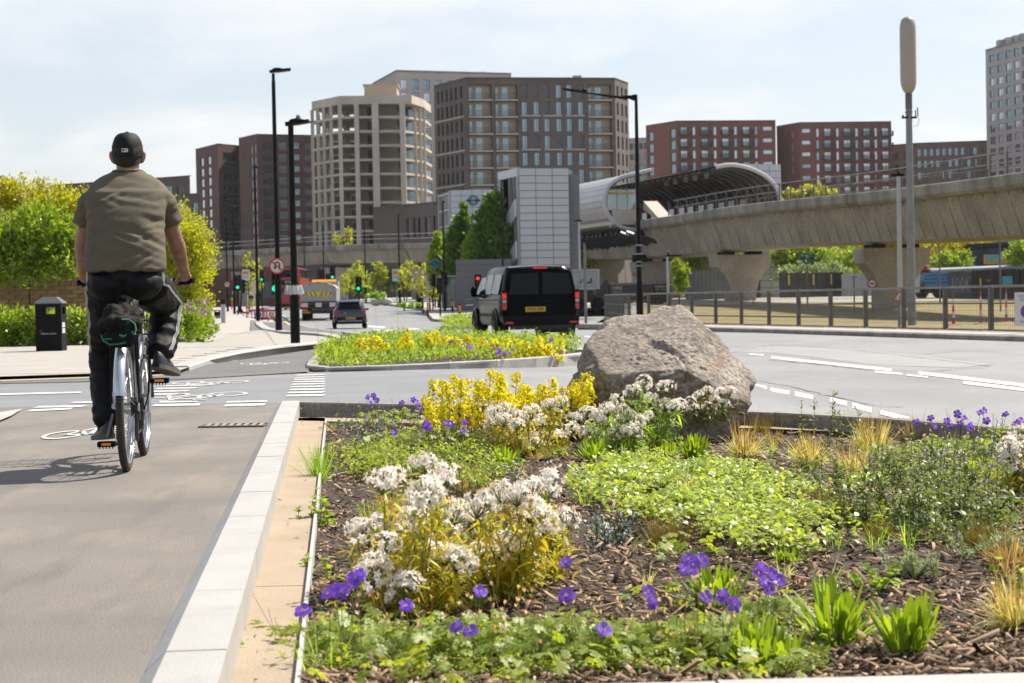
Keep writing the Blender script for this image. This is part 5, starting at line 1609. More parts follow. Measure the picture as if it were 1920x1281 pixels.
text_ob('graffiti', 'LOOK', 1.35, mat('graffiti_teal', (0.10, 0.36, 0.38), 0.6, 0.2), t, d * L / 2 + Vector((0.0, -.10, zt * .5)), (PI / 2, 0, rz), bold=.06, sx=.47)
for k, (ch, mm) in enumerate((('L', (0.25, 0.02, 0.16)), ('O', (0.28, 0.04, 0.22)), ('O', (0.40, 0.02, 0.03)), ('K', (0.16, 0.03, 0.22)))):
 text_ob('graffiti', ch, 1.3, mat('graffiti_paint_%d' % k, mm, 0.6, 0.2), t, d * L * (.14 + .24 * k) + Vector((0, -.125, zt * .5)), (PI / 2, 0, rz), bold=.02, sx=.47)
t, A, d, L, zt, rz = hoarding('site_cabin', 'long black site hoarding with a turquoise notice at the right', 1824, 130, 2010, 122, 509, m_hb, nb=12)
b = MB(); b.box(d * L * .36 + Vector((0, -.10, zt * .63)), (.95, .03, .62), rz=rz); b.ob('notice', mat('turquoise_notice', (0.08, 0.40, 0.52), 0.5, .05), t)
b = MB(); b.box(d * L * .08 + Vector((0, -.10, zt * .6)), (.16, .03, .6), rz=rz); b.ob('yellow_notice', mat('yellow_notice', (0.6, 0.5, 0.1), .6), t)
text_ob('lettering', 'CLOSED', .16, m_galv, t, d * L * .16 + Vector((0, -.1, zt * .66)), (PI / 2, 0, rz))
A = Vector((XD(1748, 136, 1), 136, 0)); B = Vector((XD(2010, 122, 1), 122, 0))
t = thing('site_canopy', 'pale blue sheeted roof edge over the black hoarding', 'canopy', (A.x, A.y, RY(1748, 508, 136).z))
d = B - A; L = d.length
b = MB(); b.ext([(0, 0, -.1), (0, 1.5, 0.1), (0, 1.5, .2), (0, 0, .06)], (d.x, d.y, RY(2010, 497, 122).z - RY(1748, 508, 136).z)); b.ob('sheet', mat('blue_grey_sheet', (0.40, 0.42, 0.46), 0.5, 0.2, .5), t)
zt = RY(1840, 460, 150).z
building('warehouse', 'dark warehouse with a pale roof edge behind the black hoarding', [(1812, 150), (2010, 140)], zt, mat('warehouse_blue', (0.035, 0.037, 0.055), 0.7, .15), [[]], depth=14)
q = RY(1858, 487, 146)
t = thing('billboard', 'yellow and turquoise billboard on the dark warehouse', 'billboard', (q.x, 144.5, q.z))
b = MB(); b.box((0, 0, 0), (1.9, .1, .75 * 1.0)); b.ob('board', mat('billboard_yellow', (0.5, 0.36, 0.08), .6, .2), t)
b = MB(); b.box((-.15, -.07, .12), (1.3, .02, .45)); b.ob('turquoise_panel', mat('billboard_teal', (0.18, 0.38, 0.36), .6, .2), t)
b = MB(); b.box((.2, -.02, .62), (1.3, .08, .3)); b.ob('shop_fascia', m_navy, t)
x = XD(848, 140, 1)
t = thing('bus_shelter', 'glass walled ticket shelter beside the columnar trees', 'shelter', (x, 142, float(T(x, 142))))
b = MB()
for sx in (-.95, .0, .95): b.box((sx, 0, 1.3), (.07, .07, 2.6))
b.box((0, 0, 2.62), (2.1, 1.2, .1)); b.ob('frame', m_galv, t)
b = MB(); b.box((-.47, .02, 1.3), (.85, .03, 2.3)); b.box((.47, .02, 1.3), (.85, .03, 2.3)); b.ob('glass_panel', mat('shelter_glass', (0.25, 0.28, 0.27), .1, .2, metal=.4), t)
b = MB(); b.box((.85, -.3, 1.2), (.12, .5, 1.5)); b.ob('poster_panel', mat('red_poster', (.3, .03, .04), .5), t)
x0, x1 = XD(855, 135, 1), XD(960, 135, 1)
t = thing('boundary_wall', 'grey block boundary wall behind the columnar trees', 'wall', ((x0 + x1) / 2, 136, 0))
b = MB()
for k in range(9): b.box((0, 0, .22 + k * .42), (x1 - x0, .3, .40))
b.ob('course', mat('grey_block', (0.16, 0.16, 0.175), .85, .1), t)
x = XD(716, 178, .3)
t = thing('builders_sacks', 'heap of white builders sacks on the plaza kerb', 'sack heap', (x, 178, float(T(x, 178))))
for k, (dx, dz, r) in enumerate(((-.55, .2, .58), (.45, .2, .62), (0, .6, .5))):
 b = MB(); b.ell((dx, .1 * k, dz), (r, .35, r * .62), 10, 7); b.ob('sack', mat('white_sack', (0.6, 0.6, 0.6), .8, .12, 4.0, .6, 6), t, 60)
# == GARDEN WALL, brick by brick
m_brk = mat('buff_brick', (0.36, 0.245, 0.115), 0.9, 0.18, 6.0, 0.4, 60, c2=(0.44, 0.315, 0.165), island=0.0, fine=.1)
Dw = 44.0
xa, xb = XD(-420, Dw, 1), XD(246, Dw, 1)
zt = RY(100, 486, Dw).z + .5
gw = thing('garden_wall', 'buff brick garden wall behind the black litter bin', 'wall', (0, Dw, 0))
b = MB(); b.box(((xa + xb) / 2, .12, zt / 2), (xb - xa, .2, zt)); b.ob('mortar_core', mat('buff_mortar', (0.40, 0.31, 0.19), 0.95, 0.1), gw)
bm_ = []
for k in range(4):
 s = MB(); s.box((0, 0, 0), (.288, .10, .085)); bm_.append(s.mesh('brick', mat('buff_brick_%d' % k, _sc((0.36, 0.245, 0.115), (.86, .96, 1.04, 1.15)[k]), 0.9, .15, 8.0, .3, 60, fine=.1)))
cnt = 0
rest = MB()
z = .045
r = 0
while z < zt:
 x = xa + (.15 if r % 2 else 0)
 while x < xb:
  px, py = proj((x, Dw, z))
  if cnt < 295 and -20 < px < 215 and 478 < py < 584:
   link('brick', random.choice(bm_), gw, (x, 0.0 + random.uniform(-.004, .004), z)); cnt += 1
  else:
   rest.box((x, 0.0, z), (.288, .10, .085))
  x += .3
 z += .098
 r += 1
tag(rest.ob('brick', m_brk, gw), kind='stuff')
b = MB(); b.box((XD(57, Dw, 1), -.056, zt / 2), (.02, .02, zt)); b.ob('movement_joint', m_dark, gw)
# == VEHICLES
m_vblack = mat('black_car_paint', (0.004, 0.0045, 0.006), 0.16, 0.05, 1.0, spec=.03)
m_vgrey = mat('dark_grey_car_paint', (0.055, 0.065, 0.078), 0.25, 0.05, 1.0, metal=0.4, coat=0.6)
m_vred = mat('bus_red_paint', (0.42, 0.014, 0.022), 0.3, 0.06, 1.0, coat=0.4)
m_vglass = mat('tinted_car_glass', (0.003, 0.004, 0.008), 0.06, 0.1, spec=0.15)
m_vglass2 = mat('side_car_glass', (0.012, 0.015, 0.013), 0.08, 0.1, spec=0.2)
m_tyre = mat('tyre_rubber', (0.010, 0.010, 0.010), 0.85, 0.2, 6.0, spec=.15)
m_rim = mat('alloy_rim', (0.16, 0.16, 0.165), 0.4, 0.1, metal=0.6)
m_tail = mat('red_tail_lens', (0.55, 0.015, 0.012), 0.2, 0.1, coat=.4)
m_tailon = mat('lit_brake_lens', (0.6, 0.02, 0.01), 0.3, emit=((1.0, 0.04, 0.02), .22))
m_clear = mat('clear_lamp_lens', (0.45, 0.45, 0.47), 0.2, 0.1)
m_plate = mat('yellow_plate', (0.70, 0.43, 0.015), 0.45, 0.04)
m_trim = mat('black_trim', (0.006, 0.006, 0.007), 0.6, 0.1, spec=.12)
m_grime = mat('grimy_chassis', (0.03, 0.027, 0.024), 0.85, 0.3, 2.0)
m_alu = mat('dull_aluminium', (0.38, 0.37, 0.35), 0.5, 0.15, 1.5, metal=0.4)
def wheel(par, x, y, r, w, name='wheel'):
 b = MB()
 prof = [(r * .62, -w / 2), (r * .94, -w / 2), (r, -w * .38), (r, w * .38), (r * .94, w / 2), (r * .62, w / 2)]
 n = 22
 b.rings([[(q[1] + x, y + q[0] * math.cos(2 * PI * k / n), r + q[0] * math.sin(2 * PI * k / n)) for k in range(n)] for q in prof])
 t = b.ob(name, m_tyre, par, 40)
 b = MB()
 sx = 1 if x > 0 else -1
 xo = x + sx * w * .40
 b.cyl((xo, y, r), (xo + sx * .02, y, r), r * .60, n=18)
 for k in range(5):
  a = 2 * PI * k / 5
  b.tube([(xo + sx * .03, y, r), (xo + sx * .03, y + math.cos(a) * r * .55, r + math.sin(a) * r * .55)], r * .07, 5)
 b.ob('rim', m_rim, t)
 return t
def shell(secs):
 """body lofted from cross-sections: (y, z_sill, w_sill, z_belt, w_belt, z_roof, w_roof)"""
 rs = []
 for y, zs, ws, zb, wb, zr, wr in secs:
  h = [(0, zs), (ws * .82, zs), (ws * .97, zs + .05), (ws, zs + .14), (wb, (zs + zb) / 2 + .05), (wb * .995, zb), (wb * .97, zb + (zr - zb) * .12), (wr + .015, zr - (zr - zb) * .14), (wr * .93, zr - .025), (wr * .55, zr), (0, zr + .01)]
  rs.append([(x, y, z) for x, z in h] + [(-x, y, z) for x, z in h[-2:0:-1]])
 return rs
def vplate(par, y, z, txt, x=0.0, w=.52, h=.115, green=False):
 b = MB(); b.box((x, y, z), (w, .012, h)); p = b.ob('number_plate', m_plate, par)
 if green:
  b = MB(); b.box((x - w * .46, y - .008, z), (w * .08, .006, h)); b.ob('green_flash', mat('green_flash', (0, .35, .12), .5), p)
 text_ob('lettering', txt, h * .80, m_black, p, (x, y - .009, z), FACE, bold=.002, sx=.92)
# ---- black van
D = 44.5
van = thing('black_van', 'black panel van with tinted rear doors driving away past the boulder', 'van', (XD(1014, D, .5), D, -.15), 0.185)
S = .90
W = .965
secs = [(0.02, .42, .86, .98, .93, 1.72, .78), (.10, .36, .93, .98, .965, 1.80, .80), (.5, .33, .955, .98, .97, 1.84, .80), (1.6, .33, .96, 1.0, .97, 1.85, .80), (2.9, .33, .96, 1.03, .96, 1.83, .78), (3.35, .33, .955, 1.05, .95, 1.74, .73), (3.95, .33, .94, 1.08, .92, 1.22, .80), (4.5, .34, .90, .95, .86, 1.04, .72), (4.78, .40, .78, .78, .74, .84, .6)]
b = MB(); b.rings(shell(secs)); b.ob('body', m_vblack, van, 35)
for sx, nm in ((-1, 'rear_door'), (1, 'rear_door')):
 b = MB()
 b.ext([(sx * .012, 0.0, .62), (sx * .84, 0.0, .62), (sx * .86, .0, 1.02), (sx * .80, .025, 1.42), (sx * .735, .05, 1.70), (sx * .012, .05, 1.74)], (0, -.035, 0))
 d = b.ob(nm, m_vblack, van)
 b = MB()
 b.ext([(sx * .05, -.034, 1.12), (sx * .79, -.034, 1.12), (sx * .72, .002, 1.62), (sx * .05, .002, 1.655)], (0, -.012, 0))
 b.ob('window', m_vglass, d)
 if sx > 0:
  b = MB(); b.box((.22, -.05, .96), (.26, .03, .05)); b.ob('handle', m_trim, d)
 b = MB(); b.box((sx * .42, -.042, .93), (.66, .012, .03)); b.ob('crease', m_vblack, d)
 b = MB()
 for z, hh, m in ((1.155, .15, 0), (.995, .14, 1), (.83, .15, 0)):
  pass
 lam = MB(); lam.ext([(sx * .87, -.045, .72), (sx * .965, -.0, .74), (sx * .955, -.0, 1.25), (sx * .85, -.045, 1.2)], (0, .10, 0))
 lm = lam.ob('tail_light', m_trim, van)
 for z0, z1, m in ((1.02, 1.16, m_tailon), (.92, 1.0, m_clear), (.755, .90, m_tail)):
  q = MB(); q.box((sx * .905, -.052, (z0 + z1) / 2), (.095, .03, z1 - z0)); q.ob('lens', m, lm)
 q = MB(); q.box((sx * .80, -.085, .435), (.2, .02, .05)); q.ob('reflector', m_tail, van)
b = MB(); b.ext([(-.93, 0, .36), (.93, 0, .36), (.95, 0, .60), (-.95, 0, .60)], (0, -.08, 0)); b.ob('bumper', m_trim, van)
b = MB(); b.box((0, -.02, .32), (1.5, .3, .1)); b.box((.45, .2, .25), (.35, .5, .14)); b.ob('underside', m_grime, van)
b = MB(); b.cyl((.72, -.06, .27), (.72, .3, .27), .035); b.ob('exhaust', m_alu, van)
b = MB(); b.ext([(-.5, .02, 1.745), (.5, .02, 1.745), (.45, .12, 1.80), (-.45, .12, 1.80)], (0, -.03, 0.0)); b.ob('spoiler', m_vblack, van)
b = MB(); b.box((0, -.016, 1.765), (.34, .02, .035)); b.ob('brake_light', m_tailon, van)
vplate(van, -.052, .76, 'WF25 ZNP', -.14, .50, .12)
for y0, y1, nm in ((.45, 1.5, 'side_window'), (1.58, 2.55, 'side_window'), (2.64, 3.45, 'door_window')):
 for sx in (-1, 1):
  xb, xt = sx * .962, sx * .845
  b = MB(); zt2 = 1.63 if y1 < 3 else 1.58
  b.ext([(xb, y0, 1.14), (xb, y1 + (.25 if y1 > 3 else 0), 1.16), (xt - sx * .01, y1, zt2), (xt, y0, zt2)], (sx * .012, 0, 0)); b.ob(nm, m_vglass2, van)
for sx in (-1, 1):
 b = MB(); b.ell((sx * 1.08, 3.42, 1.22), (.09, .07, .15), 8, 6); b.box((sx * .98, 3.42, 1.12), (.15, .05, .05)); b.ob('mirror', m_vblack, van, 40)
 b = MB(); b.box((sx * .972, 1.9, .62), (.012, 2.4, .06)); b.box((sx * .968, 2.05, 1.0), (.012, 3.2, .02)); b.ob('side_moulding', m_trim, van)
 for y in (.95, 3.92):
  b = MB(); b.torus((sx * .965, y, .36), .42, .035, 'x', 18, 6, a0=0, a1=PI); b.ob('wheel_arch', m_vblack, van, 40)
  b = MB(); b.cyl((sx * .70, y, .36), (sx * .985, y, .36), .40, n=20); b.ob('wheel_well', m_dark, van)
  wheel(van, sx * .88, y, .335, .23)
van.scale = (.985, .985, .985)
# ---- dark grey hatchback
D = 98.0
x = XD(656, D, 0)
car = thing('grey_hatchback', 'dark grey hatchback following the tipper lorry', 'car', (x, D, float(zroad(x, D))), .10)
secs = [(0.0, .40, .70, .80, .84, .90, .74), (.08, .32, .84, .86, .87, 1.02, .76), (.35, .26, .87, .90, .88, 1.38, .62), (.75, .25, .88, .92, .88, 1.52, .60), (1.9, .25, .88, .94, .88, 1.54, .60), (2.6, .25, .88, .95, .87, 1.44, .58), (3.3, .26, .87, .95, .85, 1.00, .74), (3.95, .30, .82, .80, .80, .84, .64), (4.15, .38, .68, .66, .64, .70, .5)]
b = MB(); b.rings(shell(secs)); b.ob('body', m_vgrey, car, 35)
b = MB(); b.ext([(-.60, .10, 1.03), (.60, .10, 1.03), (.50, .34, 1.36), (-.50, .34, 1.36)], (0, -.03, .01)); b.ob('rear_window', m_vglass, car)
b = MB(); b.ext([(-.56, .30, 1.42), (.56, .30, 1.42), (.56, .62, 1.52), (-.56, .62, 1.52)], (0, -.05, .025)); b.ob('spoiler', m_vgrey, car)
b = MB(); b.ext([(-.80, -.03, .30), (.80, -.03, .30), (.84, -.01, .62), (-.84, -.01, .62)], (0, .1, 0)); b.ob('bumper', m_trim, car)
b = MB(); b.box((0, -.045, .42), (1.3, .03, .05)); b.ob('skid_strip', m_alu, car)
b = MB(); b.box((0, .02, .86), (.30, .03, .05)); b.ob('badge', m_alu, car)
vplate(car, -.045, .56, 'LA23 XKD', .04, .52, .12, True)
for sx in (-1, 1):
 b = MB(); b.ext([(sx * .52, .0, .93), (sx * .85, .05, .88), (sx * .86, .07, .97), (sx * .55, .03, .99)], (0, -.03, 0)); b.ob('tail_light', m_tail, car)
 b = MB(); b.box((sx * .74, -.045, .53), (.07, .02, .14)); b.ob('reflector', m_tail, car)
 b = MB(); b.ell((sx * .98, 2.55, 1.02), (.1, .06, .07), 8, 5); b.ob('mirror', m_vgrey, car)
 b = MB(); b.ext([(sx * .845, .5, 1.0), (sx * .845, 2.7, 1.02), (sx * .66, 2.35, 1.42), (sx * .66, .7, 1.44)], (sx * .012, 0, 0)); b.ob('side_window', m_vglass2, car)
 for y in (.75, 3.3): wheel(car, sx * .80, y, .33, .2)
# ---- tipper lorry seen from behind
D = 128.0
x = XD(598, D, 0)
lor = thing('tipper_lorry', 'tipper lorry with a domed tailboard and yellow red chevrons', 'lorry', (x, D, float(zroad(x, D))), .04)
m_body = mat('pale_grimy_paint', (0.42, 0.39, 0.35), 0.6, 0.2, 1.0)
poly = [(-1.22, 0, 1.35), (1.22, 0, 1.35), (1.25, 0, 2.25), (1.0, 0, 2.48), (.4, 0, 2.66), (0, 0, 2.70), (-.4, 0, 2.66), (-1.0, 0, 2.48), (-1.25, 0, 2.25)]
b = MB(); b.ext(poly, (0, 4.2, 0)); b.ob('body', m_body, lor)
b = MB(); b.ext([(p[0] * .86, -.04, 1.45 + (p[2] - 1.35) * .84) for p in poly], (0, .035, 0)); tg = b.ob('tailboard', m_alu, lor)
b = MB(); b.box((0, -.06, 1.86), (1.8, .02, .30)); cv = b.ob('chevron_board', mat('fluo_yellow', (0.62, 0.66, 0.04), .5), tg)
for k in range(6):
 b = MB(); xx = -.75 + k * .3; b.quad((xx - .05, -.075, 1.72), (xx + .06, -.075, 1.72), (xx + .14 * (1 if k > 2 else -1) + .06, -.075, 2.0), (xx + .14 * (1 if k > 2 else -1) - .05, -.075, 2.0)); b.ob('stripe', m_redp, cv)
for k in range(9):
 a = (k - 4) / 4
 b = MB(); b.box((a * 1.1, -.03, 2.32 + .34 * (1 - a * a)), (.16, .02, .06), mtx=Matrix.Rotation(a * .5, 3, 'Y')); b.ob('edge_marking', m_redp if k % 2 == 0 else m_wplast, lor)
b = MB(); b.box((0, .2, 1.27), (2.45, .5, .14)); b.box((0, .4, 1.0), (2.3, .8, .35)); b.box((0, .3, .62), (1.6, .4, .25)); b.ob('chassis', m_grime, lor)
for xx in (-.95, 0, .95):
 b = MB(); b.box((xx, -.08, 1.10), (.42, .02, .30)); pn = b.ob('rear_panel', m_wplast, lor)
 b = MB(); b.box((xx, -.095, .94), (.44, .012, .05)); b.ob('red_edge', m_redp, pn)
for sx in (-1, 1):
 b = MB(); b.box((sx * .96, -.06, .76), (.36, .03, .10)); b.ob('tail_light', m_tailon if sx < 0 else m_tail, lor)
 for y in (.9, 3.9): wheel(lor, sx * .95, y, .48, .5)
vplate(lor, -.06, .60, 'KX19 DYN', -.86, .5, .13)
b = MB(); b.box((0, 5.2, 1.7), (2.3, 1.6, 2.1)); b.ob('cab', m_body, lor)
b = MB(); b.box((.1, 5.0, 2.82), (1.7, .4, .16)); b.ob('beacon_bar', mat('amber_beacon', (0.75, 0.25, 0.01), .3, emit=((1, .35, .02), .6)), lor)
# ---- pale blue van ahead of it
D = 172.0
x = XD(622, D, 0)
pv = thing('blue_van', 'navy car with a pale roof just ahead of the tipper lorry', 'car', (x, D, float(zroad(x, D))), -.05)
b = MB(); b.rings(shell([(0.0, .35, .8, .8, .85, .95, .75), (.3, .3, .88, .9, .88, 1.5, .66), (1.0, .3, .88, .9, .88, 1.6, .66), (2.6, .3, .88, .95, .88, 1.5, .62), (3.4, .3, .86, .95, .84, 1.0, .7), (4.2, .4, .7, .7, .66, .74, .5)])); b.ob('body', mat('navy_car_paint', (0.03, 0.05, 0.10), .25, coat=.5), pv, 35)
b = MB(); b.ext([(-.66, .05, .98), (.66, .05, .98), (.55, .26, 1.45), (-.55, .26, 1.45)], (0, -.03, 0)); b.ob('rear_window', m_vglass, pv)
for sx in (-1, 1):
 b = MB(); b.box((sx * .75, -.01, .85), (.16, .05, .12)); b.ob('tail_light', m_clear, pv)
 for y in (.8, 3.3): wheel(pv, sx * .8, y, .33, .2)
# ---- red double-decker
D = 188.0
x = XD(540, D, 2)
bus = thing('double_decker_bus', 'red double decker bus seen from behind on the left lane', 'bus', (x, D, float(zroad(x, D))), 0.02)
Hb = RY(540, 502, D).z - float(zroad(x, D))
def bz(py): return RY(540, py, D).z - float(zroad(x, D))
W = 1.25
rr = []
for y, k in ((0, .96), (.15, 1.0), (10.2, 1.0), (10.5, .94)):
 rr.append([(sx * w * k, y, z) for sx, w, z in ((-1, W, .3), (1, W, .3), (1, W, Hb - .5), (1, W * .93, Hb - .12), (1, W * .72, Hb), (-1, W * .72, Hb), (-1, W * .93, Hb - .12), (-1, W, Hb - .5))])
b = MB(); b.rings(rr); b.ob('body', m_vred, bus, 30)
b = MB(); b.ext([(-1.02, -.01, bz(520)), (1.02, -.01, bz(520)), (1.0, -.01, bz(506.5)), (-1.0, -.01, bz(506.5))], (0, -.03, 0)); b.ob('upper_window', m_vglass, bus)
b = MB(); b.ext([(-1.05, -.01, bz(534)), (1.05, -.01, bz(534)), (1.05, -.01, bz(525.5)), (-1.05, -.01, bz(525.5))], (0, -.03, 0)); nb = b.ob('destination_panel', m_trim, bus)
text_ob('lettering', '474', .42, m_wplast, nb, (0, -.045, bz(529.7)), FACE)
for k, xx in enumerate((-.55, .05, .6)):
 b = MB(); b.box((xx, -.02, bz(545)), (.48, .03, bz(539) - bz(550))); b.ob('engine_grille', mat('dark_red_grille', (0.10, 0.006, 0.012), .7), bus)
b = MB(); b.box((0, -.01, .42), (2.3, .1, .4)); b.ob('bumper', m_trim, bus)
vplate(bus, -.07, bz(577), 'LX61 DBY', -.1, .7, .16)
for sx in (-1, 1):
 b = MB(); b.ell((sx * 1.0, -.02, bz(515)), (.12, .05, .12), 8, 5); b.ob('high_brake_light', m_tailon, bus)
 b = MB(); b.box((sx * 1.08, -.02, bz(560)), (.14, .05, .8)); b.ob('tail_light', m_tail, bus)
 b = MB(); b.box((sx * 1.255, 5, bz(513)), (.02, 9.6, .85)); b.box((sx * 1.255, 5, 1.75), (.02, 9.0, .95)); b.ob('side_windows', m_vglass, bus)
 for y in (2.6, 8.2): wheel(bus, sx * 1.1, y, .48, .28)
# ---- lorries parked beyond the fence
def side_wheels(par, xs, y, r, w=.3):
 for xx in xs:
  b = MB(); n = 20
  b.rings([[(xx + q[0] * math.cos(2 * PI * k / n), y + q[1], r + q[0] * math.sin(2 * PI * k / n)) for k in range(n)] for q in ((r * .6, -w / 2), (r * .95, -w / 2), (r, -w * .35), (r, w * .35), (r * .95, w / 2), (r * .6, w / 2))])
  t = b.ob('wheel', m_tyre, par, 40)
  b = MB(); b.cyl((xx, y - w * .42, r), (xx, y - w * .3, r), r * .58, n=16); b.ob('hub', m_rim, t)
D = 130.0
zg = LZ(D)
k = D / F_PX
t = thing('black_tipper', 'long black tipper lorry parked side on behind the guard fence', 'lorry', (XD(1186, D, 1), D, zg), 0.0)
m_btip = mat('black_tipper_paint', (0.018, 0.019, 0.024), .45, .2, 1.0)
def X_(px): return (px - 1186) * k
def Z_(py): return RY(1186, py, D).z - zg
b = MB(); b.ext([(X_(1142), 0, Z_(553)), (X_(1258), 0, Z_(553)), (X_(1258), 0, Z_(533)), (X_(1250), 0, Z_(529)), (X_(1142), 0, Z_(532))], (0, 2.3, 0)); tb = b.ob('tipping_body', m_btip, t)
for px in (1144, 1166, 1188, 1208, 1228, 1254):
 b = MB(); b.box((X_(px), -.04, Z_(542)), (.14, .1, Z_(533) - Z_(552))); b.ob('stake', m_btip, tb)
b = MB(); b.box((X_(1200), -.06, Z_(532)), (X_(1256) - X_(1146), .12, .14)); b.box((X_(1186), -.06, Z_(552)), (X_(1226) - X_(1146), .1, .14)); b.ob('rim_rail', mat('grey_rail_paint', (0.16, 0.155, 0.15), .6), tb)
b = MB(); b.ext([(X_(1126), .1, Z_(552)), (X_(1141), .1, Z_(552)), (X_(1141), .1, Z_(526)), (X_(1134), .1, Z_(524)), (X_(1126), .1, Z_(535))], (0, 2.2, 0)); b.ob('cab', m_btip, t)
b = MB(); b.box((X_(1190), .7, Z_(562)), (X_(1255) - X_(1120), .8, .5)); b.ob('chassis', m_grime, t)
b = MB(); b.ext([(X_(1098), .1, Z_(562)), (X_(1130), .1, Z_(548)), (X_(1130), .1, Z_(552)), (X_(1100), .1, Z_(566))], (0, 1.8, 0)); b.ob('ramp', m_galvd, t)
b = MB(); b.box((X_(1238), -.08, Z_(546)), (.98, .04, .95)); b.ob('side_board', m_black, t)
text_ob('lettering', 'TIPPERS', .26, m_galv, t, (X_(1238), -.11, Z_(539)), FACE)
text_ob('lettering', 'AND GRAB', .15, m_galv, t, (X_(1238), -.11, Z_(544)), FACE)
text_ob('lettering', '020 33', .24, mat('green_lettering', (0.02, .35, .05), .5), t, (X_(1238), -.11, Z_(549.5)), FACE)
text_ob('lettering', 'HIRE', .34, m_galv, t, (X_(1158), -.11, Z_(540)), FACE)
text_ob('lettering', '020 7511', .17, m_galv, t, (X_(1158), -.11, Z_(547)), FACE)
for px in (1183, 1208):
 b = MB(); b.box((X_(px), -.1, Z_(564.5)), (.1, .05, .1)); b.ob('side_marker', m_orange, t)
b = MB(); b.box((X_(1190), -.08, Z_(566)), (.3, .03, .16)); b.ob('plate', m_plate, t)
side_wheels(t, [X_(1121), X_(1160), X_(1222), X_(1236)], .2, .45)
D2 = 118.0
zg = LZ(D2)
k2 = D2 / F_PX
t = thing('pale_container', 'pale sage tipping container on a lorry behind the black van', 'lorry', (XD(1095, D2, 1), D2, zg))
X2 = lambda px: (px - 1095) * k2
Z2 = lambda py: RY(1095, py, D2).z - zg
m_sage = mat('sage_container', (0.40, 0.43, 0.43), .6, .1, .8)
b = MB(); b.box(((X2(1064) + X2(1125)) / 2, 1.0, (Z2(506) + Z2(542)) / 2), (X2(1125) - X2(1064), 2.0, Z2(506) - Z2(542))); c = b.ob('container', m_sage, t)
b = MB()
for py in (507, 514, 534, 541): b.box(((X2(1064) + X2(1125)) / 2, -.05, Z2(py)), (X2(1125) - X2(1064), .1, .12))
for px in (1066, 1092, 1122): b.box((X2(px), -.05, (Z2(506) + Z2(542)) / 2), (.14, .11, Z2(506) - Z2(542)))
b.ob('rib', m_sage, c)
b = MB(); b.tube([(X2(1088), -.08, Z2(531)), (X2(1093), -.08, Z2(524)), (X2(1098), -.08, Z2(531)), (X2(1108), -.08, Z2(530)), (X2(1109), -.08, Z2(522))], .04, 5); b.ob('hook', m_black, c)
b = MB(); b.box((X2(1085), 1, Z2(556)), (X2(1120) - X2(1064), 1.9, .8)); b.ob('chassis', m_grime, t)
b = MB(); b.ext([(X2(1120), .2, Z2(568)), (X2(1134), .2, Z2(566)), (X2(1134), .2, Z2(548)), (X2(1128), .2, Z2(540)), (X2(1120), .2, Z2(540))], (0, 1.7, 0)); b.ob('cab', m_btip, t)
side_wheels(t, [X2(1072), X2(1084), X2(1120)], .2, .45)
D3 = 134.0
zg = LZ(D3)
k3 = D3 / F_PX
t = thing('crane_lorry', 'white cabbed lorry with a red crane and a blue tipping body', 'lorry', (XD(1740, D3, 1), D3, zg))
X3 = lambda px: (px - 1740) * k3
Z3 = lambda py: RY(1740, py, D3).z - zg
b = MB(); b.ext([(X3(1690), 0, Z3(550)), (X3(1725), 0, Z3(548)), (X3(1725), 0, Z3(506)), (X3(1718), 0, Z3(500)), (X3(1696), 0, Z3(503)), (X3(1690), 0, Z3(522))], (0, 2.2, 0)); cb = b.ob('cab', mat('white_lorry_paint', (0.62, 0.62, 0.63), .4, .08), t)
b = MB(); b.ext([(X3(1692), -.03, Z3(524)), (X3(1708), -.03, Z3(523)), (X3(1708), -.03, Z3(506)), (X3(1698), -.03, Z3(507))], (0, .02, 0)); b.ob('window', m_vglass, cb)
b = MB(); b.box(((X3(1690) + X3(1702)) / 2, -.03, Z3(544)), (X3(1702) - X3(1690), .05, .35)); b.ob('grille', m_trim, cb)
m_bl = mat('blue_tipper_paint', (0.03, 0.17, 0.43), .45, .12, 1.0)
b = MB(); b.box(((X3(1734) + X3(1781)) / 2, 1, (Z3(513) + Z3(535)) / 2), (X3(1781) - X3(1734), 2.2, Z3(513) - Z3(535))); bb = b.ob('tipping_body', m_bl, t)
b = MB()
for py in (513.5, 520, 527, 534.5): b.box(((X3(1734) + X3(1781)) / 2, -.14, Z3(py)), (X3(1781) - X3(1734), .1, .12))
b.ob('side_rail', mat('pale_blue_rail', (0.10, 0.27, 0.5), .5), bb)
b = MB(); b.box(((X3(1720) + X3(1785)) / 2, 1, Z3(542)), (X3(1785) - X3(1720), 1.2, .35)); b.ob('chassis', m_grime, t)
m_rc = mat('crane_red', (0.30, 0.03, 0.04), .5, .15)
b = MB(); b.tube([(X3(1728), .8, Z3(512)), (X3(1718), .8, Z3(496)), (X3(1745), .8, Z3(500)), (X3(1726), .8, Z3(506)), (X3(1748), .8, Z3(508))], .2, 6); b.ob('crane', m_rc, t)
side_wheels(t, [X3(1700), X3(1729), X3(1762), X3(1772)], .2, .48)
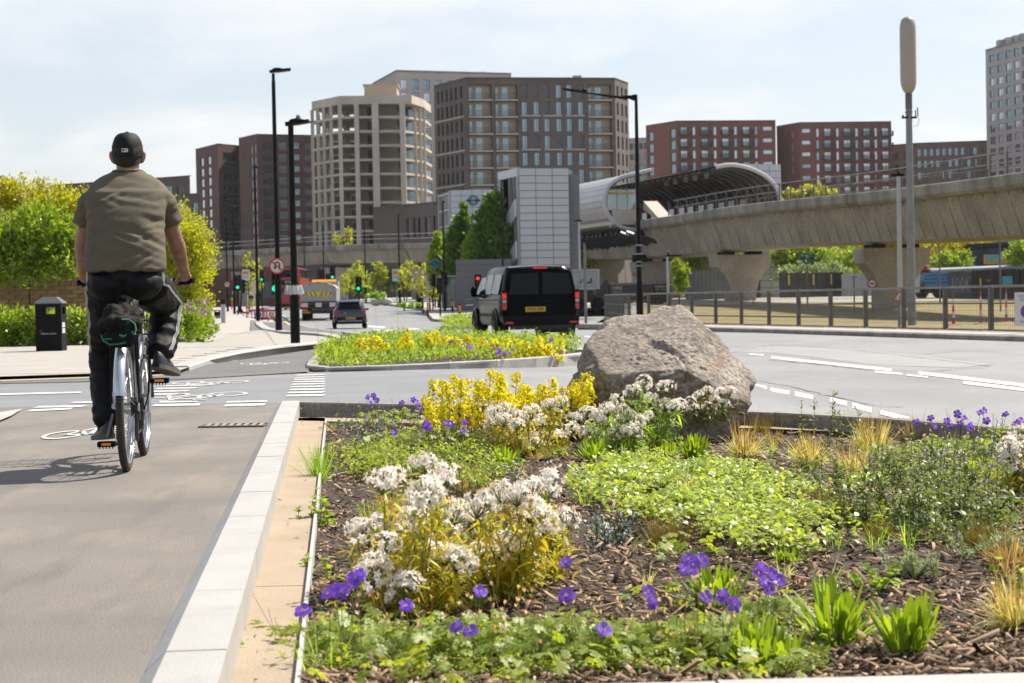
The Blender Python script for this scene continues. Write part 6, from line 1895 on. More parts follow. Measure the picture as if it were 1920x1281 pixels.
# == RIDER AND BICYCLE
from mathutils import noise as mnoise
from mathutils.bvhtree import BVHTree
BK = Vector((-2.035, 9.70, 0.0))
BRZ = 0.112
m_chrome = mat('polished_metal', (0.55, 0.56, 0.58), 0.22, 0.08, 6.0, metal=0.9)
m_mud = mat('silver_mudguard', (0.52, 0.54, 0.57), 0.28, 0.12, 10.0, metal=0.75)
m_bframe = mat('navy_frame_paint', (0.025, 0.03, 0.055), 0.25, 0.05, coat=.6)
m_bframe2 = mat('silver_frame_paint', (0.40, 0.42, 0.46), 0.3, 0.05, metal=.6)
m_chain = mat('oily_chain', (0.05, 0.045, 0.04), 0.5, 0.3, 30.0, metal=.5)
m_tyreb = mat('dusty_tyre', (0.055, 0.047, 0.042), 0.9, 0.25, 20.0, .5, 150)
m_skin = mat('tanned_skin', (0.36, 0.185, 0.11), 0.5, 0.2, 22.0, .4, 160, c2=(0.50, 0.28, 0.18), fine=.14)
m_hair = mat('short_dark_hair', (0.030, 0.020, 0.014), 0.8, 0.4, 60.0, .8, 300)
m_shirt = mat('olive_cotton', (0.135, 0.112, 0.072), 0.85, 0.06, 20.0, .15, 400)
m_trous = mat('black_track_fabric', (0.006, 0.006, 0.007), 0.6, 0.1, 20.0, .15, 200, spec=.2)
m_cap = mat('black_cap_cloth', (0.008, 0.008, 0.008), 0.65, 0.15, 20.0, .3, 200, spec=.25)
m_shoe = mat('navy_shoe_leather', (0.016, 0.018, 0.028), 0.45, 0.15, 20.0, .2, 150)
m_sole = mat('grey_shoe_sole', (0.12, 0.115, 0.10), 0.8, 0.15)
m_bagc = mat('black_bag_cloth', (0.013, 0.0115, 0.010), 0.8, 0.15, 12.0, .3, 200, spec=.2)
m_cord = mat('green_bungee', (0.0, 0.22, 0.11), 0.6, 0.2, 40.0)
m_refl = mat('orange_reflector', (0.75, 0.24, 0.01), 0.25, 0.05, emit=((1, .3, .02), .12))
m_white = m_wplast
bike = thing('bicycle', 'navy and silver bicycle with a chrome rear mudguard, ridden on the cycle track', 'bicycle', BK, BRZ)
WR, WB = 0.34, 1.04
def bwheel(y, nm='wheel'):
 b = MB(); b.torus((0, y, WR), WR - .021, .021, 'x', 56, 10, flat=1.0); w = b.ob(nm, m_tyreb, bike, 60)
 b = MB()
 n = 120
 for k in range(n):
  a = 2 * PI * k / n
  for sx in (-1, 1):
   b.box((sx * .009, y + math.cos(a) * (WR + .0008), WR + math.sin(a) * (WR + .0008)), (.008, .009, .004), mtx=Matrix.Rotation(a + PI / 2 + .35 * sx, 3, 'X'))
 b.ob('tread', m_tyreb, w)
 b = MB()
 for sx in (-1, 1): b.torus((sx * .011, y, WR), WR - .045, .009, 'x', 48, 6)
 b.torus((0, y, WR), WR - .052, .010, 'x', 48, 6); b.ob('rim', m_chrome, w, 60)
 b = MB(); b.cyl((-.045, y, WR), (.045, y, WR), .022, n=12)
 for sx in (-1, 1): b.cyl((sx * .03, y, WR), (sx * .034, y, WR), .034, n=12)
 b.ob('hub', m_chrome, w, 40)
 b = MB()
 for k in range(18):
  for sx in (-1, 1):
   a = 2 * PI * (k + .25 * sx) / 18; a2 = a + .35 * (1 if k % 2 else -1)
   b.tube([(sx * .032, y + math.cos(a) * .03, WR + math.sin(a) * .03), (sx * .004, y + math.cos(a2) * (WR - .055), WR + math.sin(a2) * (WR - .055))], .0013, 3, caps=False)
 b.ob('spokes', m_chrome, w)
 return w
bwheel(0.0); bwheel(WB)
def arc(y, R_, a0, a1, w, m, nm, n=20):
 b = MB(); rs = []
 for i in range(n + 1):
  a = a0 + (a1 - a0) * i / n
  r_ = []
  for j in range(9):
   u = (j / 8 - .5) * 2
   rr = R_ - .016 * u * u
   r_.append((u * w / 2, y + math.cos(a) * rr, WR + math.sin(a) * rr))
  for j in range(9):
   u = (1 - j / 8 - .5) * 2
   rr = R_ - .016 * u * u - .003
   r_.append((u * w / 2, y + math.cos(a) * rr, WR + math.sin(a) * rr))
  rs.append(r_)
 b.rings(rs); return b.ob(nm, m, bike, 50)
arc(0, WR + .028, R(50), R(168), .058, m_mud, 'rear_mudguard')
arc(WB, WR + .022, R(30), R(175), .055, m_bframe, 'front_mudguard')
b = MB()
for sx in (-1, 1): b.tube([(sx * .055, .0, WR), (sx * .03, -.36, WR + .09)], .0025, 4)
b.ob('mudguard_stay', m_chrome, bike)
BB, ST, HD = Vector((0, .44, .285)), Vector((0, .27, .80)), Vector((0, .90, .70))
b = MB()
b.tube([BB, ST], .018, 10); b.tube([BB + Vector((0, .01, .02)), HD - Vector((0, 0, .05))], .021, 10); b.tube([BB.lerp(ST, .45), HD - Vector((0, 0, .0))], .017, 10)
b.tube([HD + Vector((0, .02, -.09)), HD + Vector((0, -.015, .10))], .022, 10)
b.ob('frame', m_bframe, bike, 40)
b = MB()
for sx in (-1, 1):
 b.tube([(sx * .03, .40, .285), (sx * .062, .0, WR)], .011, 8); b.tube([(sx * .025, .285, .74), (sx * .05, .10, .48), (sx * .064, .0, WR)], .009, 8)
b.ob('rear_stays', m_bframe2, bike, 40)
b = MB()
for sx in (-1, 1): b.tube([(0, .915, .60), (sx * .05, .93, .56), (sx * .055, WB, WR)], .012, 8)
b.ob('fork', m_bframe, bike, 40)
b = MB(); b.tube([ST, ST + Vector((0, -.035, .13))], .0135, 10); b.box((0, .235, .912), (.03, .06, .025)); b.ob('seat_post', m_chrome, bike, 40)
b = MB(); rs = []
for i in range(13):
 t = i / 12
 y = .08 + .30 * t
 w = .088 * (1 - smooth(.25, .85, t)) + .020
 w *= math.sin(min(1, (t + .06) * 5) * PI / 2)
 zc = .948 - .012 * math.sin(t * PI) + (.006 if t < .2 else 0)
 rs.append([(w * math.cos(a), y, zc + (.030 if math.sin(a) > 0 else .045 * (1 - .5 * t)) * math.sin(a) * (1 - .25 * abs(math.cos(a)))) for a in np.linspace(0, 2 * PI, 20, endpoint=False)])
b.rings(rs); sdl = b.ob('saddle', mat('black_saddle_vinyl', (0.014, 0.014, 0.016), 0.35, 0.1, spec=.5), bike, 60)
text_ob('lettering', 'SR', .024, m_galv, sdl, (0, .079, .955), FACE)
b = MB()
for sx in (-1, 1): b.tube([(sx * .055, .11, .925), (sx * .02, .20, .905), (sx * .02, .30, .91)], .004, 6)
b.ob('saddle_rail', m_chrome, bike)
b = MB(); b.ext([(.035, .17, .80), (.065, .17, .80), (.065, .165, .90), (.05, .165, .915), (.035, .165, .90)], (0, .012, 0)); b.ob('lamp_bracket', m_chrome, bike)
BZ, BY = 1.005, .80
b = MB(); b.tube([(0, .885, .80), (0, .865, .96)], .014, 8); b.tube([(0, .865, .96), (0, .905, .985)], .016, 8); b.ob('stem', m_chrome, bike, 40)
b = MB(); b.tube([(-.30, .77, BZ), (-.22, .81, BZ + .005), (-.08, .90, .99), (.08, .90, .99), (.22, .81, BZ + .005), (.30, .77, BZ)], .011, 8); b.ob('handlebar', m_chrome, bike, 40)
for sx in (-1, 1):
 b = MB(); b.tube([(sx * .325, .757, BZ - .001), (sx * .21, .815, BZ + .005)], .0165, 10); b.ob('grip', m_blackm, bike, 40)
 b = MB(); b.tube([(sx * .19, .84, BZ), (sx * .21, .87, BZ - .015), (sx * .29, .83, BZ - .025)], .005, 5); b.ob('brake_lever', m_blackm, bike)
 b = MB(); b.tube([(sx * .2, .85, BZ - .01), (sx * .14, .98, BZ - .02), (sx * .03, .96, .88), (0, .93, .75)], .0035, 5); b.ob('brake_cable', m_blackm, bike)
b = MB()
for z in (.70, .78, .86, .93):
 w = .12 + (z - .7) * .25
 b.tube([(-w, 1.0, z), (w, 1.0, z), (w, 1.26, z), (-w, 1.26, z), (-w, 1.0, z)], .003 if z < .9 else .006, 4)
for k in range(9):
 u = -1 + k / 4
 b.tube([(u * .12, 1.0, .70), (u * .177, 1.0, .93)], .0022, 4); b.tube([(u * .12, 1.26, .70), (u * .177, 1.26, .93)], .0022, 4); b.tube([(u * .12, 1.0, .70), (u * .12, 1.26, .70)], .0022, 4)
for k in range(6):
 y = 1.02 + k * .044
 for sx in (-1, 1): b.tube([(sx * .12, y, .70), (sx * .177, y, .93)], .0022, 4)
b.ob('wire_basket', m_blackm, bike)
b = MB(); b.torus((.048, .44, .285), .085, .006, 'x', 32, 6)
for k in range(5):
 a = 2 * PI * k / 5; b.tube([(.048, .44, .285), (.048, .44 + .085 * math.cos(a), .285 + .085 * math.sin(a))], .006, 5)
for k in range(36):
 a = 2 * PI * k / 36; b.box((.048, .44 + .093 * math.cos(a), .285 + .093 * math.sin(a)), (.004, .006, .006))
b.ob('chainring', m_chain, bike)
b = MB()
for k in range(7): b.lathe([(.012, 0), (.048 - .004 * k, 0), (.048 - .004 * k, .003), (.012, .003)], 20, c=(0, 0, 0))
b = MB()
for k in range(7): b.cyl((.030 + .005 * k, 0, WR), (.0325 + .005 * k, 0, WR), .052 - .0045 * k, n=20)
b.ob('cassette', m_chain, bike)
b = MB()
b.tube([(.046, .44, .37), (.046, .0, WR + .045)], .005, 5); b.tube([(.046, .44, .20), (.048, .02, WR - .16), (.048, .03, WR - .09), (.046, .0, WR - .048)], .005, 5)
b.ob('chain', m_chain, bike)
b = MB(); b.box((.062, .02, WR - .05), (.02, .03, .05)); b.box((.055, .03, WR - .12), (.012, .03, .12)); b.cyl((.045, .02, WR - .165), (.055, .02, WR - .165), .018, n=10); b.ob('derailleur', m_chain, bike)
b = MB(); b.tube([(.06, .44, .285), (.085, .44, .285), (.088, .455, .455)], .010, 8); b.tube([(-.06, .44, .285), (-.085, .44, .285), (-.088, .425, .115)], .010, 8); b.ob('crank', m_chrome, bike, 40)
for sx, y, z in ((1, .455, .455), (-1, .425, .115)):
 b = MB()
 b.box((sx * .145, y - .043, z), (.092, .012, .026)); b.box((sx * .145, y + .043, z), (.092, .012, .026)); b.box((sx * .103, y, z), (.012, .09, .024)); b.box((sx * .188, y, z), (.012, .09, .024)); b.cyl((sx * .09, y, z), (sx * .19, y, z), .009)
 for k in range(5): b.box((sx * (.112 + .017 * k), y - .044, z - .016), (.006, .012, .012))
 p = b.ob('pedal', m_blackm, bike)
 b = MB(); b.box((sx * .145, y - .0505, z + .002), (.05, .004, .014)); b.ob('reflector', m_refl, p)
b = MB()
for sx in (-1, 1):
 b.tube([(sx * .055, -.20, .735), (sx * .06, .0, .74), (sx * .055, .24, .74)], .006, 6)
 b.tube([(sx * .06, -.05, .735), (sx * .072, -.01, WR + .02)], .0065, 6); b.tube([(sx * .06, .1, .735), (sx * .072, .0, WR + .02)], .0055, 6)
for y in (-.20, -.08, .04, .16): b.tube([(-.055, y, .737), (.055, y, .737)], .005, 6)
b.ob('luggage_rack', m_blackm, bike)
b = MB(); rs = []
for z, w, y in ((.655, .055, -.212), (.675, .075, -.216), (.72, .085, -.212), (.735, .075, -.205)):
 rs.append([(-w, y - .0, z), (-w * .8, y - .015, z), (w * .8, y - .015, z), (w, y, z), (w * .8, y + .01, z), (-w * .8, y + .01, z)])
b.rings(rs); b.ob('tail_bracket', m_blackm, bike)
b = MB(); b.tube([(-.07, .03, .30), (-.085, -.05, .22), (-.09, -.10, .19)], .007, 6); b.ob('kickstand', m_galvd, bike)
b = MB(); b.tube([(.062, .10, .50), (.075, .2, .58), (.10, .32, .60), (.09, .40, .40), (.06, .42, .30)], .004, 5); b.tube([(-.02, .3, .8), (-.05, .2, .6), (-.05, .05, .45)], .003, 5); b.ob('gear_cable', m_blackm, bike)
def blob(name, mb, m, parent, voxel, smooth_n=4, fold=None):
 """overlapping lofts fused into one skin"""
 o = mb.ob(name, m, parent)
 r = o.modifiers.new('r', 'REMESH'); r.mode = 'VOXEL'; r.voxel_size = voxel; r.use_smooth_shade = True
 s = o.modifiers.new('s', 'SMOOTH'); s.factor = .5; s.iterations = smooth_n
 dg = bpy.context.evaluated_depsgraph_get()
 me = bpy.data.meshes.new_from_object(o.evaluated_get(dg))
 o.modifiers.clear()
 old = o.data; o.data = me; bpy.data.meshes.remove(old)
 me.name = name
 if fold:
  n = len(me.vertices)
  co = np.empty(n * 3, np.float32); me.vertices.foreach_get('co', co); co = co.reshape(-1, 3)
  no = np.array([v.normal[:] for v in me.vertices], np.float32)
  dsp = np.array([fold(p) for p in co], np.float32)
  co = co + no * dsp[:, None]
  me.vertices.foreach_set('co', co.ravel()); me.update()
 me.polygons.foreach_set('use_smooth', [True] * len(me.polygons))
 if not me.materials: me.materials.append(m)
 return o
# ---- the bag tied on the rack
bag = thing('cloth_bag', 'bunched black cloth bag tied to the bicycle rack with green cord', 'bag', BK, BRZ)
def bq(x, y, z): return (x * .88, y, .74 + (z - .74) * .74)
b = MB()
b.ell(bq(-.005, -.07, .80), (.105, .15, .052), 16, 10); b.ell(bq(-.045, -.04, .865), (.062, .10, .050), 14, 9); b.ell(bq(.05, -.03, .85), (.066, .11, .042), 14, 9); b.ell(bq(-.10, -.06, .795), (.045, .10, .03), 12, 8); b.ell(bq(.0, -.02, .90), (.04, .06, .026), 12, 8)
blob('cloth', b, m_bagc, bag, .008, 3, lambda p: .016 * mnoise.noise(Vector((p[0] * 22 + p[2] * 10, p[1] * 14, p[2] * 20 - p[0] * 12))) + .007 * mnoise.noise(Vector((p[0] * 50, p[1] * 40, p[2] * 55))))
b = MB(); b.tube([(.01, -.218, .80), (.045, -.20, .80), (.075, -.19, .775), (.082, -.21, .745), (.07, -.222, .72)], .0045, 6); b.tube([(-.095, -.2, .72), (-.085, -.222, .695), (-.05, -.232, .672), (-.0, -.234, .675), (.03, -.232, .682)], .0045, 6); b.tube([(.0, -.235, .72), (.02, -.238, .712), (.035, -.236, .722)], .006, 6); b.tube([(-.08, -.235, .70), (-.04, -.236, .702)], .004, 6)
b.ob('bungee_cord', m_cord, bag, 50)
# ---- the rider
man = thing('person', 'cyclist seen from behind in olive t-shirt, black track trousers and black cap', 'person', BK, BRZ)
HB = Vector((0, .455, 1.70))
b = MB()
b.ell(HB + Vector((0, -.005, .01)), (.077, .097, .105), 20, 14); b.ell(HB + Vector((0, .05, -.06)), (.058, .058, .065), 16, 10); b.ell(HB + Vector((0, .098, -.035)), (.014, .022, .026), 10, 8); b.ell(HB + Vector((0, .092, -.005)), (.045, .015, .012), 10, 8); b.ell(HB + Vector((0, .093, -.077)), (.024, .012, .008), 10, 6)
for sx in (-1, 1):
 b.ell(HB + Vector((sx * .084, -.002, -.018)), (.014, .022, .037), 10, 8, mtx=Matrix.Rotation(sx * .25, 3, 'Y')); b.ell(HB + Vector((sx * .091, -.012, -.008)), (.009, .012, .024), 10, 8)
b.tube([HB + Vector((0, -.01, -.05)), Vector((0, .405, 1.57)), Vector((0, .375, 1.50))], [.062, .058, .062], 16)
b.tube([(0, .375, 1.50), (0, .29, 1.30), (0, .20, 1.08), (0, .2, .98)], [.07, .10, .11, .11], 16)
for sx in (-1, 1):
 S_, E_, Wr = Vector((sx * .175, .35, 1.47)), Vector((sx * .248, .43, 1.225)), Vector((sx * .278, .655, 1.055))
 b.tube([(0, .37, 1.47), S_], [.055, .052], 12)
 b.tube([S_, S_.lerp(E_, .35), S_.lerp(E_, .8), E_, E_.lerp(Wr, .25), E_.lerp(Wr, .6), Wr], [.050, .050, .046, .044, .048, .039, .029], 14)
 b.tube([Wr, Wr.lerp(Vector((sx * .275, .74, 1.028)), .5), (sx * .272, .745, 1.025), (sx * .27, .785, 1.02)], [.028, .034, .037, .030], 12, flat=.72)
 for k in range(4):
  u = sx * (.238 + .0215 * k); yb = .80 - .0115 * k
  f = [.86, 1.0, .96, .8][k]
  b.tube([(u, yb - .02, BZ + .026), (u, yb + .008, BZ + .030), (u, yb + .031 * f, BZ + .012), (u, yb + .030 * f, BZ - .012), (u, yb + .010, BZ - .026), (u, yb - .012 * f, BZ - .024)], [.0115, .0105, .0100, .0095, .0088, .0075], 8)
 b.tube([(sx * .245, .735, 1.015), (sx * .222, .765, 1.0), (sx * .214, .790, .990), (sx * .222, .808, .984)], [.015, .0125, .0108, .009], 8)
HL, KL, AL = Vector((-.095, .21, .985)), Vector((-.15, .46, .62)), Vector((-.135, .365, .205))
HR, KR_, AR = Vector((.095, .21, .985)), Vector((.185, .60, .875)), Vector((.155, .385, .565))
for h_, k_, a_ in ((HL, KL, AL), (HR, KR_, AR)):
 b.tube([h_, h_.lerp(k_, .5), k_, k_.lerp(a_, .35), a_], [.085, .072, .052, .050, .036], 12)
blob('body', b, m_skin, man, .0065, 3)
for sx in (-1, 1):
 b = MB(); b.ell(HB + Vector((sx * .031, .078, .006)), (.012, .011, .010), 10, 8); b.ob('eye', m_wplast, man, 60)
b = MB(); rs = []
for i in range(9):
 t = i / 8
 z = -.078 + .10 * t
 kx = .0745 + .009 * math.sin(min(1, t * 1.3) * PI / 2)
 ky = .090 + .014 * math.sin(min(1, t * 1.3) * PI / 2)
 rs.append([(kx * math.cos(a), -.008 + ky * math.sin(a), z + .025 * abs(math.cos(a)) ** 2) for a in np.linspace(PI * .98, PI * 2.02, 24)])
b.rings([[tuple(HB + Vector(p)) for p in r] for r in rs], 0, False, False, closed=False)
b.ob('hair', m_hair, man, 60)
b = MB(); rs = []
for i in range(15):
 t = i / 14
 th = t * PI / 2
 z = -.012 + .128 * math.sin(th) ** .92
 r_ = math.cos(th) ** .55 if t < 1 else 0.02
 crown = []
 for a in np.linspace(0, 2 * PI, 36, endpoint=False):
  seam = 1 - .010 * max(0, math.cos(a * 6)) ** 8
  wv = 1 + .018 * mnoise.noise(Vector((math.cos(a) * 3, math.sin(a) * 3, t * 4)))
  crown.append(tuple(HB + Vector((.0865 * r_ * math.cos(a) * seam * wv, -.004 + .108 * r_ * math.sin(a) * seam * wv, z + (.012 * math.sin(a) if t < .2 else 0)))))
 rs.append(crown)
b.rings(rs); cap = b.ob('cap', m_cap, man, 60)
b = MB(); b.ell(HB + Vector((0, -.002, .117)), (.011, .011, .007), 10, 6); b.ob('button', m_cap, cap, 60)
b = MB()
b.rings([[tuple(HB + Vector((.075 * math.sin(a) * (1 + .1 * k), .085 + .03 * math.cos(a) * k * 2.2 + .02 * k, -.002 - .006 * k * k))) for a in np.linspace(-1.35, 1.35, 14)] for k in (0, .5, 1.0)], 0, False, False, closed=False)
b.ob('peak', m_cap, cap, 60)
b = MB(); b.box((0, 0, 0), (.034, .003, .021)); lg = b.ob('emblem', m_wplast, cap, loc=tuple(HB + Vector((-.004, -.1125, .012))))
b = MB(); b.ext([(-.014, -.002, -.002), (-.006, -.002, -.007), (-.003, -.002, .006), (-.013, -.002, .006)], (0, -.0012, 0)); b.ext([(.003, -.002, .007), (.007, -.002, .0), (.012, -.002, .007)], (0, -.0012, 0)); b.ob('emblem_print', m_navy, lg)
def shirt_fold(p):
 x, y, z = p
 s = 0.0
 q = Vector((x * 5 + 3.1, y * 4, (z + .32 * x) * 17))
 s += .0055 * (1 - mnoise.noise(q) ** 2 * 6.0)
 q = Vector((x * 7 - 1.7, y * 5 + 4, (z - .42 * x) * 23))
 s += .0035 * (1 - mnoise.noise(q) ** 2 * 6.0)
 s += .0016 * mnoise.noise(Vector((x * 18, y * 18, z * 26)))
 w = smooth(1.56, 1.42, z)
 return float(s * (.35 + .65 * w))
b = MB(); rs = []
for z, hw, hd, yc in ((1.055, .207, .135, .150), (1.10, .210, .138, .165), (1.18, .204, .140, .195), (1.27, .200, .140, .235), (1.36, .205, .140, .275), (1.43, .212, .130, .308), (1.48, .216, .117, .33), (1.515, .204, .104, .35), (1.545, .176, .098, .366), (1.572, .135, .090, .380), (1.592, .098, .083, .393), (1.606, .080, .077, .40)):
 rs.append([(hw * math.copysign(abs(math.cos(a)) ** .8, math.cos(a)), yc + hd * math.copysign(abs(math.sin(a)) ** .9, math.sin(a)), z + .018 * math.sin(a) * (1 if z > 1.5 else 0)) for a in np.linspace(0, 2 * PI, 40, endpoint=False)])
b.rings(rs)
for sx in (-1, 1):
 S_ = Vector((sx * .150, .340, 1.468))
 b.tube([Vector((sx * .08, .34, 1.47)), S_, Vector((sx * .196, .362, 1.42)), Vector((sx * .219, .385, 1.362)), Vector((sx * .232, .400, 1.318))], [.072, .074, .067, .062, .061], 20)
 b.ell((sx * .15, .33, 1.462), (.068, .08, .062), 16, 10)
shirt = blob('t_shirt', b, m_shirt, man, .0075, 4, shirt_fold)
b = MB(); b.torus((0, .402, 1.602), .074, .007, 'z', 30, 8); o = b.ob('collar', m_shirt, man, 60)
o.rotation_euler = (0, 0, 0)
for sx in (-1, 1):
 b = MB(); b.tube([(sx * .2275, .3955, 1.335), (sx * .2325, .4005, 1.316)], [.0655, .0645], 24); b.ob('sleeve_hem', m_shirt, shirt, 60)
def tr_fold(p):
 x, y, z = p
 lo = smooth(.95, .75, z)
 s = .009 * (1 - abs(mnoise.noise(Vector((x * 9, y * 9, z * 15 + x * 5)))) * 2.2) * (.3 + .7 * lo)
 return float(s + .004 * mnoise.noise(Vector((x * 25, y * 25, z * 30))))
b = MB()
b.ell((0, .18, 1.02), (.205, .155, .115), 24, 14); b.tube([(0, .175, 1.10), (0, .18, .98)], [.195, .20], 24, flat=.72)
b.ell((-.085, .13, .985), (.115, .12, .085), 16, 12); b.ell((.085, .13, .985), (.115, .12, .085), 16, 12)
b.tube([HL + Vector((-.01, 0, 0)), HL.lerp(KL, .3), HL.lerp(KL, .7), KL, KL.lerp(AL, .3), KL.lerp(AL, .7), AL + Vector((0, 0, .055)), AL + Vector((0, 0, .02))], [.118, .108, .092, .080, .080, .076, .072, .058], 20)
b.tube([HR + Vector((.01, 0, 0)), HR.lerp(KR_, .3), HR.lerp(KR_, .7), KR_, KR_.lerp(AR, .3), KR_.lerp(AR, .7), AR + Vector((0, 0, .04)), AR + Vector((0, 0, .015))], [.118, .112, .098, .086, .082, .078, .070, .056], 20)
tro = blob('trousers', b, m_trous, man, .0085, 4, tr_fold)
bv = BVHTree.FromPolygons([v.co.copy() for v in tro.data.vertices], [tuple(p.vertices) for p in tro.data.polygons])
for sx, (h_, k_, a_) in ((-1, (HL, KL, AL)), (1, (HR, KR_, AR))):
 for k in range(3):
  off = (k - 1) * .016
  pts = []
  line = [h_ + Vector((0, 0, .09)), h_, h_.lerp(k_, .5), k_, k_.lerp(a_, .5), a_ + Vector((0, 0, .06))] if sx > 0 else [h_ + Vector((0, 0, .09)), h_, h_.lerp(k_, .5), k_]
  for p in resample(line, .02):
   dn = Vector((sx, -.55 + off * 6, 0)).normalized()
   hit = bv.ray_cast(p + dn * .35 + Vector((0, off * .5, 0)), -dn)
   if hit[0] is not None: pts.append(hit[0] + dn * .002)
  if len(pts) > 3:
   b = MB(); b.tube(pts, .0024, 6, flat=.8); b.ob('stripe', m_wplast, tro)
for sx, a_, heel, toe, nm in ((-1, AL, Vector((-.128, .315, .165)), Vector((-.205, .545, .142)), 'l'), (1, AR, Vector((.148, .315, .535)), Vector((.222, .54, .487)), 'r')):
 d = (toe - heel); L = d.length; d.normalize()
 up = Vector((0, 0, 1)) - d * d.z; up.normalize()
 sd_ = d.cross(up)
 b = MB(); b.tube([a_ + Vector((0, 0, .05)), heel.lerp(toe, .22) + up * .03], [.044, .046], 14); b.ob('sock', mat('navy_sock', (0.012, 0.014, 0.035), .9, .1), man, 60)
 b = MB(); rs = []; rs2 = []
 for i in range(15):
  t = i / 14
  w = .036 * math.sin(min(1.0, (t + .08) * 4) * PI / 2) * (1 + .28 * math.sin(t * PI * .9)) * (1 - smooth(.86, 1.0, t) * .62)
  h = .085 - .052 * smooth(.22, .75, t) - .012 * smooth(.85, 1, t)
  c = heel + d * (L * 1.18 * t - .03)
  rs.append([tuple(c + sd_ * (w * math.copysign(abs(math.cos(a)) ** .8, math.cos(a))) + up * (h * max(0, math.sin(a)) + (-.004 if math.sin(a) < 0 else 0))) for a in np.linspace(0, 2 * PI, 20, endpoint=False)])
  w2 = w + .004
  rs2.append([tuple(c + sd_ * (s_ * w2) + up * z_) for s_, z_ in ((-1, .012), (1, .012), (1, -.012), (-1, -.012))])
 b.rings(rs); sh = b.ob('shoe', m_shoe, man, 60)
 b = MB(); b.rings(rs2); b.ob('sole', m_sole, sh, 40)
 b = MB()
 for k in range(4):
  c = heel + d * (L * (.42 + .1 * k)) + up * (.083 - .018 * k)
  b.tube([c - sd_ * .02, c + up * .003, c + sd_ * .02], .003, 5)
 c = heel + d * L * .40 + up * .09
 b.tube([c, c + sd_ * .02 - up * .012 + d * .0, c + sd_ * .035 - up * .03], .0025, 4); b.tube([c, c - sd_ * .02 - up * .012, c - sd_ * .03 - up * .03], .0025, 4)
 b.ob('lace', m_black, sh)
m_white = MATS['road_paint']
